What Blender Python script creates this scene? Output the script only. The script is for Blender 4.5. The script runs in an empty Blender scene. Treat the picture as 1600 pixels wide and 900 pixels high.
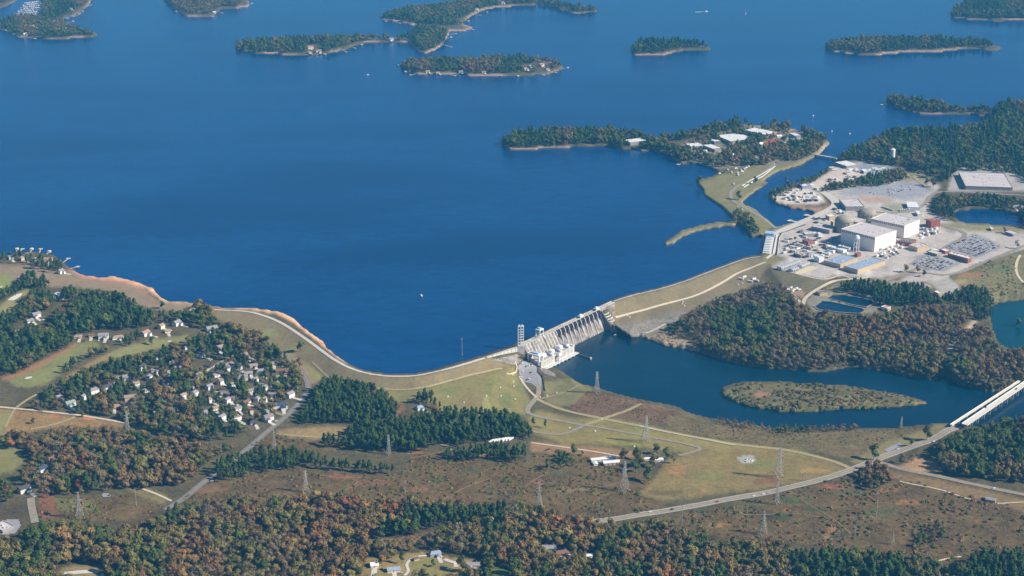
import bpy, math, random
import numpy as np
from mathutils import Vector
from mathutils.geometry import delaunay_2d_cdt

random.seed(7)
rng = np.random.default_rng(7)
SC = bpy.context.scene
COL = SC.collection

# ------------------------------------------------------------------ camera
FPX, PITCH, ZC = 2500.0, math.radians(18.5), 980.0     # focal length in photo pixels, depression, height
LAKE, RIVER = 30.0, 0.0
cam_data = bpy.data.cameras.new('camera')
cam_data.sensor_width = 36.0
cam_data.lens = FPX / 1600 * 36.0
cam_data.clip_start, cam_data.clip_end = 5.0, 60000.0
cam = bpy.data.objects.new('camera', cam_data)
COL.objects.link(cam)
cam.location = (0, 0, ZC)
cam.rotation_euler = (math.pi / 2 - PITCH, 0, 0)
SC.camera = cam

# ------------------------------------------------------------------ light
SUN_EL, SUN_DIR = math.radians(36), (0.97, -0.25)
world = bpy.data.worlds.new('World')
SC.world = world
world.use_nodes = True
wn = world.node_tree.nodes
wn.clear()
sky = wn.new('ShaderNodeTexSky')
sky.sky_type = 'NISHITA'
sky.sun_disc = False
sky.sun_elevation = SUN_EL
sky.sun_rotation = math.atan2(SUN_DIR[0], SUN_DIR[1])
sky.air_density, sky.dust_density, sky.ozone_density = 1.0, 0.0, 6.5
bg = wn.new('ShaderNodeBackground')
bg.inputs['Strength'].default_value = 0.058
wo = wn.new('ShaderNodeOutputWorld')
world.node_tree.links.new(sky.outputs[0], bg.inputs[0])
world.node_tree.links.new(bg.outputs[0], wo.inputs[0])
sun_l = bpy.data.lights.new('sun', 'SUN')
sun_l.energy, sun_l.angle, sun_l.color = 5.0, math.radians(0.55), (1.0, 0.915, 0.77)
sun = bpy.data.objects.new('sun', sun_l)
COL.objects.link(sun)
sd = Vector((SUN_DIR[0] * math.cos(SUN_EL), SUN_DIR[1] * math.cos(SUN_EL), math.sin(SUN_EL)))
sun.rotation_euler = sd.to_track_quat('Z', 'Y').to_euler()
sun.location = (0, 0, 2000)
SC.view_settings.view_transform = 'Standard'
SC.view_settings.look = 'None'
SC.view_settings.exposure = 0.55
SC.view_settings.gamma = 1.0
SC.render.engine = 'CYCLES'
SC.cycles.use_denoising = True
SC.cycles.max_bounces = 4
SC.cycles.diffuse_bounces = 2
SC.cycles.volume_bounces = 0
SC.cycles.sample_clamp_indirect = 4.0

# ------------------------------------------------------------------ photo pixel <-> place
CP, SP = math.cos(PITCH), math.sin(PITCH)
def ray(u, v):
    a, b = (np.asarray(u, float) - 800) / FPX, -(np.asarray(v, float) - 450) / FPX
    return a, CP + b * SP, -SP + b * CP
def at_z(u, v, z):
    dx, dy, dz = ray(u, v)
    t = (np.asarray(z, float) - ZC) / dz
    return dx * t, dy * t, np.asarray(z, float) + 0 * t
def project(x, y, z):
    d = y * CP - (z - ZC) * SP
    return 800 + FPX * x / d, 450 - FPX * (y * SP + (z - ZC) * CP) / d

GS = 2.5
U0, U1, V0, V1 = -260.0, 1860.0, -110.0, 1040.0
NU, NV = int((U1 - U0) / GS) + 1, int((V1 - V0) / GS) + 1
gu = U0 + GS * np.arange(NU)
gv = V0 + GS * np.arange(NV)
GU, GV = np.meshgrid(gu, gv)

def inside(poly, X, Y):
    X, Y = np.asarray(X, float), np.asarray(Y, float)
    p = np.asarray(poly, float)
    r = np.zeros(X.shape, bool)
    sel = (X >= p[:, 0].min()) & (X <= p[:, 0].max()) & (Y >= p[:, 1].min()) & (Y <= p[:, 1].max())
    if not sel.any():
        return r
    x, y = X[sel], Y[sel]
    c = np.zeros(x.shape, bool)
    x0, y0 = p[-1]
    for x1, y1 in p:
        if y0 != y1:
            k = (y0 > y) != (y1 > y)
            c ^= k & (x < (x1 - x0) * (y - y0) / (y1 - y0) + x0)
        x0, y0 = x1, y1
    r[sel] = c
    return r
def blur(a, n=1):
    for _ in range(n):
        p = np.pad(a, 1, mode='edge')
        a = (p[:-2, 1:-1] + p[2:, 1:-1] + 2 * p[1:-1, 1:-1]) / 4
        p = np.pad(a, 1, mode='edge')
        a = (p[1:-1, :-2] + p[1:-1, 2:] + 2 * p[1:-1, 1:-1]) / 4
    return a
def steps_from(mask, n):
    """grid steps to the nearest True cell, at most n"""
    d = np.full(mask.shape, float(n))
    m = mask.copy()
    d[m] = 0
    for i in range(1, n):
        p = np.pad(m, 1)
        m2 = m | p[:-2, 1:-1] | p[2:, 1:-1] | p[1:-1, :-2] | p[1:-1, 2:]
        d[m2 & ~m] = i
        m = m2
    return d
def vnoise(shape, cell, seed):
    r = np.random.default_rng(seed)
    h, w = shape
    g = r.random((h // cell + 3, w // cell + 3))
    yy, xx = np.arange(h) / cell, np.arange(w) / cell
    y0, x0 = yy.astype(int), xx.astype(int)
    fy, fx = (yy - y0)[:, None], (xx - x0)[None]
    fy, fx = fy * fy * (3 - 2 * fy), fx * fx * (3 - 2 * fx)
    a, b = g[y0][:, x0], g[y0][:, x0 + 1]
    c, d = g[y0 + 1][:, x0], g[y0 + 1][:, x0 + 1]
    return (a * (1 - fx) + b * fx) * (1 - fy) + (c * (1 - fx) + d * fx) * fy

# ------------------------------------------------------------------ shorelines (photo pixels of the shore)
MAIN_SHORE = [(-400,395),(-100,400),(0,402),(20,397),(50,394),(80,396),(96,407),(105,415),(113,421),(125,428),(140,432),(160,433),(180,432),(200,437),(215,441),(228,447),(240,450),(243,458),(252,466),(262,470),(280,471),(300,473),(325,477),(345,480),(375,481),(400,482),(430,486),(445,490),(462,500),(475,513),(490,524),(505,533),(510,543),(525,555),(540,566),(560,576),(590,582),(620,584),(650,583),(680,577),(710,568),(740,559),(770,550),
 (812,535),(957,468),(985,459),(1030,449),(1070,437),(1100,425),(1140,410),(1165,401),(1185,398),(1193,393),(1196,367),(1172,371),(1166,356),(1150,345),(1138,335),(1125,322),(1110,312),(1100,305),(1097,295),(1088,288),(1085,284),(1092,280),(1115,275),(1122,268),(1108,262),(1085,256),(1062,257),(1060,254),(1048,245),(1030,238),(1000,235),(975,234),(950,228),(925,228),(905,229),(880,231),(855,231),(830,234),(800,234),(785,230),(783,222),(800,214),(850,207),(900,206),(950,207),(1000,212),(1050,214),(1080,209),(1100,202),(1120,197),(1150,193),(1190,196),(1230,199),(1260,206),(1290,216),(1298,223),(1290,230),(1285,236),(1278,243),(1270,247),(1250,258),(1230,264),(1215,268),(1200,277),(1190,284),(1203,285),(1195,290),(1183,297),(1172,305),(1165,312),(1160,315),(1165,320),(1180,327),(1195,340),(1205,350),(1212,355),
 (1240,347),(1262,340),(1274,333),(1255,328),(1235,326),(1215,320),(1205,312),(1200,305),(1207,300),(1225,295),(1245,287),(1270,278),(1285,270),(1295,262),(1302,255),(1308,247),(1325,240),(1350,230),(1372,218),(1385,212),(1400,206),(1440,206),(1480,206),(1510,202),(1545,195),(1552,188),(1540,181),(1500,178),(1450,179),(1435,178),(1415,172),(1395,167),(1383,161),(1387,157),(1400,156),(1425,158),(1455,162),(1480,168),(1500,171),(1530,171),(1550,168),(1570,165),(1600,163),(1650,158),(1860,150),(2200,140),(2200,1300),(-400,1300)]
ISLES = {
 'breakwater': [(1037,383),(1040,377),(1055,367),(1065,360),(1090,353),(1120,347),(1150,344),(1152,352),(1110,357),(1085,363),(1065,371),(1050,382)],
 'i1': [(985,82),(990,86),(1010,87.5),(1035,86.5),(1050,83),(1070,79),(1090,78),(1110,78),(1114,75.5),(1100,71),(1080,69),(1040,66),(1000,67),(986,74)],
 'i2': [(1286,73),(1295,79),(1330,84),(1355,87),(1390,84),(1420,81),(1450,81),(1475,80),(1500,77),(1520,76),(1555,79),(1572,75.5),(1560,72),(1540,67),(1500,63),(1450,62),(1400,61),(1350,62),(1310,66)],
 'i3': [(1484,22),(1490,28),(1520,31),(1560,33),(1600,31),(1700,32),(1860,30),(1860,-30),(1520,0),(1495,12)],
 'i4': [(624,105),(640,114),(670,117),(700,116),(740,118),(770,118),(800,118.5),(830,118),(860,115),(881,108),(879,102),(870,97),(840,94),(790,91),(740,93),(700,93),(660,95),(630,99)],
 'i5': [(367,78),(400,83),(440,85),(480,87),(510,84),(540,78),(555,71),(570,67),(600,66),(620,66),(640,67),(650,79),(665,84),(682,77),(692,70),(699,58),(702,50),(735,47),(742,44),(720,36),(735,26),(750,18),(765,13),(790,11),(800,10),(836,8),(836,-4),(740,0),(700,7),(660,12),(620,18),(600,24),(590,27),(600,31),(625,34),(645,39),(670,42),(650,47),(640,58),(600,60),(560,59),(500,60),(450,62),(400,64),(370,71)],
 'i6': [(836,6),(870,13),(895,20),(910,21),(925,18.5),(937,18),(930,14.5),(900,12),(870,7),(840,0)],
 'i7': [(-300,50),(0,47),(15,51),(30,58),(45,60),(60,59),(80,62),(110,60),(140,58),(154,57),(152,51),(140,48),(120,43),(107,40),(100,34),(100,28),(115,26),(125,19),(135,11),(142,3),(152,-15),(160,-130),(60,-130),(64,4),(62,20),(58,25),(20,26),(0,34),(-300,36)],
 'i7b': [(-300,14),(0,13),(12,9),(25,1),(30,-120),(-300,-120)],
 'i8': [(240,-120),(256,-4),(263,6),(276,16),(290,25),(310,26),(333,25),(346,13),(370,13),(389,10),(391,5),(380,-5),(385,-120)],
 'i9': [(-300,213),(-10,218),(5,222),(0,225),(-300,232)]}
FAR_POND = [(1488,333),(1500,329),(1530,326),(1560,328),(1592,336),(1600,346),(1592,353),(1565,351),(1530,349),(1500,347)]
RIVER_POLY = [(814,541),(818,548),(836,560),(848,574),(866,573),(880,581),(890,589),(905,599),(930,604),(950,611),(980,619),(1010,626),(1040,631),(1060,636),(1075,644),(1100,651),(1130,657),(1160,661),(1200,668),(1250,669),(1300,669),(1350,669),(1400,668),(1450,663),(1475,660),(1500,668),(1530,666),(1560,661),(1600,659),(1700,652),(1860,640),(2100,630),(2100,580),(1860,585),(1700,592),(1610,601),(1580,606),(1550,613),(1500,602),(1478,587),(1460,594),(1440,591),(1400,584),(1380,579),(1330,573),(1290,581),(1230,579),(1180,574),(1130,564),(1100,553),(1085,549),(1060,544),(1040,541),(1020,533),(1000,527),(985,526),(965,513),(950,507),(944,499),(941,490),(940,481)]
RIVER_ISLE = [(1125,612),(1130,605),(1150,598),(1180,596),(1230,597),(1270,599),(1320,602),(1370,610),(1410,617),(1440,625),(1452,630),(1430,633),(1400,636),(1360,638),(1310,640),(1260,644),(1230,645),(1200,640),(1170,635),(1150,628),(1130,620)]
POND = [(1545,482),(1560,474),(1600,469),(1700,466),(1900,470),(1900,545),(1700,540),(1600,541),(1580,545),(1562,537),(1553,518),(1549,500)]
POND_Z = 8.0
BASIN_A = [(1293,466),(1300,461.5),(1315,461),(1340,465),(1362,470),(1366,474),(1353,480),(1335,477)]
BASIN_B = [(1272,479),(1284,471),(1300,472.5),(1347,482.5),(1351,486),(1343,490),(1310,488),(1280,484)]

land = inside(MAIN_SHORE, GU, GV)
for k in ISLES:
    land |= inside(ISLES[k], GU, GV)
land &= ~inside(FAR_POND, GU, GV)
river = inside(RIVER_POLY, GU, GV) & ~inside(RIVER_ISLE, GU, GV)
pond = inside(POND, GU, GV)
basin = inside(BASIN_A, GU, GV) | inside(BASIN_B, GU, GV)

# ------------------------------------------------------------------ relief: heights at photo points, triangulated
CREST_W = [(325,483),(340,484),(380,486),(410,492),(440,504),(470,524),(500,546),(530,568),(560,580.5),(590,586.5),(620,588.5),(650,587.5),(680,581.5),(720,570.5),(762,557.5)]
TOE_W = [(330,494,33),(380,514,30),(415,532,28.5),(440,547,27),(470,563,26),(495,580,25),(515,595,24),(540,604,24),(590,608,24),(620,610,24),(650,609,24),(680,603,23.5),(700,597,23),(740,587,22),(780,577,20),(802,571,16)]
CREST_E = [(959,471),(985,462),(1030,452),(1070,440),(1100,428),(1140,413),(1165,404),(1188,401)]
PATH_E = [(962,497,13),(990,489,14.5),(1020,481,15.5),(1060,470,17),(1080,465,18),(1100,457,19.5),(1120,447,21.5),(1140,435,24),(1150,428,25.5),(1175,418,29),(1196,410,33)]
ZP = [(u, v, 36) for u, v in CREST_W + CREST_E] + TOE_W + PATH_E
ZP += [(280,478,34.5),(240,470,34),(200,452,34),(150,440,33.5),(100,440,34),(0,440,34.5),(-260,440,35),(-260,480,34),(0,480,34),(100,500,34),(200,500,34),(300,510,33),(350,530,31),(420,570,28),(450,600,27),(480,620,26),(300,580,31),(200,580,31),(100,580,31),(0,580,31),(-260,600,31),(0,650,29),(100,650,28),(200,670,27),(300,690,26),(400,690,25),(500,660,24),(600,650,22.5),(700,660,20),(760,650,18),(800,680,15),(900,700,13),(1000,740,14),(1100,770,15),(1250,770,14),(1400,760,12),(1500,760,13),(1600,760,15),(1860,760,16),(1550,700,10),(1600,680,6),(1860,690,8),
 (-260,760,29),(0,750,28),(200,760,27),(400,760,25),(600,760,22),(800,770,19),(950,810,17),(1200,830,18),(1400,830,17),(1600,850,18),(1860,850,19),(-260,1040,30),(300,1040,28),(800,1040,26),(1300,1040,24),(1860,1040,24),
 (700,615,21),(740,620,19),(770,612,17),(795,590,14),(808,577,10),(812,590,8),(830,575,8),(842,590,8),(845,606,7.5),(800,605,11),(800,640,12),(830,640,9),(870,605,3),(900,617,5),(950,632,6),(1000,652,8),(912,665,11),(1060,650,5),(1000,680,11),(1100,690,10),(1200,690,7),(1300,705,8),(1400,690,6),(1450,680,8),(1330,735,11),(1480,672,10),(1500,675,8),(880,595,1.5),
 (990,507,10),(966,502,11),(1040,505,9),(1010,515,4),(1075,525,6),(1050,500,11),(1100,487,14),(1150,467,17),(1180,452,19),(1200,440,22),(1190,420,30),
 (1215,424,32.5),(1260,435,32.5),(1290,438,32.5),(1225,447,25),(1250,457,25.5),(1285,459,25.5),(1300,450,28),(1330,441,31.5),(1270,482,24.5),(1300,489,24),(1352,491,23),(1372,475,25),(1330,458,26),(1320,470,25.2),(1400,452,28),(1450,445,30.5),(1480,450,28),(1520,440,28),(1560,425,30),(1600,410,31),(1600,450,20),(1530,480,14),(1545,500,9),(1700,440,22),(1860,440,25),
 (1100,520,10),(1200,510,14),(1300,520,16),(1400,520,16),(1480,520,14),(1200,560,6),(1300,565,6),(1400,570,6),(1150,545,6),(1550,570,9),(1600,572,9),(1700,570,9),(1860,565,10),(1300,620,3.5),(1200,620,3.5),(1380,625,3),
 (1120,300,34),(1160,282,34),(1130,290,34),(1205,263,33.5),(1180,330,33),(1205,356,33.5),(1150,335,34),(1180,235,36),(1100,222,36),(1000,222,35),(900,218,35),(1240,212,36),(820,224,34),(1250,300,33),(1300,280,33),(1350,262,34),(1450,280,34),(1500,290,34),(1600,290,35),(1860,300,36),(1400,230,37),(1500,222,38),(1600,200,38),(1860,190,38),(1450,170,33),
 (1040,76,36),(1430,72,37),(1560,15,37),(740,105,36),(480,74,36),(660,60,35),(650,28,36),(770,4,36),(890,14,34),(80,52,35),(100,15,35),(330,8,35),(1090,355,32.5),(-260,-110,34),(1860,-110,38),(800,-110,36)]
ZP += [(u, v, 33.0) for u, v in [(1213,396),(1214,375),(1220,362),(1250,370),(1300,345),(1350,345),(1400,345),(1450,350),(1500,380),(1540,395),(1560,370),(1420,420),(1370,428),(1310,428),(1460,432),(1260,410),(1300,390),(1350,390),(1450,400),(1600,370),(1240,312),(1290,318),(1480,358),(1250,352),(1700,370),(1590,395)]]
def dens(pl):
    o = []
    for a, b in zip(pl, pl[1:]):
        n = max(1, int(math.dist(a[:2], b[:2]) / 8))
        o += [tuple(a[i] + (b[i] - a[i]) * k / n for i in range(len(a))) for k in range(n)]
    return o + [tuple(pl[-1])]
ZP += [(u, v, 36) for u, v in dens(CREST_W)] + dens(TOE_W) + dens(PATH_E) + [(u, v, 36) for u, v in dens(CREST_E)]
seen = {}
for p in ZP:
    seen.setdefault((round(p[0], 1), round(p[1], 1)), p[2])
keys = list(seen)
cdt = delaunay_2d_cdt([Vector(k) for k in keys], [], [], 0, 1e-4)
cz = []
for i, orig in enumerate(cdt[3]):
    cz.append(seen[keys[orig[0]]])
Z = np.full(GU.shape, 30.0)
for tri in cdt[2]:
    (ax, ay), (bx, by), (cx, cy) = (cdt[0][i] for i in tri)
    za, zb, zc = (cz[i] for i in tri)
    i0, i1 = max(0, int((min(ax, bx, cx) - U0) / GS)), min(NU - 1, int((max(ax, bx, cx) - U0) / GS) + 1)
    j0, j1 = max(0, int((min(ay, by, cy) - V0) / GS)), min(NV - 1, int((max(ay, by, cy) - V0) / GS) + 1)
    den = (by - cy) * (ax - cx) + (cx - bx) * (ay - cy)
    if i1 < i0 or j1 < j0 or abs(den) < 1e-9:
        continue
    X, Y = GU[j0:j1 + 1, i0:i1 + 1], GV[j0:j1 + 1, i0:i1 + 1]
    l1 = ((by - cy) * (X - cx) + (cx - bx) * (Y - cy)) / den
    l2 = ((cy - ay) * (X - cx) + (ax - cx) * (Y - cy)) / den
    l3 = 1 - l1 - l2
    ok = (l1 > -1e-6) & (l2 > -1e-6) & (l3 > -1e-6)
    Z[j0:j1 + 1, i0:i1 + 1][ok] = (za * l1 + zb * l2 + zc * l3)[ok]
Z = blur(Z, 1) + (blur(vnoise(Z.shape, 14, 3), 2) - 0.5) * 1.2
d_lake = steps_from(~land, 8)
d_land = steps_from(land, 8)
m_land = blur(land.astype(float), 1)
Z = np.where(land & (d_lake < 8), np.minimum(Z, LAKE + 0.15 + (m_land - 0.5) * 9 + np.maximum(d_lake - 2, 0) * 5.0), Z)
Z = np.where(~land, LAKE - (0.5 - m_land) * 9 - np.maximum(np.minimum(d_land, 6) - 2, 0) * 1.3, Z)
d_river = steps_from(river, 10)
d_bank = steps_from(~river, 8)
m_riv = blur(river.astype(float), 1)
dam_zone = (GU > 740) & (GU < 1000) & (GV < 560)
Z = np.where(~river & (d_river < 10) & ~dam_zone, np.minimum(Z, RIVER + 0.1 + (0.5 - m_riv) * 6 + np.maximum(d_river - 2, 0) * 2.2), Z)
Z = np.where(river, np.where(dam_zone, -3.0, RIVER - 0.05 - (m_riv - 0.5) * 6), Z)
d_pond = steps_from(pond, 8)
Z = np.where(~pond & (d_pond < 8), np.minimum(Z, POND_Z + 0.5 + (d_pond - 1) * 1.5), Z)
Z = np.where(pond, POND_Z - 1.5, Z)
Z = np.where(basin, 21.5, Z)

def zuv(u, v):
    x = np.clip((np.asarray(u, float) - U0) / GS, 0, NU - 1.001)
    y = np.clip((np.asarray(v, float) - V0) / GS, 0, NV - 1.001)
    i, j = x.astype(int), y.astype(int)
    a, b = x - i, y - j
    return (Z[j, i] * (1 - a) + Z[j, i + 1] * a) * (1 - b) + (Z[j + 1, i] * (1 - a) + Z[j + 1, i + 1] * a) * b
def zw(x, y, n=10):
    x, y = np.asarray(x, float), np.asarray(y, float)
    z = np.full(x.shape, 25.0)
    for _ in range(n):
        u, v = project(x, y, z)
        z = 0.35 * z + 0.65 * zuv(u, v)
    return z
def P(u, v, z=None):
    if z is None:
        z = float(zuv(u, v))
    x, y, z = at_z(u, v, z)
    return Vector((float(x), float(y), float(z)))
def scale_at(u, v):
    """photo pixels per metre across, and per metre of height, at a ground point"""
    p = P(u, v)
    d = p.y * CP - (p.z - ZC) * SP
    dep = math.atan2(ZC - p.z, p.y)
    return FPX / d, FPX / d * math.cos(dep)

# ------------------------------------------------------------------ materials
def lin(r, g, b):
    f = lambda c: (c / 255 / 12.92) if c <= 10 else ((c / 255 + 0.055) / 1.055) ** 2.4
    return (f(r), f(g), f(b))
MATS = {}
def mat(name, col, rough=0.8, var=0.18, scale=0.4, rand=0.0, metal=0.0, spec=0.3, fine=3.0):
    if name in MATS:
        return MATS[name]
    m = bpy.data.materials.new(name)
    m.use_nodes = True
    nt = m.node_tree
    N, L = nt.nodes, nt.links
    b = N['Principled BSDF']
    b.inputs['Roughness'].default_value = rough
    b.inputs['Metallic'].default_value = metal
    b.inputs['Specular IOR Level'].default_value = spec
    geo = N.new('ShaderNodeNewGeometry')
    n1 = N.new('ShaderNodeTexNoise'); n1.inputs['Scale'].default_value = scale; n1.inputs['Detail'].default_value = 3
    n2 = N.new('ShaderNodeTexNoise'); n2.inputs['Scale'].default_value = scale * fine; n2.inputs['Detail'].default_value = 2
    L.new(geo.outputs['Position'], n1.inputs['Vector']); L.new(geo.outputs['Position'], n2.inputs['Vector'])
    add = N.new('ShaderNodeMath'); add.operation = 'ADD'
    L.new(n1.outputs[0], add.inputs[0]); L.new(n2.outputs[0], add.inputs[1])
    mr = N.new('ShaderNodeMapRange')
    mr.inputs['From Min'].default_value, mr.inputs['From Max'].default_value = 0.6, 1.4
    mr.inputs['To Min'].default_value, mr.inputs['To Max'].default_value = 1 - var * 1.6, 1 + var * 1.6
    L.new(add.outputs[0], mr.inputs['Value'])
    val = mr.outputs[0]
    if rand:
        oi = N.new('ShaderNodeObjectInfo')
        r2 = N.new('ShaderNodeMapRange')
        r2.inputs['To Min'].default_value, r2.inputs['To Max'].default_value = 1 - rand, 1 + rand
        L.new(oi.outputs['Random'], r2.inputs['Value'])
        mm = N.new('ShaderNodeMath'); mm.operation = 'MULTIPLY'
        L.new(val, mm.inputs[0]); L.new(r2.outputs[0], mm.inputs[1])
        val = mm.outputs[0]
    hsv = N.new('ShaderNodeHueSaturation')
    hsv.inputs['Color'].default_value = (*col, 1)
    L.new(val, hsv.inputs['Value'])
    if rand:
        r3 = N.new('ShaderNodeMapRange')
        r3.inputs['To Min'].default_value, r3.inputs['To Max'].default_value = 0.5 - rand * 0.07, 0.5 + rand * 0.07
        fr = N.new('ShaderNodeMath'); fr.operation = 'MULTIPLY'; fr.inputs[1].default_value = 7.31
        f2 = N.new('ShaderNodeMath'); f2.operation = 'FRACT'
        L.new(oi.outputs['Random'], fr.inputs[0]); L.new(fr.outputs[0], f2.inputs[0]); L.new(f2.outputs[0], r3.inputs['Value'])
        L.new(r3.outputs[0], hsv.inputs['Hue'])
    L.new(hsv.outputs[0], b.inputs['Base Color'])
    MATS[name] = m
    return m
def water(name, col, rough=0.12, bump=0.35, wl=0.12):
    m = bpy.data.materials.new(name)
    m.use_nodes = True
    N, L = m.node_tree.nodes, m.node_tree.links
    b = N['Principled BSDF']
    b.inputs['Base Color'].default_value = (*col, 1)
    b.inputs['Roughness'].default_value = rough
    b.inputs['IOR'].default_value = 1.33
    geo = N.new('ShaderNodeNewGeometry')
    n1 = N.new('ShaderNodeTexNoise'); n1.inputs['Scale'].default_value = wl; n1.inputs['Detail'].default_value = 5; n1.inputs['Roughness'].default_value = 0.65
    n2 = N.new('ShaderNodeTexNoise'); n2.inputs['Scale'].default_value = 0.0032; n2.inputs['Detail'].default_value = 4
    mp = N.new('ShaderNodeMapping'); mp.inputs['Scale'].default_value = (0.45, 1.0, 1.0); mp.inputs['Rotation'].default_value = (0, 0, 0.35)
    L.new(geo.outputs['Position'], mp.inputs['Vector'])
    L.new(geo.outputs['Position'], n1.inputs['Vector']); L.new(mp.outputs[0], n2.inputs['Vector'])
    bp = N.new('ShaderNodeBump'); bp.inputs['Distance'].default_value = 1.0
    mr = N.new('ShaderNodeMapRange'); mr.inputs['From Min'].default_value, mr.inputs['From Max'].default_value = 0.36, 0.64
    mr.inputs['To Min'].default_value, mr.inputs['To Max'].default_value = bump * 0.1, bump * 2.0
    L.new(n2.outputs[0], mr.inputs['Value']); L.new(mr.outputs[0], bp.inputs['Strength'])
    # random tones in the base colour imitate how wind patches and ripples catch light
    n3 = N.new('ShaderNodeTexNoise'); n3.inputs['Scale'].default_value = 0.06; n3.inputs['Detail'].default_value = 6; n3.inputs['Roughness'].default_value = 0.8
    L.new(mp.outputs[0], n3.inputs['Vector'])
    r1 = N.new('ShaderNodeMapRange'); r1.inputs['From Min'].default_value, r1.inputs['From Max'].default_value = 0.3, 0.7
    r1.inputs['To Min'].default_value, r1.inputs['To Max'].default_value = 0.78, 1.22
    r2 = N.new('ShaderNodeMapRange'); r2.inputs['From Min'].default_value, r2.inputs['From Max'].default_value = 0.3, 0.7
    r2.inputs['To Min'].default_value, r2.inputs['To Max'].default_value = 0.70, 1.30
    L.new(n2.outputs[0], r1.inputs['Value']); L.new(n3.outputs[0], r2.inputs['Value'])
    mu = N.new('ShaderNodeMath'); mu.operation = 'MULTIPLY'
    L.new(r1.outputs[0], mu.inputs[0]); L.new(r2.outputs[0], mu.inputs[1])
    hv = N.new('ShaderNodeHueSaturation'); hv.inputs['Color'].default_value = (*col, 1)
    L.new(mu.outputs[0], hv.inputs['Value']); L.new(hv.outputs[0], b.inputs['Base Color'])
    L.new(n1.outputs[0], bp.inputs['Height']); L.new(bp.outputs[0], b.inputs['Normal'])
    MATS[name] = m
    return m

# ------------------------------------------------------------------ mesh and object helpers
class MB:
    def __init__(self):
        self.v, self.f, self.m = [], [], []
    def add(self, vs, fs, mi=0):
        n = len(self.v)
        self.v += [tuple(p) for p in vs]
        self.f += [tuple(n + i for i in f) for f in fs]
        self.m += [mi] * len(fs)
        return self
    def box(self, x0, x1, y0, y1, z0, z1, mi=0):
        return self.add([(x0,y0,z0),(x1,y0,z0),(x1,y1,z0),(x0,y1,z0),(x0,y0,z1),(x1,y0,z1),(x1,y1,z1),(x0,y1,z1)],
                        [(3,2,1,0),(4,5,6,7),(0,1,5,4),(1,2,6,5),(2,3,7,6),(3,0,4,7)], mi)
    def cbox(self, x, y, sx, sy, z0, z1, mi=0):
        return self.box(x - sx/2, x + sx/2, y - sy/2, y + sy/2, z0, z1, mi)
    def prism(self, poly, z0, z1, mi=0):
        n = len(poly)
        return self.add([(x, y, z0) for x, y in poly] + [(x, y, z1) for x, y in poly],
                        [tuple(range(n))[::-1], tuple(range(n, 2*n))] + [(i, (i+1) % n, n+(i+1) % n, n+i) for i in range(n)], mi)
    def lathe(self, prof, n=12, cx=0, cy=0, mi=0):
        k = len(self.v); m = len(prof)
        for r, z in prof:
            for i in range(n):
                a = 2*math.pi*i/n
                self.v.append((cx + r*math.cos(a), cy + r*math.sin(a), z))
        for j in range(m-1):
            for i in range(n):
                self.f.append((k+j*n+i, k+j*n+(i+1) % n, k+(j+1)*n+(i+1) % n, k+(j+1)*n+i)); self.m.append(mi)
        self.f.append(tuple(k+i for i in range(n))[::-1]); self.f.append(tuple(k+(m-1)*n+i for i in range(n))); self.m += [mi, mi]
        return self
    def bar(self, a, b, r, mi=0, r2=None):
        a, b = Vector(a), Vector(b)
        d = (b - a).normalized()
        s = d.cross(Vector((0, 0, 1)))
        s = s.normalized() if s.length > 1e-4 else Vector((1, 0, 0))
        t = d.cross(s)
        q = r if r2 is None else r2
        vs = [a + s*i*r + t*j*r for i, j in ((-1,-1),(1,-1),(1,1),(-1,1))] + [b + s*i*q + t*j*q for i, j in ((-1,-1),(1,-1),(1,1),(-1,1))]
        return self.add(vs, [(0,1,2,3),(7,6,5,4),(0,4,5,1),(1,5,6,2),(2,6,7,3),(3,7,4,0)], mi)
    def mesh(self, name, mats):
        me = bpy.data.meshes.new(name)
        me.from_pydata(self.v, [], self.f)
        for m in (mats if isinstance(mats, (list, tuple)) else [mats]):
            me.materials.append(m)
        if any(self.m):
            me.polygons.foreach_set('material_index', self.m)
        me.update()
        return me
def link(name, data, parent=None, loc=None, rz=0.0, scale=None):
    o = bpy.data.objects.new(name, data)
    COL.objects.link(o)
    if loc is not None:
        o.location = loc
    if rz:
        o.rotation_euler = (0, 0, rz)
    if scale is not None:
        o.scale = scale
    if parent:
        o.parent = parent
    return o
def tag(o, label=None, cat=None, group=None, kind=None):
    for k, v in (('label', label), ('category', cat), ('group', group), ('kind', kind)):
        if v:
            o[k] = v
    return o
def thing(name, label, cat, loc, rz=0.0, group=None, scale=None):
    return tag(link(name, None, None, loc, rz, scale), label, cat, group)
def part(name, mb, m, parent, kind=None):
    o = link(name, mb.mesh(name, m), parent)
    if kind:
        o['kind'] = kind
    return o
def dup(root, loc, rz=None, label=None, scale=None):
    r = root.copy(); COL.objects.link(r); r.location = loc
    if rz is not None:
        r.rotation_euler = (0, 0, rz)
    if scale is not None:
        r.scale = scale
    if label:
        r['label'] = label
    for ch in root.children:
        c = ch.copy(); COL.objects.link(c); c.parent = r
        for g in ch.children:
            d = g.copy(); COL.objects.link(d); d.parent = c
    return r
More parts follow.
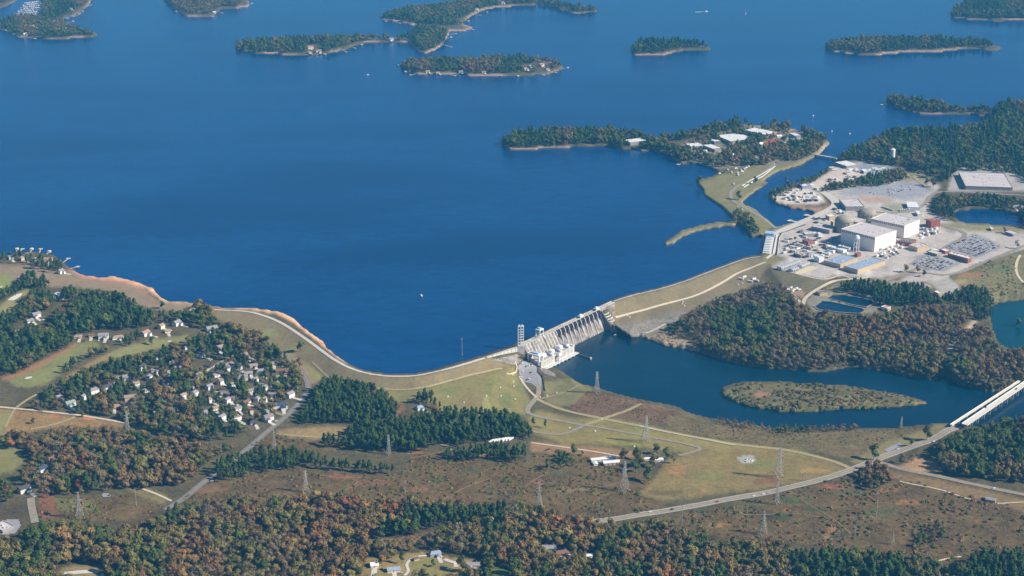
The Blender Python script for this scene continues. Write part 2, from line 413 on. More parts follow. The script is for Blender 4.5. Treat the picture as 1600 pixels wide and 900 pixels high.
# ------------------------------------------------------------------ ground: relief sheet with land cover
cover = np.zeros((NV, NU, 4))
rough_n = vnoise(Z.shape, 9, 11) * 0.6 + vnoise(Z.shape, 4, 12) * 0.4
def cov(poly, rgb, rough=0.35, edge=0.0, k=1.0, feather=1):
    """lay a land cover (photo-like sRGB of the sunlit surface) over a polygon; edge = raggedness"""
    m = inside(poly, GU, GV).astype(float)
    if feather:
        m = blur(m, feather)
    if edge:
        m = np.clip((m - 0.5 + (rough_n - 0.5) * edge) * 3 + 0.5, 0, 1)
    c = np.array([*lin(*rgb), 0]) * k
    c[3] = rough
    cover[:] = cover * (1 - m[..., None]) + c * m[..., None]
def blob(u, v, ru, rv, rgb, rough=0.4):
    cov([(u + ru * math.cos(a) * (1 + .25 * math.sin(3 * a + u)), v + rv * math.sin(a)) for a in np.arange(0, 6.28, .4)], rgb, rough, 0.5)
ALL = [(-400,-200),(2000,-200),(2000,1300),(-400,1300)]
cov(ALL, (96,88,62), 0.8)
cov([(-400,760),(300,800),(1000,820),(1500,860),(2000,850),(2000,1200),(-400,1200)], (88,78,56), 0.8)
SCRUB = [[(255,800),(300,770),(350,738),(400,733),(480,733),(560,742),(640,742),(640,712),(700,705),(760,726),(820,720),(850,700),(930,712),(970,725),(1020,745),(1010,775),(1050,792),(940,812),(850,797),(700,782),(520,772),(300,785)],
         [(60,788),(110,776),(160,776),(215,770),(255,790),(230,812),(100,817),(60,812)],
         [(940,822),(1100,797),(1200,777),(1330,742),(1385,735),(1420,748),(1480,765),(1600,790),(1860,810),(1860,862),(1550,860),(1480,878),(1430,868),(1300,857),(1200,842),(1100,836)],
         [(400,690),(440,678),(500,684),(545,690),(545,705),(500,705),(430,703),(395,705)]]
for s in SCRUB:
    cov(s, (104,87,58), 1.0, 0.6, 1.0, 2)
cov([(560,843),(620,842),(680,828),(760,820),(782,818),(782,825),(700,834),(660,852),(610,864),(580,853)], (118,100,72), 1.0, 0.4)
cov([(430,672),(470,668),(540,665),(548,678),(520,684),(480,686),(440,681)], (150,128,90), 0.5)
for u, v, a, b, c in [(1240,782,26,5,(84,90,56)),(1215,808,30,5,(86,84,56)),(1090,800,22,3,(84,84,54)),(1275,795,16,5,(80,88,54)),(1330,770,24,5,(90,88,60)),(1390,765,26,3,(136,100,70)),(1500,795,30,6,(104,84,60)),(1560,830,30,6,(98,80,56)),(1300,760,30,3,(140,96,72)),(1030,800,16,2,(86,82,54)),(730,735,24,4,(88,86,56)),(440,755,40,4,(104,86,62)),(580,755,30,4,(120,90,66)),(700,755,16,4,(125,85,62)),(655,765,14,5,(132,98,70)),(645,705,22,3,(150,108,78)),(760,712,20,3,(150,112,82)),(530,745,20,4,(132,92,66)),(840,752,12,4,(135,100,80)),(890,765,30,4,(128,112,78)),(330,765,30,5,(120,92,66)),(690,750,20,5,(96,92,58)),(870,740,24,5,(90,90,60)),(1160,790,40,6,(100,92,62)),(1420,785,22,4,(140,104,72)),(1540,815,20,4,(122,98,64)),(1310,835,22,6,(90,82,58)),(1120,820,20,3,(140,112,72)),(1300,830,12,7,(138,108,72)),(1290,840,8,3,(140,112,72)),(1380,800,30,6,(98,94,62)),(1460,840,30,8,(92,76,55)),(1350,812,26,6,(108,90,64)),(940,772,14,3,(120,110,70)),(780,770,26,5,(95,88,60))]:
    blob(u, v, a, b, c, 0.9)
# left-hand shore, embankment, meadow
cov([(-300,415),(0,415),(55,415),(95,425),(113,424),(140,434),(215,444),(245,468),(330,480),(345,487),(400,500),(440,530),(470,550),(500,590),(490,600),(478,590),(465,570),(430,540),(400,520),(350,500),(330,492),(310,490),(250,485),(215,475),(180,458),(140,452),(118,448),(100,450),(60,445),(0,440),(-300,440)], (150,130,104), 0.3)
cov([(100,418),(140,430),(215,440),(240,466),(225,455),(190,443),(160,440),(130,436)], (176,128,104), 0.3)
cov(CREST_W + [(p[0], p[1]) for p in TOE_W[::-1]], (136,122,90), 0.3)
cov([(470,563),(495,580),(515,595),(540,605),(590,609),(650,610),(700,598),(780,578),(803,572),(812,590),(830,630),(822,650),(790,650),(720,650),(690,645),(680,630),(650,625),(625,632),(600,612),(545,602),(505,590),(490,600)], (136,128,80), 0.4)
cov([(620,612),(650,612),(680,606),(672,622),(640,625),(628,625)], (130,122,80), 0.4)
for u, v, a, b, c in [(735,625,22,8,(140,125,82)),(790,625,10,12,(120,124,76)),(770,600,14,8,(136,132,80)),(760,630,6,14,(150,146,92)),(700,612,14,6,(124,128,80)),(815,605,6,12,(124,126,78)),(420,520,18,7,(140,138,92)),(455,548,10,8,(138,132,88)),(470,575,6,6,(160,128,92)),(620,640,16,8,(130,98,72))]:
    blob(u, v, a, b, c, 0.4)
cov([(112,419),(125,426),(160,430),(200,434),(230,444),(243,454),(262,468),(350,477),(430,483),(462,496),(505,530),(545,567),(535,564),(495,532),(458,503),(428,489),(380,483.5),(300,475.5),(257,471),(243,461),(228,450),(192,438.5),(160,435.5),(130,431)], (222,176,136), 0.4, 0.0, 1.1)
for u, v, a, b in [(128,430,8,2),(205,440,16,3),(240,458,5,4),(470,510,5,4),(505,537,5,4)]:
    blob(u, v, a*.8, b*.7, (200,132,96), 0.4)
# golf course and fields to the left
cov([(10,592),(40,580),(90,554),(118,537),(150,533),(157,541),(122,563),(97,583),(70,602),(45,606),(20,602)], (132,132,82), 0.35)
cov([(70,608),(110,585),(150,562),(178,548),(200,540),(240,530),(292,524),(297,533),(270,537),(230,550),(200,557),(165,564),(130,574),(95,594)], (142,138,88), 0.35)
cov([(0,592),(40,576),(80,557),(118,535),(120,540),(82,562),(42,584),(10,594)], (165,120,84), 0.3)
cov([(100,590),(140,568),(170,552),(176,556),(140,573),(105,594)], (160,130,88), 0.3)
cov([(-60,432),(20,428),(17,448),(0,454),(-60,455)], (138,142,82), 0.3)
cov([(-60,480),(0,480),(20,460),(45,449),(48,453),(30,477),(10,490),(-60,500)], (150,140,92), 0.3)
BUNKERS = []
for p in [[(37,592),(42,589),(51,588),(50,591),(42,593)],[(11,470),(16,465),(27,459),(36,458),(33,463),(22,470)],[(259,534),(264,532),(271,533),(266,535)],[(-3,450),(4,446),(4,449),(-3,452)]]:
    BUNKERS.append(p)
cov([(-260,640),(25,640),(60,645),(120,650),(190,660),(197,668),(150,669),(100,666),(60,673),(20,682),(-260,690)], (150,122,80), 0.6)
cov([(-60,645),(20,642),(14,660),(0,680),(-60,690)], (140,132,84), 0.4)
blob(140, 654, 10, 3, (206,128,78)); blob(45, 645, 12, 2.5, (176,122,84)); blob(85, 652, 14, 2.5, (170,122,84)); blob(168, 660, 14, 1.5, (205,150,100))
cov([(-60,705),(12,696),(34,702),(36,722),(18,738),(-60,748)], (132,128,78), 0.3)
cov([(60,770),(85,775),(88,810),(66,815)], (128,88,64), 0.5)
cov([(85,780),(120,778),(150,782),(150,800),(95,798)], (112,108,66), 0.6, 0.3)
cov([(200,765),(230,762),(262,775),(258,788),(225,778)], (128,118,78), 0.4)
# foreground house clearings
cov([(572,872),(600,870),(625,866),(660,862),(690,868),(720,873),(757,874),(760,892),(740,910),(560,910)], (146,128,82), 0.5, 0.2)
cov([(628,872),(650,868),(680,872),(710,878),(705,895),(660,905),(640,890)], (134,126,78), 0.4)
cov([(92,892),(112,883),(165,884),(168,910),(80,910)], (140,126,88), 0.5)
cov([(770,890),(795,890),(800,915),(765,915)], (110,124,62), 0.4)
cov([(842,852),(890,858),(885,870),(850,867)], (130,100,72), 0.5)
# tailwater meadow and fields
cov([(838,640),(905,655),(960,653),(1100,685),(1250,703),(1325,728),(1240,722),(1150,703),(1100,712),(1060,706),(960,694),(880,694),(832,676),(822,655)], (140,128,78), 0.4)
cov([(848,596),(868,596),(890,590),(928,608),(905,632),(870,636),(852,625)], (128,122,82), 0.4)
cov([(885,642),(918,612),(990,625),(1060,641),(1040,662),(1000,657),(960,652),(930,652)], (116,92,68), 0.9, 0.3)
cov([(1055,640),(1100,655),(1250,673),(1400,672),(1442,672),(1385,692),(1330,717),(1250,700),(1150,690),(1060,674),(1040,660)], (116,102,70), 0.9, 0.2)
cov([(1330,718),(1385,690),(1440,672),(1462,664),(1490,664),(1485,674),(1450,690),(1410,702),(1370,717),(1340,727)], (138,126,84), 0.4)
cov([(1015,757),(1045,717),(1080,706),(1110,700),(1200,704),(1280,717),(1326,735),(1290,746),(1240,756),(1180,766),(1120,772),(1080,778),(1030,782),(995,772)], (136,120,76), 0.5)
cov([(830,690),(880,694),(960,700),(990,705),(1000,715),(960,720),(900,712),(830,705)], (150,118,84), 0.5)
for u, v, a, b, c in [(1110,745,26,7,(124,120,72)),(1190,725,28,8,(126,122,72)),(1060,735,16,8,(160,124,84)),(1200,752,22,5,(138,100,72)),(1270,735,22,5,(160,134,82)),(1100,766,9,1.6,(190,126,78)),(1040,770,26,5,(112,100,66)),(1228,797,4,2.2,(226,124,70)),(1000,672,18,5,(138,136,84)),(1250,690,20,3,(104,100,66)),(1060,727,6,3,(150,118,78)),(970,692,40,4,(136,130,76))]:
    blob(u, v, a, b, c, 0.5)
cov([(1150,716),(1163,710),(1178,712),(1182,719),(1175,723),(1160,723)], (166,162,150), 0.6, 0.5)
cov([(1398,732),(1438,712),(1460,718),(1472,735),(1430,739)], (172,136,102), 0.5)
cov([(1388,736),(1480,752),(1600,780),(1860,830),(1860,850),(1600,800),(1530,782),(1450,762),(1400,748)], (136,114,80), 0.5)
# east embankment
cov([(950,480)] + CREST_E + [(1205,412),(1180,442),(1150,462),(1100,488),(1060,502),(1000,508),(962,508)], (132,119,90), 0.3)
cov([(960,508),(1000,504),(1040,491),(1078,484),(1062,500),(1035,516),(1012,524),(1000,529),(980,527)], (140,132,122), 0.9)
cov([(1008,526),(1040,518),(1082,535),(1092,549),(1050,545)], (160,140,118), 0.8)
# plant yards
YARD = [(1204,400),(1206,362),(1240,348),(1278,334),(1312,318),(1285,300),(1250,290),(1290,272),(1312,256),(1345,252),(1390,260),(1410,268),(1445,282),(1470,290),(1452,310),(1450,330),(1490,348),(1560,357),(1600,362),(1860,362),(1860,385),(1600,390),(1560,402),(1500,427),(1470,440),(1440,442),(1400,442),(1340,434),(1305,428),(1290,438),(1250,427),(1206,418)]
cov(YARD, (190,180,172), 0.35)
yr = random.Random(4)
for _ in range(46):
    u, v = yr.uniform(1215, 1560), yr.uniform(330, 432)
    if inside(YARD, [u], [v])[0]:
        g_ = yr.choice((134, 148, 160, 205, 214, 196))
        cov([(u - yr.uniform(6, 16), v), (u, v - yr.uniform(2, 5)), (u + yr.uniform(6, 16), v), (u, v + yr.uniform(2, 5))], (g_ + 4, g_ - 2, g_ - 6), 0.3)
cov([(1203,306),(1225,297),(1250,291),(1280,300),(1292,316),(1270,319),(1232,319),(1212,315)], (214,202,188), 0.5)
cov([(1268,285),(1295,270),(1330,261),(1398,264),(1385,276),(1340,282),(1290,290)], (208,192,180), 0.4)
cov([(1335,262),(1345,254),(1410,262),(1400,272),(1350,270)], (146,148,156), 0.3)
cov([(1305,302),(1330,293),(1400,285),(1450,285),(1462,297),(1430,311),(1380,309)], (160,160,166), 0.3)
cov([(1472,387),(1524,365),(1568,385),(1527,402)], (142,140,146), 0.3)
cov([(1418,413),(1448,397),(1500,411),(1473,425)], (142,140,146), 0.3)
cov([(1275,333),(1255,328),(1235,326),(1240,322),(1280,323),(1300,322)], (172,138,112), 0.5)
cov([(1340,304),(1400,310),(1390,318),(1350,316)], (186,162,144), 0.4)
cov([(1378,320),(1440,320),(1440,330),(1380,332)], (160,158,128), 0.4)
cov([(1188,402),(1208,395),(1232,405),(1204,416)], (134,126,92), 0.4)
cov([(1204,418),(1290,440),(1268,457),(1222,447)], (122,114,86), 0.5)
cov([(1288,454),(1308,441),(1332,445),(1305,460)], (134,126,92), 0.4)
cov([(1345,434),(1392,432),(1425,424),(1405,441),(1360,446)], (128,118,86), 0.4)
cov([(1222,446),(1258,456),(1255,466),(1226,460)], (168,140,112), 0.4)
cov([(1258,470),(1275,458),(1300,455),(1365,462),(1385,472),(1362,490),(1270,486)], (140,134,118), 0.4)
cov([(1455,440),(1480,432),(1500,440),(1500,460),(1470,462)], (168,162,156), 0.3)
cov([(1390,442),(1430,440),(1460,436),(1470,445),(1440,455),(1400,455)], (172,162,150), 0.3)
cov([(1480,432),(1530,410),(1600,394),(1860,394),(1860,460),(1600,468),(1550,472),(1530,456),(1500,446)], (122,114,78), 0.8, 0.2)
blob(1520, 430, 22, 5, (150,118,84)); blob(1570, 420, 14, 6, (104,112,72)); blob(1500, 440, 16, 3, (146,134,90))
cov([(1462,350),(1500,349),(1600,356),(1700,360),(1700,368),(1540,362),(1480,358)], (146,138,100), 0.4)
cov([(1480,300),(1490,268),(1500,262),(1580,265),(1605,280),(1605,300)], (176,168,160), 0.3)
cov([(1400,282),(1440,262),(1460,262),(1450,285)], (150,142,112), 0.4)
cov([(1476,547),(1490,534),(1500,520),(1522,500),(1527,504),(1505,526),(1488,548)], (190,170,148), 0.4)
# dike peninsula, campus, islands
cov([(1086,288),(1115,275),(1200,256),(1272,246),(1250,260),(1200,280),(1160,316),(1197,340),(1208,352),(1196,368),(1170,362),(1140,337),(1100,306)], (134,126,84), 0.4)
cov([(1060,228),(1090,214),(1150,198),(1215,196),(1265,214),(1290,224),(1278,244),(1215,258),(1120,265),(1090,255)], (140,128,104), 0.5)
cov([(1230,215),(1245,212),(1262,220),(1258,226),(1240,225)], (166,164,166), 0.2)
cov([(1196,228),(1197,218),(1210,216),(1213,226)], (178,92,72), 0.2)
cov([(1265,225),(1298,222),(1290,232),(1280,242),(1272,242)], (152,138,110), 0.4)
cov(ISLES['breakwater'], (132,126,96), 0.5)
cov(RIVER_ISLE, (110,104,70), 0.8)
blob(1190, 617, 14, 5, (160,124,98)); blob(1250, 615, 30, 9, (128,110,84)); blob(1330, 625, 40, 8, (124,116,80)); blob(1440, 630, 8, 2, (165,120,92))
# sandy lake shores, muddy river shores
calm = inside([(1130,250),(1320,250),(1320,405),(1020,405),(1020,340)], GU, GV) | inside([(1480,320),(1610,320),(1610,360),(1480,360)], GU, GV)
sn = vnoise(Z.shape, 8, 21)
sand = np.clip(1.35 - d_lake*.62, 0, 1)*land*(GV < 400)*np.clip((sn - .42)*4, 0, 1)*.75*np.where(calm, .3, 1)*np.where(inside([(1470,315),(1620,315),(1620,362),(1470,362)], GU, GV), 0, 1)
sand[inside([(1030,340),(1152,340),(1152,390),(1030,390)], GU, GV)] *= .3
cover[..., :3] = cover[..., :3]*(1 - sand[..., None]) + np.array(lin(208,176,156))*sand[..., None]
# ground mesh
GX, GY, GZ = at_z(GU, GV, Z)
keep_v = np.ones(Z.shape, bool)
fj, fi = np.meshgrid(np.arange(NV - 1), np.arange(NU - 1), indexing='ij')
deep = (d_land >= 7) & ~land
fk = ~(deep[:-1, :-1] & deep[1:, :-1] & deep[:-1, 1:] & deep[1:, 1:])
fj, fi = fj[fk], fi[fk]
quads = np.stack([fj * NU + fi, (fj + 1) * NU + fi, (fj + 1) * NU + fi + 1, fj * NU + fi + 1], 1)
used, inv = np.unique(quads, return_inverse=True)
quads = inv.reshape(quads.shape)
pts = np.stack([GX.ravel(), GY.ravel(), GZ.ravel()], 1)[used]
cov_pts = cover.reshape(-1, 4)[used]
nb = len(pts)
pts = np.vstack([pts, [(-20000, -4000, -14), (20000, -4000, -14), (20000, 24000, -14), (-20000, 24000, -14)]])
cov_pts = np.vstack([cov_pts, np.tile([*lin(92, 84, 62), 0.8], (4, 1))])
quads = np.vstack([quads, [(nb, nb + 1, nb + 2, nb + 3)]])
def grid_mesh(name, pts, quads, m, smooth=True):
    me = bpy.data.meshes.new(name)
    me.vertices.add(len(pts)); me.vertices.foreach_set('co', np.asarray(pts, np.float32).ravel())
    me.loops.add(quads.size); me.loops.foreach_set('vertex_index', quads.astype(np.int32).ravel())
    me.polygons.add(len(quads)); me.polygons.foreach_set('loop_start', np.arange(len(quads), dtype=np.int32) * 4)
    me.update(calc_edges=True)
    if smooth:
        me.polygons.foreach_set('use_smooth', np.ones(len(quads), bool))
    me.materials.append(m)
    return me
gm = bpy.data.materials.new('land_cover')
gm.use_nodes = True
N, L = gm.node_tree.nodes, gm.node_tree.links
at = N.new('ShaderNodeAttribute'); at.attribute_name = 'cover'
geo = N.new('ShaderNodeNewGeometry')
def gnoise(sc, det=3, ro=0.6):
    n = N.new('ShaderNodeTexNoise'); n.inputs['Scale'].default_value = sc; n.inputs['Detail'].default_value = det; n.inputs['Roughness'].default_value = ro
    L.new(geo.outputs['Position'], n.inputs['Vector'])
    return n.outputs[0]
def mth(op, a, b):
    n = N.new('ShaderNodeMath'); n.operation = op
    for i, s in enumerate((a, b)):
        if isinstance(s, (int, float)):
            n.inputs[i].default_value = s
        else:
            L.new(s, n.inputs[i])
    return n.outputs[0]
nn = mth('ADD', mth('MULTIPLY', mth('SUBTRACT', gnoise(0.028, 3), 0.5), 1.5), mth('ADD', mth('MULTIPLY', mth('SUBTRACT', gnoise(0.14, 3), 0.5), 1.7), mth('MULTIPLY', mth('SUBTRACT', gnoise(0.5, 2), 0.5), 2.4)))
vv = mth('MAXIMUM', mth('ADD', 1.0, mth('MULTIPLY', nn, mth('ADD', 0.12, mth('MULTIPLY', at.outputs['Alpha'], 0.75)))), 0.25)
hs = N.new('ShaderNodeHueSaturation')
L.new(at.outputs['Color'], hs.inputs['Color']); L.new(vv, hs.inputs['Value'])
hue = mth('ADD', 0.5, mth('MULTIPLY', mth('MULTIPLY', mth('SUBTRACT', gnoise(0.055, 2), 0.5), at.outputs['Alpha']), 0.05))
L.new(hue, hs.inputs['Hue'])
pb = N['Principled BSDF']
pb.inputs['Roughness'].default_value = 0.95
pb.inputs['Specular IOR Level'].default_value = 0.1
L.new(hs.outputs[0], pb.inputs['Base Color'])
bpn = N.new('ShaderNodeBump'); bpn.inputs['Distance'].default_value = 1.5
L.new(mth('MULTIPLY', at.outputs['Alpha'], 0.6), bpn.inputs['Strength']); L.new(gnoise(0.4, 3), bpn.inputs['Height']); L.new(bpn.outputs[0], pb.inputs['Normal'])
gme = grid_mesh('ground', pts, quads, gm)
ca = gme.color_attributes.new('cover', 'FLOAT_COLOR', 'POINT')
ca.data.foreach_set('color', cov_pts.astype(np.float32).ravel())
tag(link('ground', gme), 'wooded and grassy ground around the lake and the river', None, None, 'structure')

# ------------------------------------------------------------------ water
lake_edge = [P(u, v).xy for u, v in [(-400,425),(-100,425),(0,425),(60,432),(110,438),(150,445),(200,455),(245,474)]] + [P(u, v, 36).xy for u, v in CREST_W + [(812,539.5),(957,471.5)] + CREST_E + [(1200,402)]] + [P(u, v, 33).xy for u, v in [(1260,400),(1500,380),(1900,380)]]
lake_pts = [(-13000, lake_edge[0].y), *[tuple(p) for p in lake_edge], (13000, lake_edge[-1].y), (16000, 23500), (-16000, 23500)]
lk = MB(); lk.add([(x, y, LAKE) for x, y in lake_pts], [tuple(range(len(lake_pts)))])
WATER_LAKE = water('lake_water', (0.0002, 0.041, 0.152), 0.12, 0.5, 0.16)
tag(link('lake', lk.mesh('lake', WATER_LAKE)), 'broad blue lake held back by the dam', None, None, 'structure')
def sheet(name, mask_steps, lim, z, m, label):
    k = mask_steps <= lim
    c = k[:-1, :-1] & k[1:, :-1] & k[:-1, 1:] & k[1:, 1:]
    j, i = np.nonzero(c)
    q = np.stack([j * NU + i, (j + 1) * NU + i, (j + 1) * NU + i + 1, j * NU + i + 1], 1)
    us, iv = np.unique(q, return_inverse=True)
    x, y, zz = at_z(GU.ravel()[us], GV.ravel()[us], z)
    return tag(link(name, grid_mesh(name, np.stack([x, y, zz], 1), iv.reshape(q.shape), m)), label, None, None, 'structure')
WATER_RIVER = water('river_water', (0.0003, 0.026, 0.056), 0.2, 0.5, 0.2)
sheet('river', d_river, 2, RIVER, WATER_RIVER, 'dark teal river flowing from the dam under the road bridge')
sheet('pond', d_pond, 2, POND_Z, water('pond_water', (0.001, 0.045, 0.060), 0.15, 0.3, 0.2), 'teal pond at the right edge below the car parks')
RIM = mat('basin_rim_concrete', lin(140,134,120), 0.9, 0.12, 0.3)
for bp_, lb in ((BASIN_A, 'far basin of the pair of dark lined settling basins'), (BASIN_B, 'near basin of the pair of dark lined settling basins')):
    ps = [P(u, v, 24.8) for u, v in bp_]
    w_ = MB(); w_.add([tuple(p) for p in ps], [tuple(range(len(ps)))])
    bo = tag(link('settling_basin', w_.mesh('settling_basin', WATER_RIVER)), lb, None, None, 'structure')
    ctr_ = sum(ps, Vector())/len(ps)
    rim = MB()
    for a, b in zip(ps, ps[1:] + ps[:1]):
        q = [c + (c - ctr_).normalized()*k for c, k in ((a, -.4), (b, -.4), (b, 2.6), (a, 2.6))]
        rim.add([(c.x, c.y, 24.6) for c in q] + [(c.x, c.y, 25.9) for c in q], [(4,5,6,7),(0,1,5,4),(2,3,7,6),(1,2,6,5),(3,0,4,7)])
    link('rim', rim.mesh('rim', RIM), bo)

# ------------------------------------------------------------------ roads and paths
def densify(pl, step):
    pl = [Vector((p[0], p[1])) for p in pl]
    # smooth corners (Chaikin) then resample
    for _ in range(2):
        q = [pl[0]]
        for a, b in zip(pl, pl[1:]):
            q += [a * .75 + b * .25, a * .25 + b * .75]
        pl = q + [pl[-1]]
    out = [pl[0]]
    for p in pl[1:]:
        while (p - out[-1]).length > step:
            out.append(out[-1] + (p - out[-1]).normalized() * step)
    return out + [pl[-1]]
def ribbon(pix, width, lift, step=6.0, cols=4, off=0.0):
    """a strip draped over the ground along photo points, real width in metres"""
    w = densify([P(u, v).xy for u, v in pix], step)
    X, Y = np.array([p.x for p in w]), np.array([p.y for p in w])
    tx, ty = np.gradient(X), np.gradient(Y)
    ln = np.hypot(tx, ty) + 1e-9
    nx, ny = -ty / ln, tx / ln
    c = np.linspace(-.5, .5, cols) * width + off
    PX, PY = X[:, None] + nx[:, None] * c, Y[:, None] + ny[:, None] * c
    ctr = zw(X, Y)
    PZ = zw(PX, PY)
    PZ = np.maximum(PZ, ctr[:, None] - 0.5) + lift
    n = len(X)
    pts = np.stack([PX, PY, PZ], -1).reshape(-1, 3)
    j, i = np.meshgrid(np.arange(n - 1), np.arange(cols - 1), indexing='ij')
    q = np.stack([j * cols + i, j * cols + i + 1, (j + 1) * cols + i + 1, (j + 1) * cols + i], -1).reshape(-1, 4)
    return pts, q[:, ::-1]
ASPH = mat('road_asphalt', lin(150,140,126), 0.9, 0.12, 0.15)
ASPH_D = mat('neighbourhood_asphalt', lin(126,122,120), 0.9, 0.12, 0.15)
GRAVEL = mat('pale_gravel', lin(206,190,166), 0.95, 0.15, 0.3)
TRACK = mat('dirt_track', lin(176,146,112), 0.95, 0.2, 0.3)
GRASSTRK = mat('worn_grass_track', lin(166,152,112), 0.95, 0.2, 0.3)
CONC_RD = mat('pale_concrete_paving', lin(205,198,186), 0.85, 0.1, 0.2)
LINE_W = mat('white_road_paint', (0.75, 0.75, 0.72), 0.7, 0.05)
LINE_Y = mat('yellow_road_paint', (0.55, 0.42, 0.12), 0.7, 0.05)
def road(name, pix, width, m, label, lift=0.45, lines=None, kind='structure'):
    p, q = ribbon(pix, width, lift)
    o = tag(link(name, grid_mesh(name, p, q, m)), label, None, None, kind)
    if lines:
        for nm, lm, off in ([('centre_line', LINE_Y, 0.0)] if lines == 1 else [('centre_line', LINE_Y, 0.0), ('edge_line', LINE_W, width * .36), ('edge_line', LINE_W, -width * .36)]):
            p, q = ribbon(pix, 0.45, lift + 0.12, cols=2, off=off)
            link(nm, grid_mesh(nm, p, q, lm), o)
    return o
HWY = [(905,819),(930,815),(970,810),(1010,803),(1060,795),(1100,788),(1150,778),(1200,770),(1250,758),(1290,748),(1320,738),(1350,727),(1385,712),(1420,700),(1450,690),(1480,675),(1500,664)]
road('road', HWY, 15, ASPH, 'two-lane highway running past the fields to the river bridge', 0.5, 2)
road('road', [(430,547),(442,555),(456,565),(468,577),(478,590),(483,603),(478,618),(465,633),(450,648),(430,665),(410,681),(390,699),(370,716),(345,735),(320,752),(300,769),(285,781),(258,797)], 10, ASPH_D, 'curving neighbourhood road between the houses and the pine wood', 0.5, 1)
road('road', [(1372,722),(1395,729),(1420,736),(1470,745),(1520,757),(1560,765),(1600,773),(1700,796),(1860,830)], 10, ASPH, 'side road leaving the highway towards the right edge', 0.55, 1)
road('road', [(840,600),(843,612),(838,622),(828,633),(822,643),(830,649),(860,655),(890,660),(912,665)], 8, ASPH, 'access road bending down from the powerhouse car park', 0.5)
road('road', [(912,665),(895,674),(872,680),(845,677),(822,672)], 6, ASPH, 'lane curving past the two lone pines', 0.55)
road('road', [(912,665),(940,668),(980,676),(1020,684),(1060,691),(1085,697),(1098,701),(1080,708),(1060,712)], 6, ASPH, 'lane running through the tailwater meadow', 0.5)
road('track', [(838,622),(850,629),(870,638),(900,646),(930,652),(960,658),(990,664),(1020,670),(1060,678),(1100,686),(1150,695),(1200,700),(1240,705),(1280,715),(1310,723),(1330,733)], 8, GRASSTRK, 'pale double track along the tailwater meadow', 0.45)
road('track', [(1000,666),(1030,673),(1070,681),(1100,687),(1150,696)], 3, GRAVEL, 'pale gravel strip beside the double track', 0.7)
road('track', [(912,665),(928,660),(960,648),(985,640),(1004,631)], 7, GRASSTRK, 'grass track climbing to the river bank', 0.5)
road('track', [(812,588),(818,600),(828,612),(838,621)], 4, GRAVEL, 'pale path beside the powerhouse car park', 0.5)
road('track', [(845,623),(870,617),(890,610),(905,603)], 3, GRASSTRK, 'faint track through the grass by the river', 0.5)
road('path', [(488,566),(500,578),(515,592),(535,601),(560,605),(590,607),(620,609.5),(650,608.5),(680,602),(700,596),(750,583),(785,576)], 3.5, GRASSTRK, 'pale path along the foot of the west embankment', 0.5)
road('path', CREST_W, 6, CONC_RD, 'pale crest road along the west embankment', 0.5)
road('path', CREST_E, 5, CONC_RD, 'pale crest road along the east embankment', 0.5)
road('path', [(p[0], p[1]) for p in PATH_E], 5, GRAVEL, 'pale bench path across the east embankment', 0.5)
road('path', [(1040,506),(1025,514),(1008,521)], 4, GRAVEL, 'pale path down the stone slope by the river', 0.5)
road('path', [(1198,404),(1206,398),(1210,394)], 5, CONC_RD, 'short pale ramp up to the intake', 0.5)
road('road', [(48,778),(49,790),(51,800),(55,817)], 10, ASPH, 'short grey street at the lower left', 0.5)
road('track', [(222,764),(245,772),(268,783)], 4, GRAVEL, 'pale drive joining the neighbourhood road', 0.5)
road('track', [(-200,630),(0,636),(20,638),(60,642),(120,648),(150,653),(195,661)], 5, GRAVEL, 'pale track along the edge of the left woods', 0.5)
road('track', [(24,638),(16,652),(8,668)], 4, GRASSTRK, 'grey track turning down at the left edge', 0.5)
road('track', [(122,650),(100,659),(72,667),(48,671)], 5, GRASSTRK, 'grey track curving across the clay field', 0.55)
road('track', [(26,637),(40,626),(62,614)], 5, GRASSTRK, 'tan track rising to the golf course', 0.5)
road('track', [(830,692),(870,697),(900,702),(930,706),(968,713)], 4, GRAVEL, 'pale farm drive leading to the long sheds', 0.5)
road('track', [(432,678),(455,681),(490,684),(540,682)], 4, GRASSTRK, 'tan track under the pine plantation', 0.5)
road('track', [(690,694),(700,698),(704,704)], 6, TRACK, 'short clay track between the pine woods', 0.5)
road('track', [(1405,752),(1430,758),(1450,761),(1480,768),(1500,776),(1525,783)], 3, GRAVEL, 'pale footpath below the side road', 0.5)
road('track', [(1558,787),(1580,786),(1620,784)], 3, GRAVEL, 'pale footpath beyond the small shed', 0.5)
road('track', [(1465,877),(1485,872),(1502,870)], 3, GRAVEL, 'pale path beside the lower right pines', 0.5)
road('track', [(845,780),(812,768),(830,752),(850,742)], 2, mat('faint_clay', lin(138,108,80), .95, .3, .2), 'thin worn track through the brown scrub', 0.4)
road('road', [(1203,397),(1209,378),(1216,363),(1246,350),(1281,335),(1310,321),(1300,309),(1282,297),(1268,288)], 19, CONC_RD, 'wide pale causeway road around the plant canal', 0.5)
road('road', [(1212,357),(1198,344),(1186,338),(1170,328),(1150,318),(1141,309),(1142,300),(1152,291),(1166,286),(1186,274),(1204,263),(1210,257),(1206,252)], 9, ASPH, 'grey road along the grassy dike', 0.5)
road('road', [(1310,321),(1340,326),(1380,334),(1430,330),(1447,318),(1452,306),(1470,298),(1540,302),(1610,306)], 9, ASPH, 'plant road passing the white marquee roof', 0.5)
road('road', [(1255,476),(1256,468),(1268,457),(1290,445),(1308,437),(1330,437),(1360,433)], 7, GRAVEL, 'pale road curving round the settling basins', 0.5)
road('road', [(1206,417),(1230,424),(1255,431),(1290,439),(1305,432),(1318,430),(1332,436)], 4, GRAVEL, 'pale perimeter path around the storage yard', 0.5)
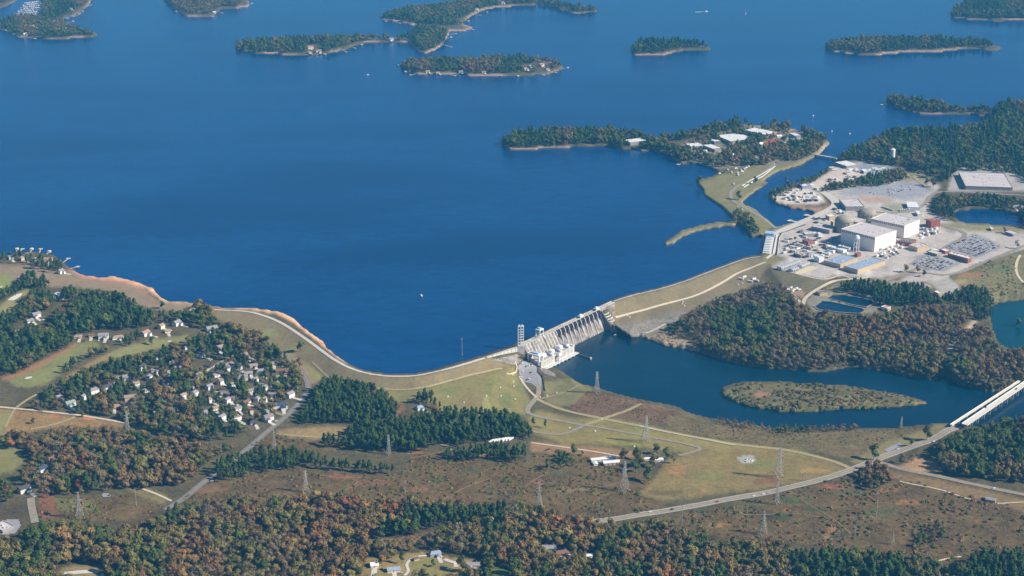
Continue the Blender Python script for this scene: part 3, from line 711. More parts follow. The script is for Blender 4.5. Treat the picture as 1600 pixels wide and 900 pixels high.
road('road', [(1380,440),(1420,425),(1460,410),(1472,387),(1520,366),(1470,352),(1445,342)], 10, ASPH, 'plant road between the two car parks', 0.5)
road('road', [(1405,432),(1440,425),(1480,433),(1530,413),(1580,393),(1610,380)], 8, ASPH, 'outer plant road below the car parks', 0.5)
road('road', [(1440,440),(1455,443),(1468,456)], 6, ASPH, 'short lane into the lower plant yard', 0.5)
road('track', [(1594,399),(1588,410),(1587,424),(1594,437),(1610,450)], 5, GRAVEL, 'tan loop track at the right edge', 0.5)
road('road', [(1440,264),(1425,275),(1440,286),(1455,297)], 10, GRASSTRK, 'tan road between the far car park and the woods', 0.5)
road('road', [(1212,252),(1190,250),(1160,240),(1130,235),(1110,228)], 6, ASPH, 'campus lane under the trees on the peninsula', 0.5)
for pl_, lb_ in [([(690,782),(710,770),(735,758),(765,748)], 'thin clay track climbing through the scrub left of centre'), ([(880,772),(920,765),(955,758),(985,748)], 'faint grassy track below the farm sheds'), ([(500,742),(530,748),(560,745),(600,752)], 'faint clay track near the pale pylon'), ([(560,752),(545,765),(520,772)], 'short clay track beside the pale pylon'), ([(1130,800),(1180,806),(1240,800),(1300,812),(1360,806)], 'faint track winding through the right-hand scrub'), ([(640,716),(665,712),(690,706)], 'clay track along the front of the pine woods'), ([(1240,770),(1265,790),(1300,808),(1330,835)], 'worn track running down the right-hand scrub'), ([(930,690),(990,702),(1040,715)], 'faint wheel track across the meadow')]:
    road('track', pl_, 2.4, mat('faint_clay', lin(138,108,80), .95, .3, .2) if 'clay' in lb_ else mat('faint_grass', lin(124,110,76), .95, .3, .2), lb_, 0.3)
# neighbourhood lanes
road('road', [(366,554),(350,563),(335,572),(315,573)], 6, ASPH, 'short lane between the upper neighbourhood houses', 0.5)
road('road', [(452,651),(438,648),(428,644)], 6, ASPH, 'driveway court at the bend of the neighbourhood road', 0.5)
road('road', [(312,622),(330,624),(333,632)], 6, ASPH, 'grey cul-de-sac stub among the left houses', 0.5)
road('road', [(632,900),(640,892),(634,884),(640,874),(655,869),(672,868)], 4, CONC_RD, 'pale curved drive around the foreground lawn', 0.5)
road('road', [(694,874),(705,878),(714,880),(712,886)], 6, CONC_RD, 'pale drive in front of the grey foreground house', 0.5)
road('road', [(583,905),(585,890)], 7, CONC_RD, 'pale drive to the white-roofed foreground house', 0.5)
road('road', [(100,897),(125,894),(155,893)], 9, CONC_RD, 'pale court at the bottom left edge', 0.5)
def slab(name, poly, m, label, lift=0.4, step=2.0):
    """a paved patch draped over the ground inside a photo polygon"""
    p = np.array(poly, float)
    us = np.arange(p[:, 0].min(), p[:, 0].max() + step, step); vs = np.arange(p[:, 1].min(), p[:, 1].max() + step, step)
    U, V = np.meshgrid(us, vs)
    k = inside(poly, U, V)
    c = k[:-1, :-1] & k[1:, :-1] & k[:-1, 1:] & k[1:, 1:]
    j, i = np.nonzero(c)
    w = len(us)
    q = np.stack([j * w + i, (j + 1) * w + i, (j + 1) * w + i + 1, j * w + i + 1], 1)
    if not len(q):
        return
    used, iv = np.unique(q, return_inverse=True)
    x, y, z = at_z(U.ravel()[used], V.ravel()[used], zuv(U.ravel()[used], V.ravel()[used]))
    return tag(link(name, grid_mesh(name, np.stack([x, y, z + lift], 1), iv.reshape(q.shape), m)), label, None, None, 'structure')
PARK = mat('car_park_asphalt', lin(152,150,154), 0.9, 0.1, 0.2)
slab('car_park', [(809,572),(815,565),(826,563),(838,570),(842,582),(847,592),(846,606),(838,606),(830,600),(818,597),(811,586)], PARK, 'grey car park in front of the powerhouse', 0.45, 1.0)
slab('car_park', [(1378,703),(1406,690),(1411,696),(1388,708)], PARK, 'small grey lay-by lot near the bridge', 0.45, 1.5)
slab('car_park', [(1472,387),(1524,365),(1568,385),(1527,402)], PARK, 'large plant car park full of cars', 0.4, 2.0)
slab('car_park', [(1418,413),(1448,397),(1500,411),(1473,425)], PARK, 'lower plant car park full of cars', 0.4, 2.0)
slab('cul_de_sac', [(158,774),(162,770),(170,771),(175,774),(172,778),(162,778)], PARK, 'round grey cul-de-sac in the brown clearing', 0.5, 1.0)
slab('car_park', [(-20,818),(10,812),(30,812),(34,822),(24,835),(-20,840)], PARK, 'grey paved lot at the lower left edge', 0.5, 1.5)
for k, p_ in enumerate(BUNKERS):
    slab('bunker', p_, mat('bunker_sand', (0.72, 0.69, 0.60), 0.95, 0.08, 0.4), ('white bunker on the left fairway', 'large white bunker at the upper left', 'white bunker on the second fairway', 'white bunker at the left edge')[k], 0.4, .6)
# ------------------------------------------------------------------ trees: prototypes
LEAF = {}
for nm, c in dict(pine=(0.050,0.084,0.016), pine_light=(0.076,0.110,0.022), green=(0.102,0.128,0.026), olive=(0.185,0.150,0.042), brown=(0.216,0.136,0.050), grey=(0.200,0.154,0.082), orange=(0.34,0.150,0.040), red=(0.24,0.088,0.042), yellow=(0.30,0.215,0.058)).items():
    LEAF[nm] = mat('foliage_' + nm, c, 0.85, 0.22, 0.5, 0.28, 0, 0.15, 3.0)
BARK = mat('bark', (0.10, 0.075, 0.055), 0.95, 0.2, 1.0)
def leaf(mb, c, nrm, s, r, mi):
    n = Vector(nrm).normalized()
    a = n.orthogonal().normalized()
    b = n.cross(a)
    t = r.uniform(0, 6.28)
    a, b = a * math.cos(t) + b * math.sin(t), b * math.cos(t) - a * math.sin(t)
    c = Vector(c)
    k = s * r.uniform(.7, 1.2)
    mb.add([c - a*s - b*k*.6, c + a*s*.8 - b*k, c + a*s + b*k*.6 + n*s*.25, c - a*s*.7 + b*k], [(0, 1, 2, 3)], mi)
def trunk(mb, h, r0, r, limbs, z0, spread, mi=0):
    mb.lathe([(r0, -1.0), (r0*.8, h*.25), (r0*.5, h*.6), (r0*.15, h*.93)], 6, 0, 0, mi)
    for k in range(limbs):
        a = 2.4*k + r.uniform(0, .6)
        z = h*(z0 + (0.9-z0)*k/limbs)
        L_ = spread*(1.0 - 0.5*k/limbs)*r.uniform(.6, .95)
        mb.bar((0, 0, z), (L_*math.cos(a), L_*math.sin(a), z + L_*.5), r0*.3, mi, r0*.06)
def lobed(h, rad, seed, lobes, per, ls, low=-.2):
    """leaf clumps facing outward on uneven lobes"""
    r = random.Random(seed)
    cb = MB()
    mid = Vector((0, 0, h*.55))
    for c, lr in lobes:
        for i in range(per):
            n = Vector((r.gauss(0, 1), r.gauss(0, 1), r.gauss(.25, .9))).normalized()
            q = c + n*lr*r.uniform(.7, 1.06)
            o = (q - mid); o.z *= .7; o = o.normalized()
            leaf(cb, q, n*.8 + o*.55 + Vector((r.uniform(-.6, .6), r.uniform(-.6, .6), r.uniform(-.2, .5))), ls*r.uniform(.75, 1.25), r, 0)
    return cb
def broadleaf(h, rad, seed, bare=False):
    r = random.Random(seed)
    tb = MB()
    trunk(tb, h*.9, h*.022, r, 9 if bare else 6, .3, rad)
    lobes = [(Vector((0, 0, h*.82)), rad*.42), (Vector((0, 0, h*.58)), rad*.55)]
    for k in range(11):
        z = h*(.30 + .56*((k*.618 + .1) % 1))
        prof = math.sin(math.pi*min(1, max(.12, (z/h - .12)/.95)))**.55
        a = k*2.399 + r.uniform(-.4, .4)
        d = rad*.66*prof*r.uniform(.7, 1.08)
        lobes.append((Vector((d*math.cos(a), d*math.sin(a), z)), rad*r.uniform(.32, .50)))
    return tb, lobed(h, rad, seed + 1, lobes, 20 if bare else 30, rad*(.09 if bare else .125))
def pine(h, rad, seed):
    r = random.Random(seed)
    tb = MB()
    trunk(tb, h*.97, h*.016, r, 8, .42, rad*.8)
    lobes = [(Vector((0, 0, h*.90)), rad*.34), (Vector((0, 0, h*.76)), rad*.5), (Vector((0, 0, h*.60)), rad*.6)]
    for k in range(10):
        t = ((k*.618 + .05) % 1)
        z = h*(.36 + .50*t)
        d = rad*(.72 - .46*t)*r.uniform(.75, 1.15)
        a = k*2.399 + r.uniform(-.4, .4)
        lobes.append((Vector((d*math.cos(a), d*math.sin(a), z)), rad*r.uniform(.30, .44)*(1.1 - .3*t)))
    return tb, lobed(h, rad, seed + 1, lobes, 28, rad*.14)
def bush(rad, seed):
    r = random.Random(seed)
    cb = MB()
    for i in range(46):
        n = Vector((r.gauss(0, 1), r.gauss(0, 1), abs(r.gauss(.5, .8)))).normalized()
        leaf(cb, Vector((n.x*rad, n.y*rad, n.z*rad*.8 + .1))*r.uniform(.55, 1.05), n + Vector((r.uniform(-.6, .6), r.uniform(-.6, .6), .3)), rad*r.uniform(.2, .32), r, 0)
    return cb
PROTO = bpy.data.collections.new('tree_kinds')          # never linked to the scene: only instanced
KIND, TRUNKS, CROWNS = {}, {}, {}
def proto(kind, tb, cb, leafm):
    i = len(PROTO.objects)
    j = MB()
    if tb:
        j.add(tb.v, tb.f, 1)
    j.add(cb.v, cb.f, 0)
    o = bpy.data.objects.new('kind_%03d' % i, j.mesh('kind_%03d' % i, [leafm, BARK]))
    PROTO.objects.link(o)
    KIND.setdefault(kind, []).append(i)
    if tb:
        TRUNKS[i], CROWNS[i] = tb.mesh('trunk', BARK), cb.mesh('crown', leafm)
for s in range(4):
    tb, cb = pine(19, 4.0 + .4*(s % 2), 100 + s)
    proto('pine', tb, cb, LEAF['pine'] if s < 3 else LEAF['pine_light'])
for col in ('green', 'olive', 'brown', 'grey', 'orange', 'red', 'yellow'):
    for s in range(3 if col in ('olive', 'brown', 'green', 'grey') else 2):
        tb, cb = broadleaf(15 + s, 4.7 + .5*s, 200 + 10*s + len(col), col == 'grey')
        proto(col, tb, cb, LEAF[col])
for col in ('green', 'brown', 'grey', 'olive'):
    proto('bush_' + col, None, bush(1.6, 300 + len(col)), LEAF[col])

ng = bpy.data.node_groups.new('scatter_trees', 'GeometryNodeTree')
ng.interface.new_socket('Geometry', in_out='INPUT', socket_type='NodeSocketGeometry')
ng.interface.new_socket('Geometry', in_out='OUTPUT', socket_type='NodeSocketGeometry')
gi, go = ng.nodes.new('NodeGroupInput'), ng.nodes.new('NodeGroupOutput')
iop = ng.nodes.new('GeometryNodeInstanceOnPoints')
ci = ng.nodes.new('GeometryNodeCollectionInfo')
ci.inputs['Collection'].default_value = PROTO
ci.inputs['Separate Children'].default_value = True
ci.inputs['Reset Children'].default_value = True
iop.inputs['Pick Instance'].default_value = True
ng.links.new(gi.outputs[0], iop.inputs['Points']); ng.links.new(ci.outputs[0], iop.inputs['Instance']); ng.links.new(iop.outputs[0], go.inputs[0])
for nm, ty, sk in (('idx', 'INT', 'Instance Index'), ('rot', 'FLOAT_VECTOR', 'Rotation'), ('scl', 'FLOAT_VECTOR', 'Scale')):
    na = ng.nodes.new('GeometryNodeInputNamedAttribute'); na.data_type = ty; na.inputs['Name'].default_value = nm
    ng.links.new(na.outputs['Attribute'], iop.inputs[sk])
def scatter(name, pos, idx, scl, label, cat):
    me = bpy.data.meshes.new(name)
    n = len(pos)
    me.vertices.add(n); me.vertices.foreach_set('co', np.asarray(pos, np.float32).ravel())
    a = me.attributes.new('idx', 'INT', 'POINT'); a.data.foreach_set('value', np.asarray(idx, np.int32))
    rot = np.zeros((n, 3), np.float32); rot[:, 2] = rng.random(n)*6.283; rot[:, 0] = rng.normal(0, .04, n)
    a = me.attributes.new('rot', 'FLOAT_VECTOR', 'POINT'); a.data.foreach_set('vector', rot.ravel())
    a = me.attributes.new('scl', 'FLOAT_VECTOR', 'POINT'); a.data.foreach_set('vector', np.asarray(scl, np.float32).ravel())
    o = link(name, me)
    o.modifiers.new('scatter', 'NODES').node_group = ng
    return tag(o, label, cat, None, 'stuff')

# ------------------------------------------------------------------ woods, traced from the photo
MIXP = dict(pine=1)
MIXPB = dict(pine=.72, green=.12, brown=.08, olive=.08)
MIXB = dict(red=.02, orange=.035, brown=.26, grey=.13, olive=.25, yellow=.02, green=.10, pine=.17)
MIXR = dict(orange=.015, brown=.17, grey=.10, yellow=.015, olive=.14, green=.18, pine=.40)
MIXI = dict(brown=.07, grey=.05, olive=.24, green=.32, pine=.32)
MIXN = dict(brown=.09, grey=.04, olive=.20, green=.34, pine=.33)
# label, spacing, height scale, mix, polygon, density
WOODS = [
 ('brown and green autumn wood filling the foreground', 7.9, 1.0, MIXB, [(-260,845),(-20,842),(20,838),(38,826),(60,816),(90,813),(130,816),(160,818),(200,822),(230,815),(255,805),(272,795),(300,785),(330,779),(370,777),(410,777),(440,774),(480,771),(520,771),(560,774),(600,777),(620,782),(640,779),(680,779),(720,784),(760,789),(790,784),(830,787),(850,795),(870,803),(900,808),(930,812),(960,814),(1000,815),(1020,812),(1050,820),(1080,832),(1100,838),(1130,845),(1160,840),(1190,842),(1230,850),(1260,860),(1300,858),(1340,855),(1370,860),(1400,865),(1430,868),(1450,875),(1470,882),(1505,885),(1500,1035),(-260,1035)], 1),
 ('dense dark pines in the lower right corner', 6.5, .9, MIXP, [(1495,885),(1515,868),(1540,861),(1600,858),(1860,858),(1860,1030),(1480,1030)], 1),
 ('pine wood nearest the shore houses', 7.5, .95, MIXP, [(-100,455),(0,452),(22,449),(35,430),(45,424),(58,427),(76,436),(78,450),(70,456),(60,452),(48,451),(30,460),(0,474),(-100,478)], 1),
 ('pine belt above the white bunker', 7.5, .95, MIXPB, [(-100,500),(0,492),(20,482),(40,462),(52,450),(75,455),(82,462),(92,467),(88,480),(66,488),(60,500),(0,516),(-100,525)], .9),
 ('big pine wood behind the sandy shore', 7.2, 1.0, MIXPB, [(95,480),(108,472),(125,459),(140,453),(180,457),(212,470),(216,480),(236,482),(244,490),(246,506),(225,513),(190,517),(160,515),(140,520),(120,524),(95,520),(70,518),(88,496)], 1),
 ('small pine clump beside the shore field', 7, 1.0, MIXP, [(92,466),(104,446),(118,449),(121,462),(112,472),(98,474)], 1),
 ('pine belt bordering the left fairway', 7.2, 1.0, MIXPB, [(-260,520),(0,510),(50,508),(95,516),(128,527),(118,536),(105,546),(60,566),(36,582),(8,588),(-40,596),(-260,600)], .95),
 ('narrow tree strip between the two fairways', 7.5, .85, dict(green=.5, olive=.3, pine=.2), [(124,560),(145,546),(168,537),(178,544),(172,552),(142,562)], 1),
 ('round tree clump between the fairways', 7, .9, MIXPB, [(98,572),(112,560),(124,562),(126,573),(106,584),(90,582)], 1),
 ('trees around the clubhouse end of the fairway', 7.5, .9, MIXPB, [(185,532),(205,520),(222,516),(222,530),(205,542),(190,541)], 1),
 ('mixed trees among the neighbourhood houses', 9.2, 1.0, MIXR, [(40,640),(60,618),(85,600),(130,576),(165,562),(215,556),(280,532),(300,526),(318,515),(302,506),(270,508),(250,502),(246,490),(265,483),(282,487),(300,477),(313,470),(331,478),(335,496),(352,505),(370,509),(392,510),(410,518),(432,540),(446,553),(456,562),(470,577),(475,590),(474,605),(462,624),(445,640),(425,655),(408,672),(385,680),(345,692),(300,690),(250,682),(215,668),(198,656),(150,650),(100,645)], .88),
 ('brown autumn wood left of the neighbourhood road', 8.2, .95, dict(red=.01, orange=.02, brown=.34, grey=.18, olive=.25, green=.10, pine=.10), [(-260,690),(0,684),(25,668),(60,688),(100,670),(150,666),(200,670),(250,682),(300,690),(345,694),(368,690),(356,706),(330,724),(308,745),(294,757),(270,760),(240,764),(215,767),(205,764),(160,768),(145,772),(120,775),(90,778),(70,778),(62,770),(55,762),(40,758),(34,740),(50,715),(38,700),(0,700),(-260,702)], 1),
 ('dark trees at the lower left edge', 8, .9, MIXPB, [(-260,748),(18,750),(24,775),(14,788),(-260,800)], .9),
 ('square pine plantation below the embankment', 6.2, .85, MIXP, [(508,590),(530,588),(545,594),(580,601),(597,608),(612,620),(624,640),(622,656),(590,661),(540,663),(500,663),(470,663),(462,655),(478,635),(488,615),(498,600)], 1),
 ('long pine wood in front of the meadow', 6.4, .95, MIXP, [(543,670),(560,658),(600,656),(640,650),(662,643),(680,640),(720,637),(760,640),(790,641),(816,653),(829,668),(832,690),(800,686),(770,690),(735,695),(715,701),(692,692),(682,701),(650,709),(620,707),(580,707),(545,704),(540,690)], 1),
 ('small pine wood beside the white trailers', 6.6, .9, MIXP, [(698,702),(735,696),(770,692),(800,690),(818,695),(824,716),(800,726),(760,721),(720,723),(696,719)], 1),
 ('evergreen belt along the scrub corridor', 6.8, .85, dict(pine=.75, green=.2, grey=.05), [(340,718),(378,703),(400,697),(440,699),(480,703),(520,716),(560,720),(600,726),(629,730),(629,744),(600,743),(560,739),(520,736),(480,731),(450,736),(420,739),(390,743),(370,751),(333,754),(338,741)], .9),
 ('small dark clump at the end of the tan track', 7, .8, MIXP, [(493,692),(504,679),(540,677),(547,700),(510,703)], 1),
 ('scattered dark trees near the farm drive', 8.5, .7, dict(green=.6, pine=.3, brown=.1), [(850,722),(872,704),(910,702),(918,720),(882,733),(848,736)], .8),
 ('mixed autumn wood on the peninsula by the river', 8.0, .9, dict(orange=.01, brown=.22, grey=.28, yellow=.01, olive=.24, green=.16, pine=.08), [(1072,492),(1090,480),(1120,466),(1150,457),(1175,449),(1190,440),(1222,444),(1240,462),(1258,480),(1275,488),(1300,490),(1350,493),(1400,484),(1430,479),(1480,473),(1510,474),(1522,490),(1503,515),(1480,542),(1476,560),(1472,580),(1458,592),(1440,589),(1420,583),(1380,578),(1330,572),(1290,580),(1250,578),(1200,575),(1150,566),(1110,554),(1082,540),(1090,522),(1060,514),(1038,508)], .95),
 ('autumn wood beside the far end of the bridge', 7.8, .95, dict(red=.02, brown=.30, grey=.22, olive=.26, green=.14, pine=.06), [(1497,518),(1530,504),(1552,520),(1558,540),(1582,546),(1612,541),(1860,540),(1860,584),(1700,592),(1600,598),(1572,606),(1545,612),(1500,601),(1480,586),(1480,566),(1494,546)], 1),
 ('dark pine row behind the settling basins', 6.8, .9, MIXP, [(1312,446),(1330,435),(1360,438),(1400,443),(1440,443),(1450,452),(1460,464),(1480,460),(1500,452),(1516,443),(1542,454),(1556,476),(1551,500),(1530,504),(1515,480),(1480,476),(1430,479),(1400,481),(1370,479),(1345,464),(1315,458)], 1),
 ('mixed wood right of the bridge approach', 7.6, .95, dict(green=.34, pine=.22, olive=.2, brown=.1, grey=.14), [(1463,697),(1488,680),(1520,670),(1560,657),(1600,652),(1860,642),(1860,770),(1600,757),(1560,751),(1500,746),(1470,736),(1458,715)], 1),
 ('brown tree clump by the highway junction', 7.5, .85, dict(brown=.6, olive=.2, green=.2), [(1333,746),(1350,727),(1370,720),(1390,733),(1397,755),(1362,766),(1340,760)], 1),
 ('green thicket in the right-hand scrub', 7, .55, dict(green=.7, grey=.2, olive=.1), [(1410,862),(1425,842),(1450,820),(1470,808),(1480,822),(1472,845),(1440,856),(1420,868)], .8),
 ('grey shrubs along the near river bank', 6.5, .48, dict(grey=.8, green=.2), [(1095,655),(1130,652),(1175,648),(1230,653),(1245,665),(1300,662),(1345,660),(1350,672),(1300,675),(1240,680),(1180,672),(1130,668)], .8),
 ('wooded mainland north of the plant', 9.5, 1.0, MIXN, [(1305,252),(1330,228),(1370,211),(1390,201),(1420,198),(1460,194),(1500,190),(1545,184),(1560,160),(1600,152),(1860,142),(1860,262),(1600,266),(1560,256),(1500,262),(1470,272),(1456,280),(1440,272),(1420,262),(1380,258),(1340,250),(1318,254)], 1),
 ('wood strip behind the long warehouse', 9, .95, MIXN, [(1458,277),(1480,262),(1500,256),(1600,258),(1860,256),(1860,285),(1605,287),(1590,272),(1500,266),(1476,288)], 1),
 ('tree row between the gravel yard and the far car park', 7.5, .8, MIXN, [(1280,297),(1300,285),(1340,280),(1360,271),(1400,264),(1417,268),(1422,279),(1400,286),(1380,291),(1345,293),(1320,296),(1285,301)], 1),
 ('trees around the far pond', 8.5, .9, MIXN, [(1453,318),(1474,303),(1540,303),(1600,312),(1860,318),(1860,368),(1605,360),(1588,352),(1594,338),(1560,327),(1500,327),(1490,333),(1497,347),(1480,343),(1460,336)], .95),
 ('wood on the western tongue of the peninsula', 9, 1.0, MIXI, [(784,231),(783,210),(830,198),(880,193),(940,193),(975,199),(1005,208),(1030,216),(1055,226),(1070,230),(1080,238),(1100,244),(1120,250),(1135,256),(1118,262),(1085,254),(1060,254),(1040,244),(1020,236),(975,234),(930,227),(880,231),(830,234)], 1),
 ('trees on the far shore of the campus', 9, .95, MIXI, [(1005,204),(1055,206),(1085,201),(1110,192),(1135,187),(1150,183),(1177,184),(1182,193),(1160,196),(1145,205),(1120,208),(1085,216),(1060,221),(1030,216)], 1),
 ('trees on the eastern tip of the campus', 9, .95, MIXI, [(1195,190),(1220,187),(1245,192),(1265,202),(1290,211),(1298,222),(1280,223),(1262,214),(1250,206),(1235,206),(1225,205),(1208,200)], 1),
 ('tree grove in the middle of the campus', 8.5, .9, MIXI, [(1142,211),(1165,206),(1196,212),(1198,222),(1180,228),(1150,226),(1138,217)], 1),
 ('tree belt between the campus and the grassy dike', 8.5, .95, MIXI, [(1122,238),(1140,230),(1160,226),(1190,231),(1205,225),(1235,221),(1265,219),(1282,226),(1279,236),(1265,246),(1245,252),(1215,248),(1202,248),(1200,258),(1170,260),(1140,258)], .95),
 ('small wooded point with a boathouse', 9, .95, MIXI, [(1383,162),(1383,147),(1397,144),(1425,148),(1455,153),(1480,162),(1505,168),(1545,166),(1555,180),(1530,178),(1450,178),(1420,173)], 1),
 ('oval wooded island in mid lake', 10, 1.0, MIXI, [(985,84),(984,66),(1000,57),(1040,54),(1080,60),(1100,66),(1110,75),(1090,76),(1060,77),(1045,82),(1030,86),(1005,86)], 1),
 ('long wooded island at the upper right', 10, 1.0, MIXI, [(1286,75),(1292,62),(1320,54),(1370,49),(1450,50),(1510,53),(1545,62),(1557,75),(1520,74),(1480,77),(1420,79),(1390,82),(1350,85),(1320,82)], 1),
 ('wooded island cut by the upper right corner', 10, 1.0, MIXI, [(1483,24),(1490,5),(1520,-8),(1600,-20),(1860,-20),(1860,30),(1600,29),(1540,30),(1500,28)], 1),
 ('wooded island with villas in the upper centre', 10, .95, dict(pine=.25, green=.25, olive=.25, brown=.25), [(624,106),(626,88),(660,83),(700,84),(770,79),(800,80),(860,86),(874,93),(878,104),(850,113),(800,116),(740,116),(690,114),(650,112)], .85),
 ('wooded western half of the double island', 10, .95, MIXI, [(367,79),(370,58),(400,52),(450,50),(500,50),(560,48),(590,56),(600,62),(560,66),(540,73),(510,81),(470,84),(420,83)], .95),
 ('wooded neck of the double island', 10, .95, MIXI, [(590,64),(605,50),(640,48),(655,38),(690,42),(700,48),(694,68),(680,76),(665,82),(650,76),(640,64)], .95),
 ('wooded northern half of the double island', 10, .95, MIXI, [(592,28),(605,18),(640,8),(700,-2),(780,-12),(860,-6),(905,5),(935,13),(930,17),(905,19),(870,12),(836,5),(790,8),(750,14),(730,24),(712,32),(735,38),(700,40),(660,37),(620,31)], 1),
 ('wooded headland with a marina in the upper left corner', 10, .9, MIXI, [(-260,50),(0,42),(0,28),(30,22),(64,24),(66,0),(80,-110),(150,-110),(145,-5),(130,8),(115,20),(98,26),(98,34),(120,42),(150,50),(148,56),(110,58),(80,60),(40,58),(15,49),(-260,52)], .85),
 ('small wooded headland in the extreme upper left', 10, .9, MIXI, [(-260,10),(0,9),(15,0),(25,-110),(-260,-110)], .9),
 ('wooded headland on the top edge', 10, .95, MIXI, [(256,-2),(240,-110),(390,-110),(384,0),(370,10),(344,11),(330,22),(300,23),(280,16)], .9),
 ('trees among the shore houses at the left', 8.5, .9, MIXPB, [(-200,415),(0,412),(0,396),(20,392),(50,396),(90,402),(98,412),(100,424),(85,428),(60,424),(45,414),(20,412)], .75),
 ('brown trees between house and clay track', 7.5, .6, dict(brown=.7, grey=.3), [(598,612),(612,612),(628,640),(648,652),(630,655),(618,640)], .6),
 ('dark evergreens sheltering the lone blue-roofed house', 7, .85, MIXP, [(646,622),(664,608),(678,612),(682,626),(694,634),(700,642),(686,644),(676,634),(660,632),(648,630)], 1),
 ('scrub and thin trees below the left clay field', 8, .6, dict(grey=.4, brown=.35, olive=.2, green=.05), [(40,690),(60,672),(100,668),(150,672),(200,674),(205,690),(140,700),(60,700)], .7),
 ('low trees above the riprap slope', 7.5, .55, dict(grey=.5, olive=.3, green=.2), [(1030,518),(1050,505),(1075,497),(1095,505),(1095,525),(1075,535),(1050,525)], .7),
 ('trees among the campus buildings', 8.5, .8, MIXI, [(1055,232),(1090,212),(1150,194),(1215,192),(1268,208),(1290,222),(1278,244),(1215,256),(1130,262),(1090,252)], .32),
 ('shrubs on the canal bank by the gravel yard', 6.5, .62, dict(green=.6, grey=.4), [(1199,308),(1205,297),(1230,288),(1262,275),(1290,260),(1300,266),(1272,286),(1240,297),(1212,306),(1212,314),(1235,321),(1262,326),(1262,331),(1232,329),(1210,322)], .95),
 ('shrubs around the end of the grassy dike', 6.5, .65, dict(green=.6, grey=.4), [(1138,340),(1150,326),(1168,334),(1180,346),(1190,366),(1176,373),(1160,364)], .85),
]
CLEAR = [[(560,843),(620,842),(680,828),(760,820),(782,818),(782,826),(700,836),(660,852),(610,866),(580,855)],
 [(574,870),(600,866),(625,862),(660,858),(690,862),(722,868),(757,872),(762,892),(740,915),(560,915)],
 [(86,890),(112,881),(166,882),(168,915),(80,915)],[(770,888),(797,888),(800,915),(765,915)],[(842,850),(890,856),(886,870),(850,867)],
 [(900,862),(935,862),(935,874),(905,874)],[(480,70),(505,68),(507,84),(478,84)],[(20,0),(66,-2),(64,24),(24,26)],[(608,60),(622,58),(622,64),(608,64)],
 [(1234,200),(1250,204),(1262,216),(1240,224),(1230,214)],[(300,565),(345,558),(358,575),(330,588),(300,580)],[(815,100),(862,98),(862,110),(815,112)],
 [(225,515),(245,515),(245,528),(225,528)],[(318,590),(345,586),(368,600),(330,606)],[(380,600),(398,600),(398,606),(380,606)]]
KEEP_OFF = []        # (x, y, radius) filled by the houses below, before trees are set
LONE = []            # single trees: (u, v, kind, height scale, label)
def plant_woods():
    """returns per-tree arrays for every wood, then builds near individuals and the rest as scattered stuff"""
    allrec = []
    for wi, (label, sp, hs, mix, poly, dn) in enumerate(WOODS):
        ws = [P(u, v) for u, v in poly]
        x0, x1 = min(p.x for p in ws), max(p.x for p in ws)
        y0, y1 = min(p.y for p in ws), max(p.y for p in ws)
        X, Y = np.meshgrid(np.arange(x0, x1, sp), np.arange(y0, y1, sp))
        X = (X + rng.uniform(-.46, .46, X.shape)*sp).ravel(); Y = (Y + rng.uniform(-.46, .46, Y.shape)*sp).ravel()
        u, v = project(X, Y, zw(X, Y, 5))
        k = inside(poly, u, v) & (rng.random(len(u)) < dn)
        X, Y = X[k], Y[k]
        if not len(X):
            continue
        Zs = zw(X, Y)
        u, v = project(X, Y, Zs)
        kinds = list(mix); w = np.array([float(mix[a]) for a in kinds]); w = w/w.sum()
        # kinds gather in drifts
        jj = np.clip(((v - V0)/GS).astype(int), 0, NV-1); ii = np.clip(((u - U0)/GS).astype(int), 0, NU-1)
        q = np.clip(.28*rng.random(len(u)) + .72*np.clip((DRIFT[jj, ii] - .27)/.46, 0, 1), 0, .9999)
        kc = np.searchsorted(np.cumsum(w), q).clip(0, len(kinds)-1)
        kn = np.array([kinds[a] for a in kc], dtype=object)
        if wi == 0 or 'peninsula by the river' in label:
            free = np.ones(len(u), bool)
            for zp, zm in ZONES:
                zi = free & inside(zp, u, v - 8)
                free &= ~zi
                zk = list(zm); zc = np.cumsum([zm[a] for a in zk]); zc = zc/zc[-1]
                kn[zi] = np.array(zk, dtype=object)[np.searchsorted(zc, q[zi]).clip(0, len(zk) - 1)]
        isp = kn == 'pine'
        s = hs*np.clip(rng.normal(1, .28, len(u)), .45, 1.75)
        hgt = np.where(isp, 19.0, 15.5)*s
        tu, tv = project(X, Y, Zs + hgt*.75)
        ok = inside(poly, tu, tv + 1) & (zuv(u, v) > -0.2)
        wet = (~land | river | pond | basin)[jj, ii]
        ok &= ~wet
        for c in CLEAR:
            ok &= ~inside(c, u, v)
        for x, y, r in KEEP_OFF:
            ok &= (X - x)**2 + (Y - y)**2 > r*r
        for n in np.nonzero(ok)[0]:
            allrec.append((wi, X[n], Y[n], Zs[n] - .15, u[n], v[n], kn[n], s[n]))
    return allrec
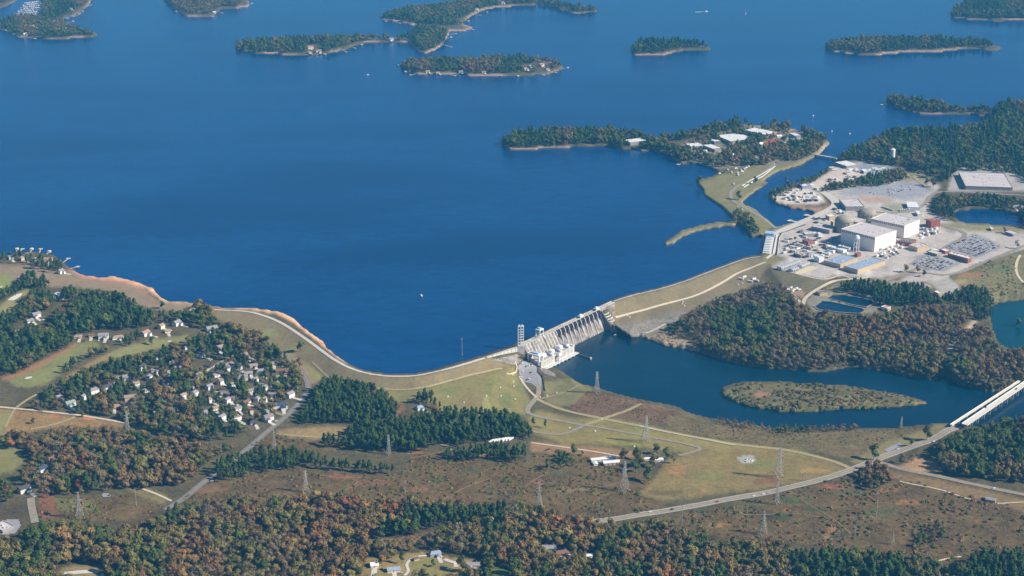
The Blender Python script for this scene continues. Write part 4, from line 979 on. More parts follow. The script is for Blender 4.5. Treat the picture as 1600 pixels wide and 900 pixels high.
ZONES = [([(470,768),(640,776),(625,815),(560,848),(480,845),(440,800)], dict(red=.09, orange=.20, brown=.42, olive=.21, yellow=.08)),
 ([(600,800),(720,796),(800,788),(785,822),(660,830),(600,838)], dict(olive=.16, yellow=.07, green=.12, pine=.65)),
 ([(850,798),(962,812),(965,852),(880,852),(825,832)], dict(red=.05, orange=.14, brown=.46, yellow=.09, olive=.26)),
 ([(-260,800),(260,800),(250,1040),(-260,1040)], dict(orange=.03, brown=.24, yellow=.07, olive=.36, green=.18, pine=.12)),
 ([(250,770),(470,768),(470,1040),(250,1040)], dict(orange=.05, brown=.40, grey=.18, olive=.20, green=.05, pine=.12)),
 ([(470,845),(580,848),(600,1040),(470,1040)], dict(red=.05, orange=.08, brown=.40, olive=.27, yellow=.05, pine=.15)),
 ([(740,845),(1080,845),(1080,1040),(740,1040)], dict(red=.02, orange=.05, brown=.28, olive=.36, green=.17, pine=.12)),
 ([(1060,815),(1240,840),(1240,1040),(1060,1040)], dict(brown=.28, grey=.12, olive=.34, green=.16, pine=.10)),
 ([(1240,840),(1445,855),(1445,1040),(1240,1040)], dict(brown=.16, olive=.12, green=.27, pine=.45)),
 ([(1100,485),(1210,478),(1215,535),(1130,548)], dict(grey=.25, olive=.15, green=.45, pine=.15)),
 ([(1030,440),(1240,440),(1230,590),(1030,590)], dict(brown=.10, grey=.50, olive=.22, green=.18)),
 ([(1230,470),(1430,470),(1420,545),(1230,540)], dict(orange=.05, red=.02, brown=.42, olive=.31, grey=.16, green=.04)),
 ([(1230,535),(1500,540),(1500,600),(1230,600)], dict(brown=.10, grey=.30, yellow=.02, olive=.36, green=.22))]
DRIFT = blur(vnoise(Z.shape, 12, 31)*.6 + vnoise(Z.shape, 5, 32)*.4, 1)
# ------------------------------------------------------------------ the dam
CONC = mat('weathered_concrete', lin(180,175,168), 0.9, 0.28, 0.12)
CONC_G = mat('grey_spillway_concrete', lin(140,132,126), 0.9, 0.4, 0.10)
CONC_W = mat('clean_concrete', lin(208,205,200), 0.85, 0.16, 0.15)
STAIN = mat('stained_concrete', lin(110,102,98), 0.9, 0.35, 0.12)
GATE = mat('dark_gate_steel', (0.03, 0.024, 0.028), 0.6, 0.25, 0.3)
WHITE = mat('white_paint', (0.80, 0.80, 0.80), 0.5, 0.06, 0.3)
PALEBLUE = mat('pale_blue_paint', (0.42, 0.55, 0.72), 0.5, 0.08, 0.3)
DARKST = mat('dark_steel', (0.07, 0.07, 0.08), 0.5, 0.15, 0.5)
GALV = mat('galvanised_steel', (0.52, 0.49, 0.45), 0.55, 0.12, 0.5, 0, 0.4)
A3, B3 = P(812, 540, 36), P(957, 472, 36)
E2 = (B3 - A3).xy.normalized()
DAM_RZ = math.atan2(E2.y, E2.x)
DAM_O = Vector((A3.x, A3.y, 0))
def dam_pt(s, y, z):
    return DAM_O + Vector((E2.x*s - E2.y*y, E2.y*s + E2.x*y, z))
dam = thing('dam', 'pale concrete dam with a long row of spillway gates', 'dam', DAM_O, DAM_RZ)
def extr(prof, s0, s1, mi=0, mb=None):
    mb = mb or MB(); n = len(prof)
    mb.add([(s0, y, z) for y, z in prof] + [(s1, y, z) for y, z in prof], [tuple(range(n)), tuple(range(n, 2*n))[::-1]] + [(i, n+i, n+(i+1) % n, (i+1) % n) for i in range(n)], mi)
    return mb
S0, S1, S2 = 97.0, 233.0, 282.0
part('bulkhead', extr([(4,-2),(4,35.4),(-4,35.4),(-4.5,33),(-9,27),(-20,8),(-22,-2)], 6, S0), CONC_G, dam)
for k in range(10):
    s = 12 + k*8.6
    part('penstock_rib', extr([(-4.2,35.2),(-4.9,33.4),(-9.35,27.1),(-20.1,8.9),(-20.1,6),(-6,28)], s, s + 3.8), CONC, dam)
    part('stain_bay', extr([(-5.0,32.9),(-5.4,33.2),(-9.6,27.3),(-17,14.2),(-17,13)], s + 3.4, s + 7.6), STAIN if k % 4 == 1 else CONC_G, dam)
ogee = [(4,-4),(4,21),(-3,21.6),(-6,21),(-8.5,19),(-11,15.2),(-13.5,10.4),(-16,5),(-18.6,-0.5),(-20,-4)]
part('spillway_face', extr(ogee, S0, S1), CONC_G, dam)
NB = 11
bw = (S1 - S0)/NB
pier_prof = [(3.5,20),(3.5,35.2),(-5,35.2),(-7.2,33),(-8.8,28.5),(-10.0,23.5),(-12.2,17.5),(-14.0,12.5),(-13.0,11),(-8,19),(-4,20.5)]
for k in range(NB + 1):
    s = S0 + k*bw
    part('pier', extr(pier_prof, s - .6, s + .6), CONC_W, dam)
    if k % 2 == 1 or k in (2, 8):
        part('training_rib', extr([(-12.2,16.4),(-14.6,10.6),(-18.9,1.2),(-18.9,-1.4),(-13.6,9.6)], s - .55, s + .55), CONC_W, dam)
for k in range(NB):
    s = S0 + k*bw
    part('gate', extr([(-3.6,21.3),(-5.2,28),(-4.6,34.4),(-5.2,34.4),(-6.0,28),(-4.6,21.3)], s + .7, s + bw - .7), GATE, dam)
    gb = MB()
    for sx in (s + 2.2, s + bw - 2.2):
        gb.bar((sx, -5.8, 28), (sx, -8.4, 29.5), .35)
    part('gate_arm', gb, GATE, dam, 'stuff')
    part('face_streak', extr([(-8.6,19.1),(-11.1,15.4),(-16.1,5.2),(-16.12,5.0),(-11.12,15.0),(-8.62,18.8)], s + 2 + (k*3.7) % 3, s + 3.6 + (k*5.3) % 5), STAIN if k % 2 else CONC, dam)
part('crest_deck', extr([(3.6,35.4),(3.6,36.2),(-4.2,36.2),(-4.2,35.4)], 2, S2), CONC, dam)
for y, nm in ((3.4, 'parapet'), (-4.0, 'parapet')):
    part(nm, extr([(y-.25,36.2),(y-.25,37.3),(y+.25,37.3),(y+.25,36.2)], 2, S2), CONC, dam)
part('abutment', MB().add([(S1+1,4,10),(S2,4,33),(S2,-4,33),(S1+1,-9,14),(S1+1,4,35.4),(S2,4,35.4),(S2,-4,35.4),(S1+1,-4.4,35.4)], [(3,2,1,0),(4,5,6,7),(0,1,5,4),(1,2,6,5),(2,3,7,6),(3,0,4,7)]), CONC_G, dam)
part('wing_wall', extr([(-3,35.3),(-9,33),(-18,22),(-30,9),(-42,6),(-42,-3),(-3,-3)], S1 - .1, S1 + 2.4), STAIN, dam)
for k in range(4):
    mb = MB()
    for j in range(6):
        a0, a1 = j/6, (j+1)/6
        mb.bar((S1 + 6 + 15*a0, -9.5 - k*4.2 - 2*math.sin(a0*3), 25.5 - k*3.6), (S1 + 6 + 15*a1, -9.5 - k*4.2 - 2*math.sin(a1*3), 25.5 - k*3.6), .9)
    part('step_wall', mb, CONC_W, dam)
part('step_slope', extr([(-4,27),(-9,22),(-26,8),(-30,0),(-4,0)], S1 + 2.6, S1 + 14), STAIN, dam)
# west retaining wall up to the embankment
w0, w1 = P(760, 558, 36), P(812, 541, 36)
wl = (w1 - w0).xy.length
ww = thing('retaining_wall', 'cream concrete wall joining the west embankment to the dam', 'wall', (w0.x, w0.y, 0), math.atan2(w1.y - w0.y, w1.x - w0.x))
mb = MB(); mb.add([(0,-2,34),(wl,-2,22),(wl,2,22),(0,2,34),(0,-1.6,36.6),(wl+4,-1.6,36.6),(wl+4,2,36.6),(0,2,36.6)], [(3,2,1,0),(4,5,6,7),(0,1,5,4),(1,2,6,5),(2,3,7,6),(3,0,4,7)])
part('wall', mb, CONC_W, ww)
mb = MB()
for k in range(9):
    mb.box(3 + k*(wl-6)/8, 3.7 + k*(wl-6)/8, -2.25, -1.5, 27, 36.5)
part('buttress', mb, CONC, ww, 'stuff')
part('coping', MB().box(-1, wl + 4, -2.4, -1.2, 36.65, 37.5), CONC, ww)
slab('apron', [(764,563),(808,553),(818,560),(812,569),(800,571),(786,567)], CONC_G, 'pale concrete apron below the retaining wall', 0.5, 1.0)
slab('ramp', [(957.5,473),(961,472),(960.5,490),(958.5,508),(953.5,508),(956.2,490)], CONC_G, 'straight pale concrete strip down the east embankment', 0.6, 0.7)
slab('apron', [(840,574),(847,574),(858,578),(868,584),(870,590),(864,589),(850,585)], CONC_G, 'pale stone bank beside the powerhouse', 0.5, 1.0)
# tall lattice tower on its pier
tw = thing('lift_tower', 'tall white open-frame tower rising from a concrete pier', 'tower', dam_pt(-1, -3, 0), .12)
part('pier', MB().box(-5.5, 5.5, -6, 6, 6, 38), CONC, tw)
TH, TZ = 33.0, 38.0
for x in (-4.6, 0, 4.6):
    for y in (-1.2, 1.2):
        part('leg', MB().bar((x, y, TZ), (x, y, TZ + TH), .42), WHITE, tw)
for k in range(8):
    z = TZ + .5 + k*(TH - 1)/7
    for y in (-1.2, 1.2):
        part('cross_beam', MB().box(-4.2, 4.2, y - .3, y + .3, z - .4, z + .4), WHITE, tw)
part('head_frame', MB().box(-5.2, 5.2, -2, 2, TZ + TH, TZ + TH + .8), WHITE, tw)
for x in (-2.4, 2.4):
    part('sheave_housing', MB().box(x - 1.4, x + 1.4, -1.6, 1.6, TZ + TH + .8, TZ + TH + 2.6), WHITE, tw)
# gantry crane on the crest
def portal(name, label, loc, lx, ly, h, m, m2, rz=DAM_RZ, beam=1.8, leg=1.2, cat='crane'):
    t = thing(name, label, cat, loc, rz)
    for x in (-lx/2, lx/2):
        for y in (-ly/2, ly/2):
            part('leg', MB().cbox(x, y, leg, leg, 0, h), m, t)
    part('girder', MB().box(-lx/2 - 1, lx/2 + 1, -ly/2 - 1, ly/2 + 1, h, h + beam), m, t)
    for y in (-ly/2, ly/2):
        part('brace', MB().box(-lx/2, lx/2, y - .4, y + .4, h*.45, h*.45 + .8), m2, t)
    part('hoist_house', MB().box(-lx*.3, lx*.25, -ly*.35, ly*.35, h + beam, h + beam + 2.2), m2, t)
    return t
portal('gantry_crane', 'white gantry crane standing on the dam crest', dam_pt(55, -1, 36.2), 9.5, 8, 12.5, WHITE, PALEBLUE)
for s, lb in ((177, 'small white hoist above the middle spillway gates'), (227, 'small white hoist at the end of the spillway')):
    portal('gate_hoist', lb, dam_pt(s, -1.5, 36.2), 8, 5, 2.6, WHITE, WHITE, beam=1.4, leg=.9, cat='hoist')
# powerhouse
ph = thing('powerhouse', 'long pale powerhouse with equipment on its roof beside the river', 'powerhouse', dam_pt(0, 0, 0), DAM_RZ)
part('wall', MB().box(4, 100.6, -42, -19, -3, 13.6), CONC_W, ph)
part('roof_deck', MB().box(3.4, 101.2, -42.6, -18.8, 13.6, 14.4), CONC, ph)
part('tailrace_deck', MB().box(8, 104, -49.5, -42.05, 1.6, 3.2), CONC_W, ph)
for k in range(9):
    part('tailrace_pier', MB().box(12 + k*11, 14.2 + k*11, -50.2, -44, -3, 1.6), CONC, ph)
for k in range(8):
    part('wall_panel', MB().box(8 + k*11.5, 17 + k*11.5, -42.22, -42.0, 4.5, 12.8), CONC, ph)
part('roof_parapet', MB().box(3.4, 101.2, -42.6, -42.0, 14.4, 15.6), CONC_W, ph)
part('end_bay', MB().box(96, 100.5, -41.8, -30, 14.4, 17), CONC_W, ph)
for k, s in enumerate((30, 54, 78)):
    g = part('generator_housing', MB().lathe([(5.6,14.4),(5.6,18.2),(5.0,18.9),(2,19.4),(.3,19.5)], 18, s, -27), WHITE, ph)
    part('transformer', MB().box(s + 6.6, s + 12, -33, -26, 14.4, 19.2).box(s + 7.2, s + 11.4, -34.2, -33, 15, 18.4), mat('blue_grey_paint', (0.22, 0.23, 0.36), 0.6, 0.1), ph)
    part('bushing', MB().lathe([(.5,19.2),(.25,21.5)], 6, s + 8, -29).lathe([(.5,19.2),(.25,21.5)], 6, s + 10.4, -29), WHITE, ph, 'stuff')
    part('vent_box', MB().box(s + 8, s + 12.4, -40.5, -35.5, 14.4, 17.4), WHITE, ph)
part('generator_housing', MB().lathe([(4.2,14.4),(4.2,17.6),(3.6,18.2),(.3,18.6)], 16, 91, -33), WHITE, ph)
portal('gantry_crane', 'big white portal crane at the near end of the powerhouse', dam_pt(8, -27, 8.4), 11, 22, 15, WHITE, PALEBLUE, beam=2.6, leg=2.2)
portal('gantry_crane', 'small white crane straddling the powerhouse front wall', dam_pt(50, -46, 3.3), 7, 5, 11, WHITE, WHITE, beam=1.4, leg=.9)
# boom in the tailwater, fence wall at the car park
q0, q1 = dam_pt(101, -50, 0), P(922, 561, 0)
ql = (q1 - q0).length
t = thing('guide_wall', 'thin dark wall running out into the river from the powerhouse', 'wall', q0, math.atan2(q1.y - q0.y, q1.x - q0.x))
part('wall', MB().box(0, ql, -.8, .8, -2, 2.2), STAIN, t)
part('end_post', MB().box(ql - .5, ql + 2.5, -1.6, 1.6, -2, 3.4), CONC, t)
def wall_along(pix, h, w, m, name, label, cat, posts=None):
    pts_ = [P(u, v) for u, v in pix]
    o = pts_[0]
    t = thing(name, label, cat, o)
    for a, b in zip(pts_, pts_[1:]):
        d = (b - a).xy.normalized(); nn_ = Vector((-d.y, d.x))*w/2
        a2, b2 = a - o, b - o
        mb = MB(); mb.add([(a2.x-nn_.x, a2.y-nn_.y, a2.z-1), (b2.x-nn_.x, b2.y-nn_.y, b2.z-1), (b2.x+nn_.x, b2.y+nn_.y, b2.z-1), (a2.x+nn_.x, a2.y+nn_.y, a2.z-1),
            (a2.x-nn_.x, a2.y-nn_.y, a2.z+h), (b2.x-nn_.x, b2.y-nn_.y, b2.z+h), (b2.x+nn_.x, b2.y+nn_.y, b2.z+h), (a2.x+nn_.x, a2.y+nn_.y, a2.z+h)],
            [(3,2,1,0),(4,5,6,7),(0,1,5,4),(1,2,6,5),(2,3,7,6),(3,0,4,7)])
        part('panel', mb, m, t)
    return t
wall_along([(839.5,571),(841,583),(848,589),(851.5,611)], 2.0, 1.2, DARKST, 'fence_wall', 'dark wall along the river side of the powerhouse car park', 'wall')
wall_along([(805,566),(808,574),(806,582),(797,585),(791,584)], 1.6, 2.0, mat('tan_concrete', lin(226,204,164), .9, .1), 'fence_wall', 'pale curved retaining kerb beside the car park', 'wall')

# ------------------------------------------------------------------ road bridges
def bridge(name, label, a, b, w, z, m, npier, rail=.9, cat='bridge'):
    a3, b3 = P(*a, z), P(*b, z)
    ln = (b3 - a3).xy.length
    t = thing(name, label, cat, (a3.x, a3.y, 0), math.atan2(b3.y - a3.y, b3.x - a3.x))
    part('deck', MB().box(0, ln, -w/2, w/2, z - .9, z), m, t)
    for y in (-w/2 + .2, w/2 - .2):
        part('parapet', MB().box(0, ln, y - .2, y + .2, z, z + rail), m, t)
    for y in (-w/3, 0, w/3):
        part('girder', MB().box(0, ln, y - .5, y + .5, z - 2.3, z - .9), CONC, t)
    for k in range(1, npier):
        s = ln*k/npier
        p = MB().box(s - .9, s + .9, -w/2 + .3, w/2 - .3, z - 3.4, z - 2.3)
        for y in (-w/2 + 1.2, 0, w/2 - 1.2):
            p.lathe([(.75, -3), (.75, z - 3.4)], 8, s, y)
        part('pier', p, CONC, t)
    return t
BR_W = mat('bright_bridge_concrete', lin(220,216,208), 0.85, 0.08, 0.15)
bridge('road_bridge', 'wide pale road bridge crossing the river at the right', (1507,663), (1622,585), 9.5, 10.4, BR_W, 13)
bridge('road_bridge', 'narrow older white bridge beside the wide one', (1486,663.5), (1592.5,595), 3.2, 10.4, BR_W, 9)
bridge('canal_bridge', 'thin pale bridge across the mouth of the plant canal', (1269,240.5), (1308,247.5), 8, 35.2, BR_W, 6)

# ------------------------------------------------------------------ power station
GREY_RF = mat('pale_roof_membrane', lin(204,194,192), 0.9, 0.10, 0.08)
CREAM = mat('cream_cladding', lin(238,231,222), 0.7, 0.05, 0.1)
BLUE_RF = mat('blue_grey_metal_roof', lin(160,176,196), 0.55, 0.10, 0.1)
DOME = mat('bare_dome_concrete', lin(164,156,140), 0.9, 0.12, 0.08)
BRICK = mat('red_brick', (0.36, 0.12, 0.08), 0.9, 0.15, 0.5)
DKROOF = mat('dark_flat_roof', lin(120,116,120), 0.9, 0.12, 0.2)
WHITE_RF = mat('white_roof', (0.78, 0.77, 0.75), 0.8, 0.07, 0.15)
TANWALL = mat('tan_wall', lin(204,180,146), 0.85, 0.08, 0.3)
GREYWALL = mat('grey_wall', lin(158,152,150), 0.85, 0.1, 0.3)
VENT = mat('roof_vent_metal', (0.55, 0.56, 0.58), 0.5, 0.1, 0.5)
def roof_block(name, label, Lp, Fp, Rp, h, wall_m, roof_m, g=33.0, extras=True, cat='building', parapet=.7, nvent=4, pieces=6):
    """box building from the photo pixels of three roof corners (left, front, right) and its height"""
    l, f, r = (P(*q, g + h) for q in (Lp, Fp, Rp))
    a = (l - f).xy; La = a.length; ax = a/La
    b = (r - f).xy; ay = Vector((ax.y, -ax.x))
    if ay.dot(b) < 0:
        ay = -ay
    Lb = ay.dot(b)
    # local frame: x along ay (right), y along ax (left-away): right-handed
    rz = math.atan2(ay.y, ay.x)
    sgn = 1 if (ay.x*ax.y - ay.y*ax.x) > 0 else -1
    t = thing(name, label, cat, (f.x, f.y, g), rz)
    if g >= 35:
        cc = f.xy + ax*La/2 + ay*Lb/2
        KEEP_OFF.append((cc.x, cc.y - 4, max(La, Lb)*.5 + 4)); KEEP_OFF.append((cc.x, cc.y - 26, max(La, Lb)*.32 + 3))
    Y = La*sgn
    y0, y1 = min(0, Y), max(0, Y)
    part('wall', MB().box(0, Lb, y0, y1, -2, h), wall_m, t)
    rf = part('roof', MB().box(-.3, Lb + .3, y0 - .3, y1 + .3, h + .02, h + .35), roof_m, t)
    if parapet:
        e = .6
        link('parapet', MB().box(-.4, Lb+.4, y0-.4, y0-.4+e, h+.36, h+.36+parapet).box(-.4, Lb+.4, y1+.4-e, y1+.4, h+.36, h+.36+parapet).box(-.4, -.4+e, y0+.21, y1-.21, h+.36, h+.36+parapet).box(Lb+.4-e, Lb+.4, y0+.21, y1-.21, h+.36, h+.36+parapet).mesh('parapet', wall_m), rf)
    rr = random.Random(hash_(label))
    for k in range(nvent):
        vx, vy = Lb*rr.uniform(.15, .85), y0 + (y1 - y0)*rr.uniform(.12, .88)
        link('roof_vent', MB().cbox(vx, vy, rr.uniform(1.5, 3), rr.uniform(1.5, 3), h + .36, h + rr.uniform(1.2, 2)).mesh('roof_vent', VENT), rf)
    if pieces:
        for k in range(pieces):   # wall panels on the two seen sides
            w = (y1 - y0)/pieces
            part('wall_panel', MB().box(-.12, -.002, y0 + k*w + .25, y0 + (k+1)*w - .25, .5, h - .6), wall_m, t)
        n2 = max(2, int(pieces*Lb/(y1 - y0)))
        for k in range(n2):
            w = Lb/n2
            yy = y0 if sgn > 0 else y1
            part('wall_panel', MB().box(k*w + .25, (k+1)*w - .25, yy - (.12 if sgn > 0 else 0), yy + (0 if sgn > 0 else .12), .5, h - .6), wall_m, t)
    return t, Lb, y0, y1
def hash_(s):
    return sum((i + 1)*ord(c) for i, c in enumerate(s)) % 99991
t1, lb, y0, y1 = roof_block('turbine_hall', 'huge cream turbine hall nearest the water tower', (1314.5,358.3), (1367.4,371.5), (1400,359.9), 30, CREAM, GREY_RF, nvent=7, pieces=9)
t2, lb2, y02, y12 = roof_block('turbine_hall', 'huge cream turbine hall farther back beside the brick annex', (1361,342.2), (1413.3,353.3), (1446.7,345.5), 27, CREAM, GREY_RF, nvent=7, pieces=9)
for t, a_, b_, h in ((t1, y0, y1, 30), (t2, y02, y12, 27)):
    for k in range(16):
        w = (b_ - a_)/16
        part('louvre', MB().box(-.9, -.14, a_ + k*w + w*.2, a_ + k*w + w*.75, h - 4.5, h - .5), GREYWALL, t)
    for k in range(7):
        part('roof_seam', MB().box(lb*.02, (lb if t is t1 else lb2)*.98, a_ + (b_-a_)*(k+1)/8 - .2, a_ + (b_-a_)*(k+1)/8 + .2, h + .36, h + .55), VENT, t)
roof_block('warehouse', 'blue-grey roofed warehouse, left half, beside the storage yard', (1287.3,407.2), (1313.2,413.6), (1339,403.0), 7.5, TANWALL, BLUE_RF, nvent=6)
roof_block('warehouse', 'blue-grey roofed warehouse, right half, beside the storage yard', (1318.5,415.9), (1340.2,422), (1380.7,407.2), 7.5, TANWALL, BLUE_RF, nvent=6)
roof_block('plant_building', 'square pale flat-roofed building north of the domes', (1311.4,311.7), (1321.5,323.3), (1348,320.2), 9, GREYWALL, GREY_RF, nvent=4)
roof_block('plant_building', 'low grey auxiliary building in front of the near dome', (1268,354), (1296,360), (1308,355), 8, GREYWALL, GREY_RF, nvent=6)
roof_block('plant_building', 'grey block between the two domes', (1322,344), (1340,348), (1352,343), 18, GREYWALL, GREY_RF, nvent=3)
roof_block('plant_building', 'small yellow block beside the near dome', (1290,336), (1296,339), (1303,336), 9, TANWALL, CREAM, nvent=0, pieces=2)
roof_block('plant_building', 'narrow pale stack house at the foot of the near dome', (1298,346), (1302,347), (1305,345.5), 12, TANWALL, CREAM, nvent=0, pieces=1)
roof_block('plant_building', 'white cube building between yard and warehouse', (1271.5,400.5), (1280,403.5), (1286,401), 9.5, WHITE, WHITE_RF, nvent=2, pieces=2)
roof_block('plant_building', 'long white gabled shed below the turbine hall', (1292,385), (1317.5,392), (1322.5,390), 6, WHITE, WHITE_RF, nvent=2)
roof_block('plant_building', 'second long white shed tucked by the water tower', (1310,384), (1326,388.3), (1328.5,387.2), 4, WHITE, WHITE_RF, nvent=1)
roof_block('plant_building', 'small red plant building among the yards', (1253.5,375), (1262.5,378), (1269,375.5), 7, BRICK, DKROOF, nvent=1, pieces=2)
roof_block('plant_building', 'grey shed with white roof below the causeway', (1255,363.5), (1258,366), (1273,360.5), 6, GREYWALL, WHITE_RF, nvent=2, pieces=2)
roof_block('plant_building', 'little white shed near the dark shadowed yard', (1275,364), (1279,366.2), (1284,364.8), 6, WHITE, WHITE_RF, nvent=0, pieces=1)
roof_block('plant_building', 'dark-sided pale shed at the yard corner', (1240,395.5), (1251,399), (1254,397.6), 6, DKROOF, GREY_RF, nvent=1, pieces=2)
roof_block('plant_building', 'small brick block next to the blue warehouses', (1335,396), (1340,397.5), (1345.5,395.8), 6, BRICK, DKROOF, nvent=0, pieces=1)
roof_block('plant_building', 'red brick annex at the end of the far turbine hall', (1447,343), (1455,347), (1467,344.5), 13, BRICK, BRICK, nvent=2, pieces=2)
roof_block('office_building', 'flat-roofed brick office lit orange beside the car park', (1420.5,383), (1433.7,387.5), (1449,383.5), 8, TANWALL, GREY_RF, nvent=4)
roof_block('office_building', 'dark flat-roofed office behind the orange-lit one', (1404,377), (1424,380.5), (1438,376.5), 7, BRICK, DKROOF, nvent=4)
roof_block('office_building', 'long white-roofed brick building between the car parks', (1481,396), (1512.5,404.5), (1518.5,402.5), 7, BRICK, WHITE_RF, nvent=3)
roof_block('office_building', 'low white gatehouse with brick end by the car parks', (1469,389.8), (1477,393), (1483.5,390.8), 5, BRICK, WHITE_RF, nvent=0, pieces=2)
roof_block('office_building', 'small pale canopy hall above the lower car park', (1449.5,393.5), (1464,397.5), (1470.5,394.8), 4.5, GREYWALL, mat('sage_roof', lin(210,208,180), .8, .08), nvent=0, pieces=3)
roof_block('office_building', 'little white hall behind the canopy hall', (1453,390), (1462,392.3), (1468,390), 4.5, GREYWALL, WHITE_RF, nvent=0, pieces=2)
roof_block('warehouse', 'vast pale warehouse roof at the far right', (1498,269), (1509,291), (1581,291.5), 9, GREYWALL, GREY_RF, nvent=14, pieces=8)
roof_block('warehouse', 'white roofed depot by the canal bridge', (1304.5,254), (1323,260), (1336,255.5), 7, GREYWALL, WHITE_RF, nvent=2)
roof_block('marquee_hall', 'bright white roofed hall beside the cask rows', (1415.5,315.5), (1419,324), (1437,323), 6, WHITE, WHITE_RF, nvent=0, pieces=3)
roof_block('plant_building', 'white and blue office cabin on the gravel yard', (1246,286.5), (1254,291.2), (1262,288.8), 6, mat('blue_cabin_wall', (.28,.34,.55), .7, .1), WHITE_RF, nvent=0, pieces=2)
roof_block('plant_building', 'small white store in the north car park', (1346,265), (1350,268.5), (1356,266.5), 5, WHITE, WHITE_RF, nvent=0, pieces=1)
roof_block('plant_building', 'white shed by the marquee road', (1430,330), (1434,335), (1440,333.5), 5, WHITE, WHITE_RF, nvent=0, pieces=1)
roof_block('lodge', 'pale roofed lodge by the far pond', (1570,362), (1583,366.5), (1589,363.5), 5, GREYWALL, GREY_RF, nvent=0, pieces=2)
roof_block('lodge', 'white hut left of the lodge by the far pond', (1545,355), (1549,358.5), (1553,357), 4, TANWALL, WHITE_RF, nvent=0, pieces=1)
roof_block('pump_house', 'small dark-roofed pump house above the settling basins', (1276,455), (1281,458.5), (1289,454.5), 4, TANWALL, DKROOF, g=26.5, nvent=0, pieces=1)
roof_block('pump_house', 'tan block in the lower plant yard', (1459,455.5), (1466,459), (1470,456.5), 5, TANWALL, CREAM, g=28.5, nvent=0, pieces=1)
roof_block('pump_house', 'white-walled yard building at the edge of the peninsula wood', (1234,464), (1242,471), (1248,468), 4, WHITE, WHITE_RF, g=25, nvent=0, pieces=1)
roof_block('pump_house', 'white hut with pink roof right of the settling basins', (1377,479.5), (1385,482), (1391,479.5), 4, WHITE, mat('pink_roof', lin(206,150,132), .9, .1), g=24.5, nvent=0, pieces=1)
roof_block('campus_building', 'white flat-roofed campus block on the western side', (1071,225), (1080,229.5), (1098,226.5), 7, GREYWALL, WHITE_RF, g=36, nvent=3, pieces=2)
roof_block('campus_building', 'white campus block nearest the shore trees', (1098,227), (1114,233), (1121,229), 7, GREYWALL, WHITE_RF, g=36, nvent=2, pieces=2)
roof_block('campus_building', 'small grey-walled campus block behind the shore blocks', (1109,218.5), (1116,221.5), (1124,219.5), 7, DKROOF, WHITE_RF, g=36, nvent=1, pieces=2)
roof_block('campus_building', 'largest white roof of the campus on the peninsula', (1119,212), (1141,221), (1155,207.5), 8, GREYWALL, WHITE_RF, g=36, nvent=6, pieces=3)
roof_block('campus_building', 'long white campus building at the back of the peninsula', (1163,203.5), (1196,211), (1209,206), 8, GREYWALL, WHITE_RF, g=36, nvent=5, pieces=4)
roof_block('campus_building', 'small white pavilion by the grey campus car park', (1233.5,208.5), (1242,212.5), (1248,210), 6, GREYWALL, WHITE_RF, g=36, nvent=1, pieces=2)
roof_block('campus_building', 'white building among the western peninsula trees', (975,219), (985,223), (1003,216.5), 8, GREYWALL, WHITE_RF, g=35, nvent=1, pieces=2)
roof_block('yard_building', 'grey flat-roofed depot at the lower left edge', (-12,822), (4,830), (20,822), 5, GREYWALL, GREY_RF, g=27.5, nvent=3, pieces=2)
# reactor domes
for lb_, (u, v) in (('bare concrete reactor dome nearest the turbine hall', (1318,361)), ('second bare concrete reactor dome, farther back', (1353.5,350))):
    sx, sy = scale_at(u, v)
    r = 14.2/sx
    H = 24/sy
    t = thing('reactor_dome', lb_, 'reactor building', P(u, v, 33))
    prof = [(r, -2), (r, H*.70), (r + .5, H*.70), (r + .5, H*.73), (r*.97, H*.74)]
    part('cylinder', MB().lathe(prof, 40), DOME, t)
    for k in range(10):
        a = math.pi*2*k/10
        part('pilaster', MB().cbox(r*math.cos(a), r*math.sin(a), 1.4, 1.4, -1, H*.70), DOME, t)
    part('dome', MB().lathe([(r*.97*math.cos(a), H*.74 + (H*.28)*math.sin(a)) for a in np.linspace(0, 1.52, 9)], 40), DOME, t)
# water tower and tank
sx, sy = scale_at(1337.5, 393)
t = thing('water_tower', 'white globe water tower on legs in front of the turbine hall', 'water tower', P(1337.5, 393, 33))
R, HT = 4.6/sx, 21.5/sy
bl = part('tank', MB().lathe([(R*math.cos(a), HT + R*math.sin(a)*.95) for a in np.linspace(-1.5, 1.5, 11)], 20), WHITE, t)
part('balcony', MB().lathe([(R*1.08, HT - .5), (R*1.08, HT + .3), (R*.9, HT + .3)], 20), WHITE, t)
for k in range(6):
    a = k*math.pi/3 + .3
    part('leg', MB().bar((R*1.0*math.cos(a), R*1.0*math.sin(a), -1), (R*.82*math.cos(a), R*.82*math.sin(a), HT), .55), WHITE, t)
part('riser', MB().lathe([(1.3, -1), (1.3, HT - R*.8)], 12), WHITE, t)
for z in (HT*.3, HT*.6):
    mb = MB()
    for k in range(6):
        a, b = k*math.pi/3 + .3, (k+1)*math.pi/3 + .3
        q = R*(1.0 - .18*z/HT)
        mb.bar((q*math.cos(a), q*math.sin(a), z), (q*math.cos(b), q*math.sin(b), z), .25)
    part('ring_brace', mb, WHITE, t)
t = thing('storage_tank', 'tall white standpipe tank rising from the northern woods', 'tank', P(1394, 250))
part('shell', MB().lathe([(6, -1), (6, 26), (5.6, 26.8)], 22), WHITE, t)
part('roof', MB().lathe([(6.1, 26.8), (3, 28.4), (.4, 28.9)], 22), WHITE, t)
KEEP_OFF.append((P(1394, 250).x, P(1394, 250).y - 10, 13))
